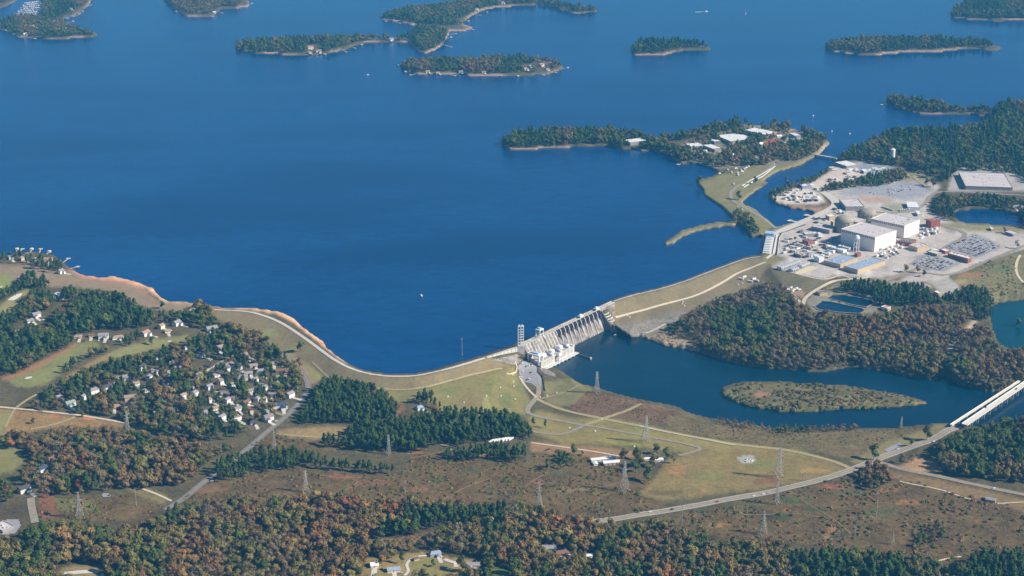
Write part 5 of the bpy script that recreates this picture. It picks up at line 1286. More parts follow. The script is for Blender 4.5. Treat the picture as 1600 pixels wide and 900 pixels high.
# intake structure at the lake edge
i0, i1 = P(1203, 396, 34), P(1209, 367, 34)
il = (i1 - i0).xy.length
t = thing('intake_structure', 'pale gridded water intake with a white gantry at the lake edge', 'intake', (i0.x, i0.y, 30), math.atan2(i1.y - i0.y, i1.x - i0.x))
KEEP_OFF.append((i0.x, i0.y, 60))
part('deck', MB().box(0, il, 0, 15, 3.4, 4.2), CONC_W, t)
part('roof_deck', MB().box(il*.86, il*1.0, -1, 17, 4.2, 12), PALEBLUE, t)
for k in range(9):
    part('trash_rack_bay', MB().box(il*.04 + k*il*.09, il*.04 + k*il*.09 + il*.045, 1.5, 13.5, 4.2, 7.4), WHITE, t)
for k in range(10):
    part('pier', MB().box(k*il*.097, k*il*.097 + 1.6, -1, 16, -6, 3.4), CONC, t)
part('guard_wall', MB().box(-2, il + 3, -6.5, -5.2, 3.0, 5.8), CONC_W, t)
part('guard_wall', MB().box(2, il*.25, -15, -14, 3.2, 4.6), CONC_W, t)
wall_along([(1213,399),(1217,372),(1222,364)], 2.5, 1.0, DARKST, 'fence_wall', 'dark fence line beside the causeway road', 'fence')
wall_along([(1217,366),(1240,358),(1258,351)], 1.5, .8, DARKST, 'fence_wall', 'dark fence along the plant side of the canal', 'fence')
# canal platforms
for (u, v), lb_ in (((1237,346.5), 'pale platform standing in the canal, nearer the intake'), ((1263,338), 'pale platform standing in the canal, farther along')):
    p = P(u, v, LAKE)
    t = thing('water_platform', lb_, 'platform', p, -.7)
    part('deck', MB().box(-9, 14, -3.2, 3.2, 1.2, 2.2).box(-9, -2, -6, 6, 1.25, 2.3), CONC_W, t)
    for x in (-7, 0, 7, 12):
        part('pile', MB().lathe([(.6, -6), (.6, 1.2)], 8, x, 0), CONC, t)
# storage units in two long rows
def unit_proto():
    b = MB()
    b.add([(x, y, z) for x in (-1.5, 1.5) for y, z in ((-6,0),(-6,4.2),(-4.4,5.6),(4.4,5.6),(6,4.2),(6,0))], [(0,1,2,3,4,5),(11,10,9,8,7,6)] + [(i, 6+i, 6+(i+1) % 6, (i+1) % 6) for i in range(6)])
    c = MB().box(-1.7, 1.7, -6.2, 6.2, -.6, .12)
    d = MB().box(-.5, .5, -6.3, -6.0, .5, 3)
    return b.mesh('shell', WHITE), c.mesh('plinth', CONC), d.mesh('vent_door', DARKST)
us_, up_, ud_ = unit_proto()
def unit_row(a, b, n, label, group, rz, sc=1.0, z=33.0):
    for k in range(n):
        u, v = a[0] + (b[0]-a[0])*k/(n-1), a[1] + (b[1]-a[1])*k/(n-1)
        t = thing('storage_unit', label, 'storage unit', P(u, v, z + .5), rz, group, (sc*.6, sc, sc))
        for nm, me in (('shell', us_), ('plinth', up_), ('vent_door', ud_)):
            link(nm, me, t)
unit_row((1218,421), (1246,411), 12, 'white storage unit in the back row of the fenced storage yard', 'back row of storage units', .75)
unit_row((1236,424), (1244,421), 4, 'white storage unit in the short front row, lower end', 'front row of storage units, lower end', .75)
unit_row((1250,418), (1261,413.5), 6, 'white storage unit in the front row, upper end', 'front row of storage units, upper end', .75)
unit_row((1379,324), (1394,329), 6, 'white upright cask beside the far turbine hall, left cluster', 'left cask cluster', .2, .6)
unit_row((1406,329.5), (1436,325.5), 10, 'white upright cask in the row under the marquee hall', 'cask row under the marquee hall', .2, .6)
slab('concrete_pad', [(1238,427),(1262,415.5),(1280,417),(1276,421),(1252,430)], mat('pad_concrete', lin(214,202,168), .9, .15), 'pale empty concrete pad in the storage yard', .45, 1.0)
# ------------------------------------------------------------------ houses
WALLS = {'white': mat('white_siding', (0.80, 0.78, 0.74), .8, .06, .5), 'cream': mat('cream_siding', lin(240,222,190), .8, .06, .5), 'brick': mat('house_brick', (0.33, 0.15, 0.10), .9, .12, .6), 'tan': mat('tan_siding', lin(206,180,150), .85, .08, .5), 'grey': mat('grey_siding', lin(180,178,176), .85, .06, .5)}
ROOFS = {'grey': mat('grey_shingle', lin(150,146,150), .9, .15, .6), 'mauve': mat('mauve_shingle', lin(142,128,130), .9, .15, .6), 'navy': mat('slate_blue_shingle', lin(70,82,104), .9, .15, .6), 'brown': mat('brown_shingle', lin(128,98,82), .9, .15, .6), 'tan': mat('tan_shingle', lin(160,142,126), .9, .15, .6), 'blue': mat('pale_blue_roof', lin(150,166,184), .6, .08, .6), 'dark': mat('charcoal_shingle', lin(84,80,84), .9, .15, .6), 'pink': mat('pinkish_tile', lin(172,138,126), .9, .12, .6), 'green': mat('sage_shingle', lin(150,160,146), .9, .15, .6), 'white': WHITE_RF}
GLASS = mat('window_glass', (0.03, 0.04, 0.06), 0.15, .1, 1, 0, 0, .6)
DOORM = mat('front_door', (0.18, 0.07, 0.05), .6, .1)
CHIM = mat('chimney_brick', (0.34, 0.17, 0.12), .9, .15, 1)
def gable(L_, W, h, rh, ov=.6, x0=0, y0=0, along='x', hip=0.0):
    a, b = (L_/2 + ov, W/2 + ov)
    hx = a*hip*1.6 if hip else 0
    v = [(-a,-b,h),(a,-b,h),(a,b,h),(-a,b,h),(-a + hx,0,h+rh),(a - hx,0,h+rh),(-a,-b,h-.3),(a,-b,h-.3),(a,b,h-.3),(-a,b,h-.3)]
    f = [(0,1,5,4),(2,3,4,5),(1,2,5),(3,0,4),(6,7,1,0),(7,8,2,1),(8,9,3,2),(9,6,0,3),(9,8,7,6)]
    if along == 'y':
        v = [(-y, x, z) for x, y, z in v]
    return [(x + x0, y + y0, z) for x, y, z in v], f
def house(u, v, L_, W, rot, wall, roof, label, st=2, wing=True, hip=0.0, name='house', keep=True):
    L_, W = L_*.86, W*.86
    p = P(u, v)
    t = thing(name, label, 'house', (p.x, p.y, p.z + .1), math.radians(rot))
    h = 2.9*st + .3
    rh = W*.30
    wm, rm = WALLS[wall], ROOFS[roof]
    b = MB().box(-L_/2, L_/2, -W/2, W/2, -1.5, h)
    if not hip:
        for s in (-1, 1):
            b.add([(s*L_/2, -W/2, h), (s*L_/2, W/2, h), (s*(L_/2), 0, h + rh*.97)], [(0, 1, 2) if s > 0 else (2, 1, 0)])
    part('wall', b, wm, t)
    vs, fs = gable(L_, W, h, rh, hip=hip)
    rf = part('roof', MB().add(vs, fs), rm, t)
    if wing:
        wl_, ww_, wh = W*.62, L_*.36, h*.78
        x0 = L_*.22*(1 if hash_(label) % 2 else -1)
        b = MB().box(x0 - ww_/2, x0 + ww_/2, -W/2 - wl_*.75, -W/2 + .02, -1.5, wh)
        b.add([(x0 - ww_/2, -W/2 - wl_*.75, wh), (x0 + ww_/2, -W/2 - wl_*.75, wh), (x0, -W/2 - wl_*.75, wh + ww_*.28)], [(0, 1, 2)])
        part('wing_wall', b, wm, t)
        vs, fs = gable(wl_*1.5, ww_, wh, ww_*.3, .5, x0, -W/2 - wl_*.05, 'y')
        link('wing_roof', MB().add(vs, fs).mesh('wing_roof', rm), rf)
        part('garage_door', MB().box(x0 - ww_*.32, x0 + ww_*.32, -W/2 - wl_*.75 - .08, -W/2 - wl_*.75 - .005, 0, 2.6), WALLS['white'], t)
    link('chimney', MB().cbox(L_*.3, W*.12, 1.2, 1.2, h*.7, h + rh + 1.2).mesh('chimney', CHIM), rf)
    for z in ([1.2] if st == 1 else [1.2, 4.2]):
        for x in (-.36, -.12, .12, .36):
            part('window', MB().box(L_*x - .7, L_*x + .7, W/2 + .005, W/2 + .09, z, z + 1.5), GLASS, t)
        for y in (-.25, .22):
            part('window', MB().box(L_/2 + .005, L_/2 + .09, W*y - .7, W*y + .7, z, z + 1.5), GLASS, t)
            part('window', MB().box(-L_/2 - .09, -L_/2 - .005, W*y - .7, W*y + .7, z, z + 1.5), GLASS, t)
    part('door', MB().box(-L_*.02 - .6, -L_*.02 + .6, -W/2 - .09, -W/2 - .005, 0, 2.2), DOORM, t)
    gx = L_*.22*(1 if hash_(label) % 2 else -1) if wing else 0
    part('driveway', MB().box(gx - 2.6, gx + 2.6, -W*1.0 - 14, -W/2 - (W*.47 if wing else .1), -.6, .18), CONC_RD, t)
    if keep:
        KEEP_OFF.append((p.x, p.y - 6, max(L_, W)*.5 + 6))
        KEEP_OFF.append((p.x + 5, p.y - 21, max(L_, W)*.35 + 6))
    return t
HOUSES = [
 (356,575,21,14,38,'white','mauve','large house with mauve roof and white walls above the village lane',2),
 (438,637,25,14,10,'white','navy','house with dark slate-blue roof beside the road bend',2),
 (419,656,17,12,40,'white','mauve','house with lilac-grey roof lowest on the curving road',2),
 (453,620,15,11,55,'white','grey','white gabled house just inside the road bend',2),
 (408,584,16,11,20,'white','grey','grey-roofed house left of the brown-roofed one',2),
 (441,581,24,11,8,'brick','brown','long brown-roofed house near the top of the road bend',1),
 (440,591,18,10,0,'tan','tan','tan-roofed house below the long brown roof',1),
 (380,593,17,11,10,'white','grey','white house with three small gables in the middle of the village',2),
 (327,608,12,10,50,'white','grey','small grey-roofed white house beside the cul-de-sac stub',2),
 (352,616,20,11,-15,'tan','mauve','low mauve-roofed house right of the cul-de-sac stub',1),
 (304,618,12,10,60,'white','grey','white house at the left end of the village lane',2),
 (355,629,11,9,60,'white','grey','white cottage in the middle of the lower village',2),
 (385,630,14,10,50,'white','brown','rust-brown roofed house with a bright drive',1),
 (402,627,10,9,70,'white','grey','narrow grey gabled house left of the slate-blue roof',2),
 (413,628,8,8,60,'white','tan','small tan-roofed house touching the narrow grey one',2),
 (394,640,18,9,5,'brick','brown','low brown roof on the bottom lane of the village',1),
 (414,645,15,9,5,'white','green','sage-grey roofed house above the lilac-grey one',1),
 (276,508,16,12,60,'white','grey','bright white house at the head of the fairway',2),
 (331,517,22,14,30,'white','grey','grand white house by the embankment field',2),
 (314,558,14,10,65,'white','blue','pale-blue roofed house among the upper village pines',1),
 (343,547,18,12,35,'tan','tan','tan mottled-roof house above the village lane',2),
 (381,559,15,11,60,'tan','tan','tan-roofed house at the right end of the village lane',2),
 (268,569,11,9,40,'white','grey','small white house under dark pines left of the village',1),
 (262,519,11,9,20,'cream','tan','little cream house near the fairway head',1),
 (162,528,19,12,8,'white','grey','wide grey-roofed house facing the fairways',2),
 (184,529,22,11,25,'white','tan','long tan-roofed house facing the fairways',1),
 (227,524,17,12,60,'white','pink','pinkish-roofed white house facing the fairway corner',2),
 (252,513,12,10,60,'cream','tan','cream house in the gap of pines above the fairway',2),
 (122,528,15,10,10,'tan','tan','tan house at the left end of the fairway row',1),
 (143,526,10,8,10,'tan','brown','small brown house second in the fairway row',1),
 (167,609,17,12,40,'white','dark','bright white twin-gabled house in the left woods',2),
 (147,614,16,11,40,'white','grey','grey-roofed house left of the twin-gabled one',2),
 (110,634,17,11,40,'white','green','sage-roofed white house above the clay field',2),
 (204,625,20,11,15,'tan','tan','tan house with sunlit gables in the left woods',2),
 (182,637,13,10,10,'brick','pink','pinkish-roofed brick house above the pylon',1),
 (197,639,13,11,50,'cream','tan','pale tan-roofed house beside the pinkish one',2),
 (213,601,11,9,30,'white','tan','small house high in the left woods',1),
 (233,593,11,9,60,'white','grey','narrow white house high in the left woods',2),
 (198,593,14,10,20,'white','grey','grey-roofed house near the second fairway',2),
 (130,624,9,8,70,'white','grey','tiny white house between the sage and grey roofs',2),
 (88,464,14,10,60,'white','blue','white and blue house behind the shore field',2),
 (57,495,16,11,40,'white','grey','grey-roofed house at the left under the bunker pines',2),
 (47,503,14,10,40,'white','grey','white gabled house at the left under the bunker pines',1),
 (6,526,14,10,30,'cream','grey','cream house at the left picture edge',1),
 (76,409,18,11,5,'tan','pink','broad pink-roofed house on the lake shore',2),
 (95,427,13,10,60,'white','grey','grey-gabled house at the end of the shore lane',2),
 (34,407,10,9,60,'tan','tan','tan shore house left of the pink roof',2),
 (54,409,9,8,60,'white','grey','narrow white shore house beside the pink roof',2),
 (18,405,12,9,30,'white','grey','leftmost white house on the lake shore',2),
 (655,639,13,10,40,'white','blue','lone blue-roofed house below the embankment',1),
 (585,885,11,11,10,'white','white','white-roofed house at the bottom of the picture',1),
 (615,892,18,10,10,'white','blue','long blue-grey roofed house at the bottom of the picture',1),
 (680,867,16,10,15,'grey','blue','pale-blue roofed house at the top of the foreground lawn',1),
 (739,885,19,10,5,'white','grey','grey-roofed white house right of the foreground lawn',1),
 (858,858,20,11,0,'grey','grey','grey-roofed house in the foreground autumn wood',1),
 (877,866,21,11,15,'brick','brown','red-brown roofed house in the foreground autumn wood',1),
 (38,768,18,12,45,'white','dark','charcoal-roofed white house above the short grey street',2),
 (67,737,15,11,50,'white','navy','dark blue-roofed house among the left autumn trees',2),
 (81,722,16,11,50,'tan','brown','tan house with a sunlit orange wall in the left wood',2),
 (485,76,22,15,20,'cream','pink','cream villa with pink roof on the double island',2),
 (498,82,20,13,10,'cream','tan','waterside cream villa on the double island',2),
 (483,83,14,11,40,'cream','tan','small cream wing house beside the island villas',1),
 (611,63,18,12,20,'white','grey','white house on the low neck of the double island',2),
 (780,99,14,11,60,'white','grey','white house high on the villa island',2),
 (820,110,18,13,50,'cream','tan','twin-gabled cream villa at the right of the villa island',2),
 (828,106,14,11,50,'white','grey','white villa just above the twin-gabled one',2),
 (846,103,18,13,30,'cream','tan','upper right cream villa of the villa island',2),
 (856,109,14,11,10,'white','grey','waterside white villa at the right tip of the villa island',1),
 (668,113,15,11,20,'cream','tan','small cream house at the left shore of the villa island',1),
 (684,115,14,10,20,'tan','pink','pinkish boathouse cottage on the villa island',1),
 (85,36,18,13,50,'white','grey','white house in the middle of the marina headland',2),
 (50,43,18,13,30,'cream','tan','cream house left on the marina headland',2),
 (95,47,20,13,10,'white','grey','white house near the tip of the marina headland',1),
 (14,40,18,13,10,'grey','grey','grey house at the left edge of the marina headland',1),
 (66,48,16,12,20,'grey','mauve','mauve house low on the marina headland',1),
 (112,16,18,13,40,'tan','tan','tan house on the upper marina headland',2),
 (785,6,18,13,30,'white','grey','white house near the top edge island shore',2),
 (312,20,18,12,10,'grey','mauve','mauve house on the top edge headland',1),
 (282,8,16,11,10,'white','pink','pale shore house on the top edge headland',1),
 (292,545,12,9,40,'white','grey','small grey-roofed house between pines left of the village lane',1),
 (300,600,12,9,20,'cream','tan','small tan-roofed house above the white left-end house',1),
 (338,588,12,9,40,'white','grey','small white house under the mauve-roofed one',1),
 (364,602,12,9,30,'white','tan','little tan-roofed house in the village centre',1),
 (392,612,11,9,20,'white','grey','small grey house below the three-gabled one',1),
 (425,603,12,9,50,'white','brown','brown-roofed house inside the village above the slate-blue roof',1),
 (428,570,12,9,10,'cream','grey','small cream house above the long brown roof',1),
 (372,640,12,9,30,'white','grey','small white house on the bottom village lane, left end',1),
 (335,640,11,9,30,'cream','tan','small cream house lowest in the left village',1),
 (248,560,12,9,30,'white','grey','white house in the pines below the second fairway',1),
 (228,612,12,9,30,'cream','tan','small tan-roofed house right of the sunlit gables',1),
 (258,600,12,9,40,'white','grey','small white house in the middle left woods',1),
 (238,640,11,9,30,'tan','brown','small brown house deep in the left woods',1),
 (92,622,11,9,40,'white','grey','small white house at the left end of the woods',1),
 (30,520,13,9,20,'white','grey','small white house left below the bunker pines',1),
 (110,505,12,9,30,'white','grey','small white house inside the big pine wood',1),
 (300,487,13,10,40,'tan','mauve','mauve-roofed house near the crest of the embankment',1),
 (40,54,16,11,20,'white','white','white boathouse on the marina headland shore',1),
 (125,52,16,11,10,'white','grey','white house on the tip of the marina headland',1),
 (80,22,16,11,40,'cream','tan','tan-roofed house behind the marina headland villas',1),
 (105,30,16,11,40,'white','grey','white house in the bay of the marina headland',1),
 (660,48,16,11,20,'white','grey','white house on the neck of the double island',1),
 (680,64,16,11,20,'cream','tan','cream cottage at the right of the double island neck',1),
 (700,36,16,11,20,'white','grey','white house on the north half of the double island',1),
 (745,15,16,11,20,'cream','tan','cream cottage on the north shore bay',1),
 (720,113,14,10,10,'white','grey','white cottage on the front shore of the villa island',1),
 (756,114,14,10,10,'cream','tan','cream cottage on the front shore of the villa island',1),
 (335,20,15,10,10,'white','white','white cottage on the top edge headland point',1),
 (1519,226,12,9,60,'white','grey','small white house in the woods north of the plant',2),
 (1591,236,18,11,30,'white','grey','grey-white house in the woods at the far right',1),
 (1590,325,30,14,0,'grey','grey','long grey shed behind the far pond',1)]
for k, (u, v, L_, W, rot, wa, ro, lb_, st) in enumerate(HOUSES):
    house(u, v, L_, W, rot, wa, ro, lb_, st, wing=(k % 4 != 3) and L_ > 12, hip=.22 if k % 3 == 1 else 0.0)
for k, (u, v) in enumerate([(285,575),(310,590),(328,573),(330,628),(318,646),(346,656),(366,624),(372,577),(396,573),(399,597),(426,618),(370,656),(396,662),(286,622),(270,642),(265,586),(242,580),(222,577),(186,592),(412,610),(388,585),(345,600)]):
    hh = house(u, v, 12 + k % 3*1.5, 9.5, (20, 60, -15, 40)[k % 4], ('grey', 'white', 'tan', 'white')[k % 4], ('grey', 'mauve', 'dark', 'tan', 'grey')[k % 5], 'small muted house half hidden among the village trees', 1 + k % 2, wing=k % 2 == 0, hip=.2 if k % 3 == 0 else 0.0)
    hh['group'] = 'small houses half hidden among the village trees'
for k, (u, v) in enumerate([(1128,240),(1145,243),(1160,232),(1188,226),(1217,214),(1225,226),(1100,238),(1088,232),(1178,250),(1150,252)]):
    hh = house(u, v, 16, 10, (20, 50)[k % 2], 'white', 'white', 'small pale building among the campus trees', 1, wing=False)
    hh['group'] = 'small buildings among the campus trees'
# farm sheds, trailers, pump hut
def shed(u, v, L_, W, rot, h, wall, roof, label, name='shed'):
    p = P(u, v)
    t = thing(name, label, 'shed', (p.x, p.y, p.z), math.radians(rot))
    part('wall', MB().box(-L_/2, L_/2, -W/2, W/2, -1.5, h), WALLS[wall], t)
    vs, fs = gable(L_, W, h + .02, W*.16, .5)
    part('roof', MB().add(vs, fs), ROOFS[roof], t)
    for k in range(int(L_//6)):
        part('door', MB().box(-L_/2 + 2 + k*6, -L_/2 + 5 + k*6, -W/2 - .08, -W/2 - .005, 0, h*.75), WALLS['grey'], t)
    KEEP_OFF.append((p.x, p.y - 6, L_*.5 + 4))
    return t
shed(942,719,36,8,14,3.4,'white','white','long low white-roofed farm shed')
shed(955,725,24,9,12,4,'brick','white','shorter white-roofed farm shed with brick wall')
shed(930,726,9,6,100,3,'white','white','small white shed at the end of the farm sheds')
shed(1029,720,12,8,10,3.5,'white','white','white-roofed shed right of the farm trees')
shed(1011,719,9,6,10,3.2,'tan','white','small pale shed between the farm trees')
shed(992,726,9,7,20,3.2,'white','blue','little pale-blue shed under the farm trees')
shed(1548,783,13,8,-25,3.5,'grey','grey','small grey shed below the side road at the right')
shed(923,870,12,7,10,3,'white','white','small white shed in the foreground wood')
shed(650,875,7,5,30,2.8,'tan','brown','little brown outbuilding at the lawn edge')
def trailer(u, v, L_, rot, label, group=None, w=3.2, h=3.4, z=None, wm=WHITE):
    p = P(u, v, z)
    t = thing('trailer', label, 'trailer', (p.x, p.y, p.z + .3), math.radians(rot), group)
    part('box', MB().box(-L_/2, L_/2, -w/2, w/2, .7, h), wm, t)
    part('roof_cap', MB().box(-L_/2 - .1, L_/2 + .1, -w/2 - .1, w/2 + .1, h, h + .2), WHITE_RF, t)
    for x in (-L_*.3, L_*.3):
        part('wheel_set', MB().box(x - .6, x + .6, -w/2 + .2, w/2 - .2, -.3, .7), DARKST, t)
    return t
for k in range(7):
    trailer(768 + k*5, 692 - k*.8, 12, 55, 'white trailer in the slanted row beside the pine wood', 'trailers beside the pine wood')
for k, (u, v, L_, r) in enumerate([(1228,378,12,-35),(1236,374,9,-35),(1243,381,12,-35),(1236,387,12,-35),(1250,384,14,-35),(1262,388,14,-35),(1258,393,12,-35),(1276,392,14,-35),(1283,396,16,-35),(1290,398,16,-35),(1297,394,14,-35),(1266,396,12,35),(1247,390,10,35),(1230,391,9,35),(1272,386,12,35),(1287,378,10,-35),(1290,403,12,-35),(1302,372,8,-35),(1296,381,9,-35)]):
    trailer(u, v, L_, r, 'pale site cabin crowded into the yard between causeway and warehouses', 'site cabins in the plant yard', z=33.1, wm=(WHITE, TANWALL, GREYWALL)[k % 3])
for k, (u, v, L_, r) in enumerate([(1299,263,12,10),(1304,266,14,10),(1326,269,12,10),(1366,264,14,10),(1372,266,16,10),(1380,264,12,10),(1384,267,12,10),(1262,293,10,60),(1275,296,12,-60),(1268,290,9,20)]):
    trailer(u, v, L_, r, 'white trailer parked on the northern gravel yards', 'trailers on the northern yards', z=34.2 if v < 280 else 33.4)
for k, (u, v) in enumerate([(1386,390),(1392,387),(1398,391),(1402,385),(1390,394),(1381,396),(1408,388),(1376,400),(1395,397),(1412,383),(1448,362),(1455,360),(1442,366),(1450,368),(1460,363),(1437,369)]):
    p = P(u, v, 33.1)
    t = thing('transformer', 'pale transformer in the cluster beside the turbine halls' if k < 10 else 'pale transformer in the cluster right of the far turbine hall', 'transformer', p, .8, 'transformers at the near turbine hall' if k < 10 else 'transformers at the far turbine hall')
    part('tank', MB().box(-3, 3, -2, 2, 0, 4.5), VENT, t)
    part('radiator', MB().box(-2.8, 2.8, -3.2, -2.05, .6, 4), WHITE, t)
    part('bushing', MB().lathe([(.5,4.5),(.2,7)], 6, -1.6, 0).lathe([(.5,4.5),(.2,7)], 6, 1.6, 0), WHITE, t, 'stuff')
for k, (u, v) in enumerate([(1228,301),(1238,305),(1245,300),(1248,308),(1254,312),(1231,310),(1240,313),(1262,308),(1226,306),(1258,303),(1236,298),(1266,313),(1252,297),(1276,309)]):
    p = P(u, v, 33.3)
    t = thing('material_stack', 'dark stack of materials lying on the pale gravel yard', 'stack', p, k*.9, 'material stacks on the gravel yard')
    part('base', MB().box(-3.6, 3.6, -1.8, 1.8, 0, .5), DARKST, t)
    part('load', MB().box(-3.3, 3.3, -1.6, 1.6, .5, 2.2 + (k % 3)*.5), (DARKST, VENT, STAIN)[k % 3], t)
for k, (u, v) in enumerate([(1231,453),(1236,451),(1241,454),(1245,452),(1249,454),(1239,456),(1236,460)]):
    trailer(u, v, 6, 20 + 30*(k % 2), 'small white container grouped on the brown patch below the storage yard', 'containers below the storage yard', 2.6, 3)
for k, (u, v) in enumerate([(1158,437),(1163,434),(1172,441),(1178,437),(1182,440)]):
    trailer(u, v, 9, 35 if k % 2 else -30, 'white cabin grouped at the end of the east embankment', 'cabins at the end of the east embankment', 3, 3.2)

rk2 = random.Random(21)
def clutter(poly, n, label, group, z=33.1):
    k = 0
    us = [p[0] for p in poly]; vs = [p[1] for p in poly]
    while k < n:
        u, v = rk2.uniform(min(us), max(us)), rk2.uniform(min(vs), max(vs))
        if not inside(poly, [u], [v])[0]:
            continue
        k += 1
        a, b, h = rk2.uniform(2, 6), rk2.uniform(1.6, 3.2), rk2.uniform(1.5, 4.2)
        cw, m = rk2.choice((('white', WHITE), ('silver', VENT), ('tan', TANWALL), ('grey', GREYWALL), ('dark', DARKST), ('rusty', STAIN), ('dark', DARKST), ('brick-red', BRICK) if k % 5 == 0 else ('silver', VENT)))
        t = thing('equipment_box', cw + ' ' + label, 'equipment', P(u, v, z), rk2.choice((.75, -.8, .7)), group)
        part('housing', MB().box(-a, a, -b, b, 0, h), m, t)
        part('lid', MB().box(-a - .15, a + .15, -b - .15, b + .15, h, h + .3), WHITE_RF if m is WHITE else m, t)
clutter([(1222,372),(1258,352),(1300,368),(1310,380),(1330,400),(1290,408),(1255,402),(1224,396)], 60, 'small equipment box in the crowded yard west of the turbine halls', 'equipment in the west plant yard')
clutter([(1368,392),(1404,376),(1412,384),(1398,404),(1372,412)], 16, 'small equipment box in front of the near turbine hall', 'equipment in front of the near turbine hall')
clutter([(1430,360),(1462,352),(1480,362),(1440,372)], 14, 'small equipment box right of the far turbine hall', 'equipment right of the far turbine hall')
clutter([(1262,342),(1300,326),(1345,330),(1345,338),(1300,345),(1270,350)], 22, 'small equipment box between the canal road and the domes', 'equipment between canal and domes')
clutter([(1290,268),(1330,264),(1380,268),(1340,278),(1295,284)], 18, 'small stored crate on the northern gravel yard', 'crates on the northern gravel yard', 33.9)
clutter([(1212,308),(1240,296),(1278,304),(1285,314),(1240,317)], 24, 'stored crate on the round gravel yard by the canal', 'crates on the round gravel yard', 33.3)
# ------------------------------------------------------------------ pylons and poles
def pylon(u, v, hpx, label, wide=.17, arms=3, name='transmission_tower'):
    p = P(u, v)
    H = hpx/scale_at(u, v)[1]
    t = thing(name, label, 'pylon', p, random.Random(hash_(label)).uniform(.3, 1.0))
    b0, b1, waist = H*wide*.5, H*.022, H*.62
    def half(z):
        return b0 + (b1*1.7 - b0)*z/waist if z < waist else b1*1.7 + (b1 - b1*1.7)*(z - waist)/(H - waist)
    for sx_ in (-1, 1):
        for sy_ in (-1, 1):
            part('leg', MB().bar((sx_*b0, sy_*b0, -1), (sx_*half(waist), sy_*half(waist), waist), H*.0058).bar((sx_*half(waist), sy_*half(waist), waist), (sx_*b1, sy_*b1, H), H*.005), GALV, t)
    mb = MB(); lv = [0, .2, .36, .49, .6, .7, .78, .86, .93, 1]
    for a, b in zip(lv, lv[1:]):
        za, zb = a*H, b*H
        ha, hb = half(za), half(zb)
        for q in range(4):
            c0, c1 = [(-1,-1),(1,-1),(1,1),(-1,1)][q], [(1,-1),(1,1),(-1,1),(-1,-1)][q]
            mb.bar((c0[0]*ha, c0[1]*ha, za), (c1[0]*hb, c1[1]*hb, zb), H*.0024)
            mb.bar((c1[0]*ha, c1[1]*ha, za), (c0[0]*hb, c0[1]*hb, zb), H*.0024)
            mb.bar((c0[0]*hb, c0[1]*hb, zb), (c1[0]*hb, c1[1]*hb, zb), H*.0024)
    part('lattice', mb, GALV, t, 'stuff')
    for k in range(arms):
        z = H*(.70 + .13*k); w = H*(.13 - .018*k)
        for s in (-1, 1):
            m2 = MB().bar((0, 0, z + H*.02), (s*w, 0, z), H*.0045).bar((0, 0, z - H*.012), (s*w, 0, z), H*.0045)
            part('cross_arm', m2, GALV, t)
    return t
for u, v, h_, lb_, w_, a_ in [(478,770,34,'pale lattice pylon in the brown scrub left of centre',.24,3),(607.5,711,31,'lattice pylon in front of the long pine wood',.16,3),(932.5,614,33,'lattice pylon on the river bank below the dam',.22,3),(1009,691,41,'thin lattice pylon in the tailwater meadow',.28,1),(975.5,767,45,'tall lattice pylon near the farm sheds',.28,1),(842,793,36,'lattice pylon at the top edge of the foreground wood',.28,2),(1217,746,46,'tall lattice pylon in the open field beside the highway',.24,2),(1214,788,35,'slender pylon just below the highway',.16,3),(1192.5,835,35,'thin pylon in the brown scrub right of centre',.28,1),(125,810,40,'thin A-shaped pylon in the lower left clearing',.3,1),(200,679,36,'pylon at the end of the left clay field',.18,2),(428.5,699,27,'pylon beside the neighbourhood road',.2,2),(1395,851,18,'small pylon in the right-hand scrub',.28,1),(1408,668,17,'faint small pylon by the near river bank',.2,2),(1003,690,40,'second thin pylon mast in the tailwater meadow',.06,1)][:14]:
    pylon(u, v, h_, lb_, w_, a_)
POLE_M = mat('weathered_pole', (0.34, 0.30, 0.25), .9, .15, .6)
def pole(u, v, hpx, label):
    p = P(u, v)
    H = hpx/scale_at(u, v)[1]
    t = thing('utility_pole', label, 'pole', p, .6)
    part('shaft', MB().lathe([(.55, -1), (.35, H)], 8), POLE_M, t)
    part('cross_arm', MB().box(-2.4, 2.4, -.15, .15, H*.90, H*.90 + .35), POLE_M, t)
    part('insulator', MB().lathe([(.2, H*.9 + .35), (.12, H*.9 + 1)], 6, -2.1, 0).lathe([(.2, H*.9 + .35), (.12, H*.9 + 1)], 6, 2.1, 0), WHITE, t, 'stuff')
for u, v, h_, lb_ in [(633,773,22,'pole standing in the scrub above the red foreground trees'),(935.5,802,24,'pole in the scrub below the farm sheds'),(213,790,28,'pole in the lower left scrub'),(1065,822,32,'pole beside the highway left end'),(1335,842,20,'pole in the right-hand scrub'),(1369,806,38,'tall pole below the brown tree clump'),(1255,752,15,'left pole of the pair in the open field'),(1259,751,15,'right pole of the pair in the open field'),(1075,777,16,'faint pole at the left end of the open field'),(722,560,33,'thin mast standing at the lake edge of the dam')]:
    pole(u, v, h_, lb_)

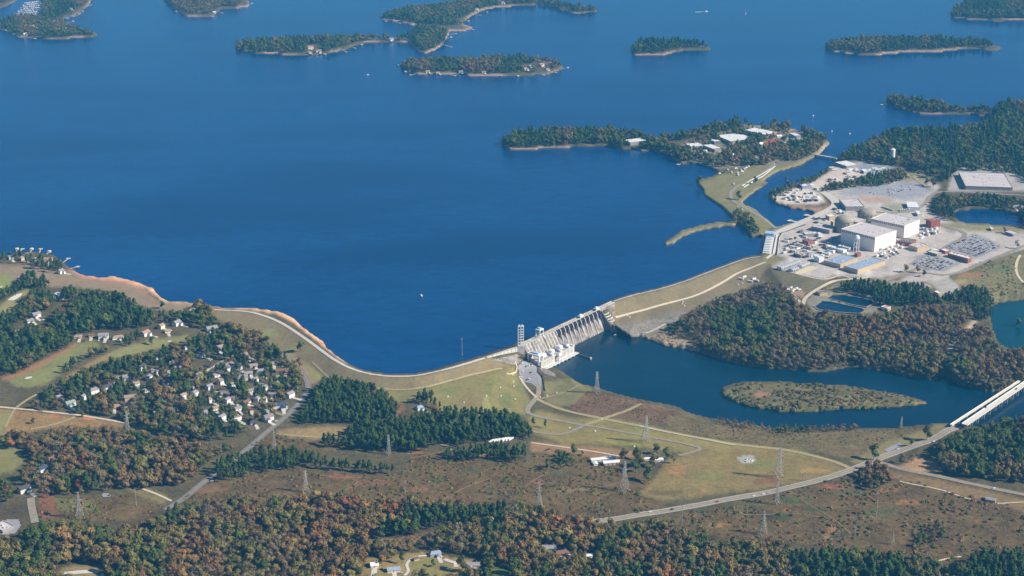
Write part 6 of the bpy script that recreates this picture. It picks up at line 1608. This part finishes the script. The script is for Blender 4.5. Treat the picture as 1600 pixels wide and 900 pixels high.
# ------------------------------------------------------------------ cars
CARP = [mat('car_paint_' + n, c, .35, .03, .3, 0, 0, .5) for n, c in (('white', (.8,.8,.8)), ('silver', (.48,.49,.5)), ('dark', (.03,.03,.035)), ('red', (.35,.03,.03)), ('blue', (.05,.08,.2)), ('grey', (.2,.2,.21)))]
CARN = ['white', 'silver', 'black', 'red', 'blue', 'grey']
def car_meshes():
    out = []
    for m in CARP:
        b = MB()
        prof = [(-2.3,.35),(-2.3,.85),(-1.9,1.0),(-1.2,1.05),(-.6,1.5),(1.1,1.52),(1.7,1.05),(2.25,.95),(2.3,.35)]
        n = len(prof)
        b.add([(x, -.92, z) for x, z in prof] + [(x, .92, z) for x, z in prof], [tuple(range(n)), tuple(range(n, 2*n))[::-1]] + [(i, n+i, n+(i+1) % n, (i+1) % n) for i in range(n)], 0)
        b.box(-.55, 1.1, -.94, .94, 1.08, 1.42, 1)
        for x in (-1.45, 1.45):
            b.box(x - .33, x + .33, -.96, .96, 0, .62, 2)
        out.append(b.mesh('car', [m, GLASS, DARKST]))
    return out
CARS = car_meshes()
def car(p, rz, c, label, group=None, z=.5):
    return tag(link('car', CARS[c], None, (p.x, p.y, p.z + z), rz), label, 'car', group)
rc = random.Random(11)
def lot(c0, c1, c2, c3, rows, per, where, group, fill=.8, z=33.4):
    """cars in rows in the quad c0 c1 c2 c3 (photo pixels)"""
    W_ = [P(*c, z) for c in (c0, c1, c2, c3)]
    ax = (W_[1] - W_[0]).normalized()
    for r_ in range(rows):
        for k in range(per):
            if rc.random() > fill:
                continue
            a, b = (r_ + .5)/rows, (k + .5)/per
            p = W_[0]*(1-a)*(1-b) + W_[1]*(1-a)*b + W_[3]*a*(1-b) + W_[2]*a*b
            c = rc.choices(range(6), (.38, .22, .22, .03, .05, .1))[0]
            car(p, math.atan2(ax.y, ax.x) + math.pi/2 + rc.choice((0, math.pi)), c, '%s car parked in %s' % (CARN[c], where), group, .1)
lot((1476,386),(1523,367),(1564,385),(1527,400), 9, 18, 'the large upper plant car park', 'cars in the upper plant car park', .80)
lot((1424,412.5),(1449,399.5),(1494,411),(1471,422), 7, 12, 'the lower plant car park', 'cars in the lower plant car park', .82)
lot((1345,303),(1400,290),(1448,290),(1420,307), 6, 9, 'the half-empty far car park', 'cars in the far plant car park', .42, 34)
for k, (u, v) in enumerate([(815,569),(822,573.5),(826,572),(830,570.5),(834,568.8),(817,581),(815.5,590.5),(823,594.5),(826,593),(832,567),(836,566.5),(829,583)]):
    p = P(u, v); c = (0, 2, 0, 2, 1, 0, 0, 2, 0, 1, 5, 2)[k]
    car(p, DAM_RZ + (.3 if k % 2 else 1.8), c, CARN[c] + ' car parked in front of the powerhouse', 'cars in front of the powerhouse', .65)
for u, v, c, lb_ in [(1178,776,0,'white car leading the convoy on the highway'),(1193,773,0,'white van in the middle of the highway convoy'),(1201,771,1,'silver car last in the highway convoy'),(1121,785,3,'dark red car on the highway'),(1050,797,2,'black car on the highway at the left'),(1016,801,0,'white car on the highway left end'),(1403,703,0,'white car in the lay-by lot near the bridge'),(1459,691,0,'white car at the bridge approach by the trees'),(1553,764,0,'white car on the side road at the right'),(1487,674,1,'silver car just before the bridge'),(1540,637,2,'dark car crossing the wide bridge'),(1588,608,2,'dark car near the far end of the wide bridge'),(331,753,1,'silver car on the neighbourhood road by the pines')]:
    p = P(u, v, 10.4) if u > 1500 and v < 660 else P(u, v)
    car(p, .45 if v > 700 else .9, c, lb_, None, .1 if u > 1500 and v < 660 else .8)
vc = 0
for hu, hv, hL, *_q in HOUSES:
    if hv > 450 and rc.random() < .75:
        c = rc.choice((0, 1, 0, 2, 5))
        p = P(hu + rc.uniform(8, 14), hv + rc.uniform(1, 7))
        car(p, rc.uniform(0, 3), c, CARN[c] + ' car parked beside a house in the woods', 'cars parked beside houses', .5)
# ------------------------------------------------------------------ bales, boats, docks
for k, (u, v) in enumerate([(801,586),(803,604),(805,624),(801,646),(855,619),(890,669),(930,674),(940,655),(844,621),(870,614),(700,620),(725,629),(760,619),(783,619),(802,597),(782,606),(660,612),(991,698)]):
    p = P(u, v)
    t = thing('marker_block', 'small white block standing in the grass below the dam', 'block', (p.x, p.y, p.z + .1), .4, 'white blocks in the grass below the dam')
    part('block', MB().box(-1.1, 1.1, -.8, .8, -.3, 1.3), WHITE, t); part('cap', MB().box(-1.2, 1.2, -.9, .9, 1.3, 1.5), CONC_W, t)
for k, (u, v) in enumerate([(1160,443),(1153,445),(1067,472),(1066,475),(1069,478),(981,494),(984,496)]):
    p = P(u, v)
    t = thing('marker_block', 'small white block on the east embankment', 'block', (p.x, p.y, p.z + .1), .4, 'white blocks on the east embankment')
    part('block', MB().box(-1.1, 1.1, -.8, .8, -.3, 1.3), WHITE, t); part('cap', MB().box(-1.2, 1.2, -.9, .9, 1.3, 1.5), CONC_W, t)
def hull(L_=8, W=2.6):
    b = MB()
    sec = [(-.5, 1.0), (-.1, 1.05), (.25, .8), (.5, .02)]
    vs = []
    for x, w in sec:
        vs += [(x*L_, -w*W/2, 1.1), (x*L_, -w*W*.36, -.3), (x*L_, w*W*.36, -.3), (x*L_, w*W/2, 1.1)]
    fs = [(0,1,2,3)]
    for i in range(3):
        a = i*4
        fs += [(a, a+4, a+5, a+1), (a+1, a+5, a+6, a+2), (a+2, a+6, a+7, a+3), (a+3, a+7, a+4, a)]
    return b.add(vs, fs)
H8 = hull().mesh('hull', WHITE)
CAB = MB().box(-2.2, 1.0, -.9, .9, 1.1, 2.4).mesh('cabin', WHITE)
WS = MB().add([(1.0,-.9,1.1),(1.7,-.8,1.1),(1.7,.8,1.1),(1.0,.9,1.1),(1.02,-.85,2.3),(1.02,.85,2.3)], [(0,1,4),(1,2,5,4),(2,3,5)]).mesh('windscreen', GLASS)
WAKE = mat('boat_wake_foam', (.75,.8,.85), .6, .1, .4)
def boat(u, v, rot, label, group=None, sc=1.0, z=LAKE, sail=False, wake=False):
    p = P(u, v, z)
    t = thing('boat', label, 'boat', (p.x, p.y, z + .15), math.radians(rot), group, (sc, sc, sc))
    link('hull', H8, t); link('cabin', CAB, t); link('windscreen', WS, t)
    if sail:
        part('mast', MB().bar((.4,0,1), (.4,0,13), .12), WHITE, t)
        part('sail', MB().add([(.2,.03,2),(-3.6,.03,2),(.2,.03,12.6),(.2,-.03,2),(-3.6,-.03,2),(.2,-.03,12.6)], [(0,1,2),(5,4,3),(0,3,4,1),(1,4,5,2),(2,5,3,0)]), WHITE, t)
    if wake:
        part('wake', MB().add([(-3.8,.6,.0),(-3.8,-.6,.0),(-30,-2.4,.0),(-30,2.4,.0),(-3.8,.6,-.1),(-3.8,-.6,-.1),(-30,-2.4,-.1),(-30,2.4,-.1)], [(0,3,2,1),(4,5,6,7),(0,1,5,4),(1,2,6,5),(2,3,7,6),(3,0,4,7)]), WAKE, t)
    return t
boat(658,462,120,'small white motorboat alone in the near lake')
boat(1104,18,20,'white motorboat with a wake at the top of the lake', None, 1.6, wake=True)
boat(1165,22,90,'white sailing boat at the top of the lake', None, 1.8, sail=True)
boat(1271,181,40,'white boat near the canal mouth, leftmost of three', None, .8)
boat(1300,205,40,'white boat nearest the canal mouth', None, .8)
boat(1328,209,40,'white boat near the canal mouth, rightmost of three', None, .8)
boat(575,117,20,'tiny white boat off the double island', None, 1.0)
boat(962,524,10,'small pale skiff below the spillway', None, .8, RIVER)
boat(1553,189,10,'white pontoon boat in the cove by the wooded point', None, 1.6)
PLANK = mat('dock_planks', lin(214,198,176), .85, .12, 1.0)
def dock(u, v, du, dv, label, roofed=True, z=LAKE, boatd=True):
    a, b = P(u, v, z), P(u + du, v + dv, z)
    d = (b - a); ln = d.xy.length; rz = math.atan2(d.y, d.x)
    t = thing('dock', label, 'dock', (a.x, a.y, z), rz)
    part('walkway', MB().box(-4, ln, -.9, .9, .9, 1.2), PLANK, t)
    part('platform', MB().box(ln - 7, ln, -4, 4, 1.22, 1.5), PLANK, t)
    for x in (0, ln*.5, ln - 1):
        part('pile', MB().lathe([(.22, -5), (.22, 2)], 6, x, 1.0), POLE_M, t)
    if roofed:
        for x in (ln - 6.2, ln - .8):
            for y in (-2.8, 2.8):
                part('post', MB().cbox(x, y, .3, .3, 1.5, 3.6), WHITE, t)
        vs, fs = gable(6, 6, 3.6, .8, .3, ln - 3.5, 0)
        part('roof', MB().add(vs, fs), WHITE_RF, t)
    return t
DOCKS = [(24,396,3,-6),(31,394,5,-5),(48,394,2,-4),(62,395,2,-6),(70,400,8,-6),(100,410,8,-6),(112,420,12,-3),(640,113,-8,0),(634,106,-12,-3),(648,116,-8,2),(704,117,8,2),(752,117,4,2),(778,118,6,1),(806,118,4,2),(845,116,6,2),(862,113,8,1),(879,107,10,0),(536,79,6,3),(548,73,8,3),(560,69,6,2),(412,82,4,2),(450,85,5,1),(505,84,4,2),(640,67,6,1),(696,60,10,-1),(702,54,12,-1),(692,70,14,4),(734,44,6,3),(727,32,6,2),(744,24,8,0),(752,19,10,1),(600,31,4,3),(620,35,6,2),(640,38,6,2),(1394,165,-18,-1),(265,7,-8,0),(278,18,-4,1),(325,25,8,2),(338,18,10,3),(386,9,8,-3),(2,47,8,2),(16,52,6,2),(24,55,6,3),(48,60,8,1),(72,61,8,0),(116,26,10,-4),(122,22,8,-4),(135,10,8,-2),(105,36,10,-2),(60,50,-6,6),(1062,257,-4,1)]
def dock_side(u, v):
    return 'left shore' if v > 300 else 'villa island' if v > 100 and u < 1000 else 'marina headland' if u < 200 else 'top edge headland' if u < 400 else 'peninsula' if v > 200 else 'wooded point' if u > 1300 else 'double island'
ORD = 'first second third fourth fifth sixth seventh eighth ninth tenth eleventh twelfth thirteenth fourteenth fifteenth sixteenth seventeenth eighteenth nineteenth twentieth'.split()
cnt = {}
for k, (u, v, du, dv) in enumerate(sorted(DOCKS)):
    sd_ = dock_side(u, v)
    cnt[sd_] = cnt.get(sd_, 0) + 1
    o_ = dock(u, v, du, dv, 'pale boat dock, %s from the left on the %s' % (ORD[cnt[sd_] - 1], sd_), k % 3 == 0)
    o_['group'] = 'docks of the ' + sd_
# marina slips
for k in range(7):
    a, b = (66 - k*1.2, 2 + k*3.4), (38 - k*3, 6 + k*3.2)
    pa, pb = P(*a, LAKE), P(*b, LAKE)
    d = pb - pa; ln = d.xy.length
    t = thing('marina_pier', 'long white pier of the marina in the upper left corner', 'pier', (pa.x, pa.y, LAKE), math.atan2(d.y, d.x), 'marina piers')
    part('walkway', MB().box(0, ln, -1.2, 1.2, .9, 1.3), PLANK, t)
    for j in range(int(ln//9)):
        part('finger', MB().box(j*9 + 3, j*9 + 3.8, -9, 9, .86, 1.2), PLANK, t)
        for s in (-1, 1):
            if rc.random() < .8:
                q = Vector((pa.x, pa.y, 0)) + Vector((d.x, d.y, 0)).normalized()*(j*9 + 7.5) + Vector((-d.y, d.x, 0)).normalized()*s*6
                bt = thing('boat', 'white boat moored in the crowded marina', 'boat', (q.x, q.y, LAKE + .15), math.atan2(d.y, d.x) + s*math.pi/2, 'boats moored in the marina', (1.5, 1.5, 1.5))
                link('hull', H8, bt); link('cabin', CAB, bt)
# boats on trailers and cabins on the dike grass
for k, (u, v) in enumerate([(1125,272),(1131,269),(1137,266),(1142,270),(1150,264),(1153,271),(1158,267),(1162,265),(1166,263),(1170,261),(1146,288),(1152,274),(1160,269)]):
    p = P(u, v)
    t = thing('boat', 'white boat parked on the grass of the dike peninsula', 'boat', (p.x, p.y, p.z + 1), .5 + (k % 4)*.6, 'boats parked on the dike grass', (1.2, 1.2, 1.2))
    link('hull', H8, t); link('cabin', CAB, t); part('cradle', MB().box(-3, 2, -.8, .8, -.95, -.1), DARKST, t)
for k, (u, v, c) in enumerate([(1153,324,0),(1157,327,2),(1160,328,0),(1171,335,2),(1186,360,0),(1210,257,0),(1213,255,2)]):
    car(P(u, v), 1.0, c, CARN[c] + ' car on the grassy dike', 'cars on the dike', .8)
wall_along([(1159,291),(1175,281),(1190,273),(1204,264)], 1.4, 1.6, WHITE, 'barrier', 'long white barrier on the lake side of the dike road', 'barrier')
wall_along([(1162,293),(1178,283),(1193,275),(1211,260)], 1.4, 1.6, WHITE, 'barrier', 'long white barrier on the canal side of the dike road', 'barrier')
# gravel mound with pipework in the open field
p = P(1169, 720)
t = thing('gravel_mound', 'pale grey mound of rubble in the open field', 'mound', p)
for k in range(9):
    a = k*2.4; r_ = 1.2*math.sqrt(k)*1.3
    part('boulder', MB().lathe([(.4, -.4), (1.5 + (k % 3)*.4, .3), (1.0, 1.2 + (k % 4)*.3), (.2, 1.7 + (k % 4)*.3)], 7, r_*1.6*math.cos(a), r_*math.sin(a)), CONC_W if k % 2 else VENT, t)
# ------------------------------------------------------------------ single trees that stand out
LONE = [(1365,718,'green',1.15,'round dark green tree standing alone by the bridge road'),(1448,688,'green',1.1,'green tree beside the bridge approach'),(1424,697,'green',.6,'low round tree above the lay-by lot'),(1409,724,'grey',.8,'bare grey tree by the dirt patch'),(1424,722,'grey',.6,'low bare tree beside the dirt patch'),
 (833,667,'pine',.62,'left one of two lone pines by the access lane'),(852,669,'pine',.58,'right one of two lone pines by the access lane'),(470,549,'green',.95,'dark round tree alone on the embankment field'),(468,574,'brown',.8,'brown tree at the inside of the road bend'),(254,482,'green',.65,'small dark tree alone on the shore field'),
 (679,650,'orange',.85,'bright orange tree beside the blue-roofed house'),(897,712,'green',.8,'dark tree beside the farm drive'),(975,720,'olive',1.1,'big olive tree at the end of the farm sheds'),(995,718,'green',1.05,'dark tree between the farm sheds and the field'),(1000,730,'olive',1.0,'olive tree in the farm group'),(1013,752,'green',1.15,'large dark round tree lowest in the farm group'),(993,738,'green',.9,'dark spreading tree in the farm group'),(1022,730,'olive',1.0,'pale olive tree in the middle of the farm group'),(1026,710,'green',.85,'dark tree at the top of the farm group'),(1042,718,'green',.95,'dark tree right of the white-roofed shed'),(1052,724,'grey',.7,'bare tree at the right end of the farm group'),
 (1229,288,'green',.9,'round tree on the dike peninsula by the barriers'),(1180,288,'green',1.0,'round dark tree between the white barriers and the canal'),(1154,312,'green',1.05,'dark tree at the tip of the dike bend'),(1092,288,'green',.95,'dark shrub-like tree on the western corner of the dike'),(1131,272,'green',.5,'small tree among the parked boats'),
 (1416,426,'brown',.8,'brown tree left of the lower car park'),(1434,426,'brown',.7,'brown tree at the edge of the lower car park'),(1444,432,'green',.6,'small green tree below the lower car park'),(1589,388,'grey',.8,'bare tree at the right end of the car parks'),(1591,511,'green',.9,'dark tree on the tiny islet in the pond'),(1570,364,'brown',.6,'small brown tree by the lodge'),(1458,293,'green',1.0,'round dark tree beside the far car park'),(1448,290,'green',.9,'dark tree at the corner of the far car park'),
 (628,880,'pine',.7,'slim dark cypress-like tree on the foreground lawn'),(677,885,'green',.5,'small bush-like tree in the foreground lawn'),(597,884,'orange',.8,'orange tree between the two foreground houses'),(612,872,'olive',1.0,'olive tree behind the foreground houses'),(722,893,'green',1.0,'green tree in front of the grey-roofed foreground house'),(660,906,'olive',.8,'olive tree at the bottom of the foreground lawn'),
 (124,768,'red',1.0,'red tree at the right end of the lower left trees'),(362,704,'orange',.5,'small orange tree by the neighbourhood road'),(18,702,'orange',.9,'orange tree at the left edge above the green field'),(556,795,'red',1.0,'red autumn tree at the top of the foreground wood'),(538,797,'red',1.0,'darker red autumn tree left of it in the foreground wood'),(570,802,'orange',1.0,'orange-red tree in the foreground wood below the scrub'),(690,806,'yellow',.95,'yellow tree at the top of the foreground wood'),(600,826,'yellow',1.0,'golden tree left of the foreground scrub strip'),(920,832,'orange',1.0,'orange-brown tree near the left end of the highway'),(900,830,'red',1.0,'rust-red tree near the left end of the highway'),(868,826,'orange',.9,'orange tree above the foreground houses in the wood'),(830,820,'yellow',1.0,'yellow-brown tree under the pylon in the foreground wood'),
 (52,590+72,'green',.5,'small dark tree on the clay field edge'),(130,652,'green',.5,'dark shrub-like tree between the clay tracks'),(1385,885,'orange',.9,'orange tree in the lower right wood'),(1430,875,'brown',.9,'brown tree above the lower right pines'),(130,566,'grey',.6,'bare tree on the left fairway'),(237,538,'green',.7,'dark tree at the corner of the second fairway'),
 (1372,168,'green',.01,'')][:-1]
for q_ in [(1240,218),(1250,220),(1204,223),(1180,246)]:
    KEEP_OFF.append((P(*q_).x, P(*q_).y, 20))
for u, v, *_ in LONE:
    p = P(u, v)
    KEEP_OFF.append((p.x, p.y, 5.5)); KEEP_OFF.append((p.x, p.y - 9, 5))
NAMES = dict(pine='pine_tree', green='leafy_tree', olive='leafy_tree', brown='autumn_tree', grey='bare_tree', orange='autumn_tree', red='autumn_tree', yellow='autumn_tree')
def tree(kind, loc, s, label, group=None, rz=None, which=None):
    i = KIND[kind][which if which is not None else rc.randrange(len(KIND[kind]))]
    t = thing(NAMES[kind], label, 'tree', loc, rc.uniform(0, 6.28), group, (s*rc.uniform(.92, 1.1), s*rc.uniform(.92, 1.1), s))
    link('trunk', TRUNKS[i], t); link('crown', CROWNS[i], t)
for u, v, kind, s, lb_ in LONE:
    p = P(u, v)
    tree(kind, (p.x, p.y, p.z - .2), s*1.38, lb_)
recs = plant_woods()
# the trees that show largest stand as individuals (nearest first), the rest of each wood is one scatter
near_p = sorted([r for r in recs if r[6] == 'pine' and -10 < r[4] < 1610 and 0 < r[5] < 925], key=lambda r: -r[5])[:290]
near_b = sorted([r for r in recs if r[6] != 'pine' and -10 < r[4] < 1610 and 0 < r[5] < 925], key=lambda r: -r[5])[:290]
one = set(id(r) for r in near_p + near_b)
HUE = dict(pine='dark green pine', green='green leafy tree', olive='olive-coloured tree', brown='brown autumn tree', grey='grey thinly leaved tree', orange='orange autumn tree', red='red autumn tree', yellow='yellow autumn tree')
for r in near_p + near_b:
    third = 'left' if r[4] < 533 else 'middle' if r[4] < 1066 else 'right'
    wood = 'the dark pine stand in the lower right corner' if r[0] == 1 else 'the foreground wood, %s third of the picture' % third
    lb_ = '%s standing in %s' % (HUE[r[6]], wood)
    tree(r[6], (r[1], r[2], r[3]), r[7], lb_, 'each ' + lb_)
for wi, (label, *_r) in enumerate(WOODS):
    rs = [r for r in recs if r[0] == wi and id(r) not in one]
    if not rs:
        continue
    pos = [(r[1], r[2], r[3]) for r in rs]
    idx = [KIND[r[6]][int(rng.integers(len(KIND[r[6]])))] for r in rs]
    sc_ = [(r[7]*rng.uniform(.88, 1.14), r[7]*rng.uniform(.88, 1.14), r[7]) for r in rs]
    scatter('woodland', pos, idx, sc_, label, 'wood')
# scrub: low bushes on the power-line corridors, island and banks
def bushes(polys, sp, label, mix, smin, smax, dn=.6):
    pos, idx, sc_ = [], [], []
    for poly in polys:
        ws = [P(u, v) for u, v in poly]
        X, Y = np.meshgrid(np.arange(min(p.x for p in ws), max(p.x for p in ws), sp), np.arange(min(p.y for p in ws), max(p.y for p in ws), sp))
        X = (X + rng.uniform(-.5, .5, X.shape)*sp).ravel(); Y = (Y + rng.uniform(-.5, .5, Y.shape)*sp).ravel()
        z = zw(X, Y, 6); u, v = project(X, Y, z)
        jj = np.clip(((v - V0)/GS).astype(int), 0, NV-1); ii = np.clip(((u - U0)/GS).astype(int), 0, NU-1)
        k = inside(poly, u, v) & (rng.random(len(u)) < dn*np.clip(DRIFT[jj, ii]*2.2 - .5, 0, 1.2)) & ~river[jj, ii] & land[jj, ii]
        for x, y, zz in zip(X[k], Y[k], z[k]):
            kk = rng.choice(list(mix), p=list(mix.values()))
            s = rng.uniform(smin, smax)
            pos.append((x, y, zz - .1)); idx.append(KIND['bush_' + kk][0]); sc_.append((s, s, s*rng.uniform(.6, 1.1)))
    scatter('scrub', pos, idx, sc_, label, 'scrub')
bushes(SCRUB[:1] + SCRUB[3:], 6.0, 'low brown scrub on the power-line corridor left of the highway', dict(brown=.4, grey=.2, green=.25, olive=.15), .5, 2.2, .5)
bushes(SCRUB[1:2] + SCRUB[2:3], 6.0, 'low brown scrub below the highway and at the lower left', dict(brown=.35, grey=.2, green=.3, olive=.15), .5, 2.4, .5)
bushes([RIVER_ISLE], 6.0, 'bushes covering the low river island', dict(brown=.15, grey=.3, green=.35, olive=.2), .6, 2.8, .8)
bushes([[(1095,660),(1250,672),(1400,672),(1440,672),(1385,690),(1250,700),(1150,690),(1060,674)], [(885,642),(918,614),(990,627),(1060,643),(1040,660),(960,650)], [(1010,527),(1040,520),(1090,540),(1090,550),(1050,544)]], 6.0, 'low scrub along the near river bank', dict(brown=.5, grey=.35, green=.1, olive=.05), .5, 1.4, .8)
bushes([[(560,845),(620,844),(680,830),(760,822),(780,824),(700,834),(660,850),(610,862),(580,853)]], 4.5, 'reddish scrub strip cutting through the foreground wood', dict(brown=.7, grey=.2, green=0, olive=.1), .7, 1.6, .9)
bushes([[(1535,410),(1600,398),(1700,398),(1700,460),(1600,466),(1545,470),(1530,450)]], 6.0, 'rough bushes right of the car parks', dict(brown=.3, grey=.2, green=.4, olive=.1), .6, 1.8, .6)
# rocks of the riprap slope
rk = MB()
rp = [(962,512),(1000,506),(1040,494),(1072,488),(1062,500),(1035,516),(1012,525),(1000,530),(980,528)]
rr = random.Random(5)
for _ in range(1500):
    u, v = rr.uniform(960, 1094), rr.uniform(486, 549)
    if inside(rp, u, v).any() or inside([(1008,527),(1040,522),(1082,540),(1092,549),(1050,545)], u, v).any():
        p = P(u, v); s = rr.uniform(.5, 1.5)
        a = [(p.x + s*math.cos(k*1.257 + s)*rr.uniform(.7, 1.2), p.y + s*math.sin(k*1.257 + s)*rr.uniform(.7, 1.2)) for k in range(5)]
        n_ = len(rk.v); rk.add([(x, y, p.z - .3) for x, y in a] + [(p.x, p.y, p.z + s*.9)], [(k, (k+1) % 5, 5) for k in range(5)])
tag(link('riprap', rk.mesh('riprap', mat('riprap_stone', lin(176,164,150), .95, .3, .8))), 'grey riprap stones on the slope below the east embankment', 'stones', None, 'stuff')

# ------------------------------------------------------------------ haze: even, pale air round everything
hz = bpy.data.materials.new('haze_air')
hz.use_nodes = True
N, L = hz.node_tree.nodes, hz.node_tree.links
N.clear()
pv = N.new('ShaderNodeVolumePrincipled')
pv.inputs['Color'].default_value = (0.08, 0.50, 1.0, 1)
pv.inputs['Density'].default_value = 5.8e-5
pv.inputs['Anisotropy'].default_value = 0.0
out = N.new('ShaderNodeOutputMaterial')
L.new(pv.outputs[0], out.inputs['Volume'])
tag(link('haze', MB().box(-21000, 21000, -5000, 25000, -20, 1010).mesh('haze', hz)), 'thin blue haze over the whole lake', None, None, 'stuff')
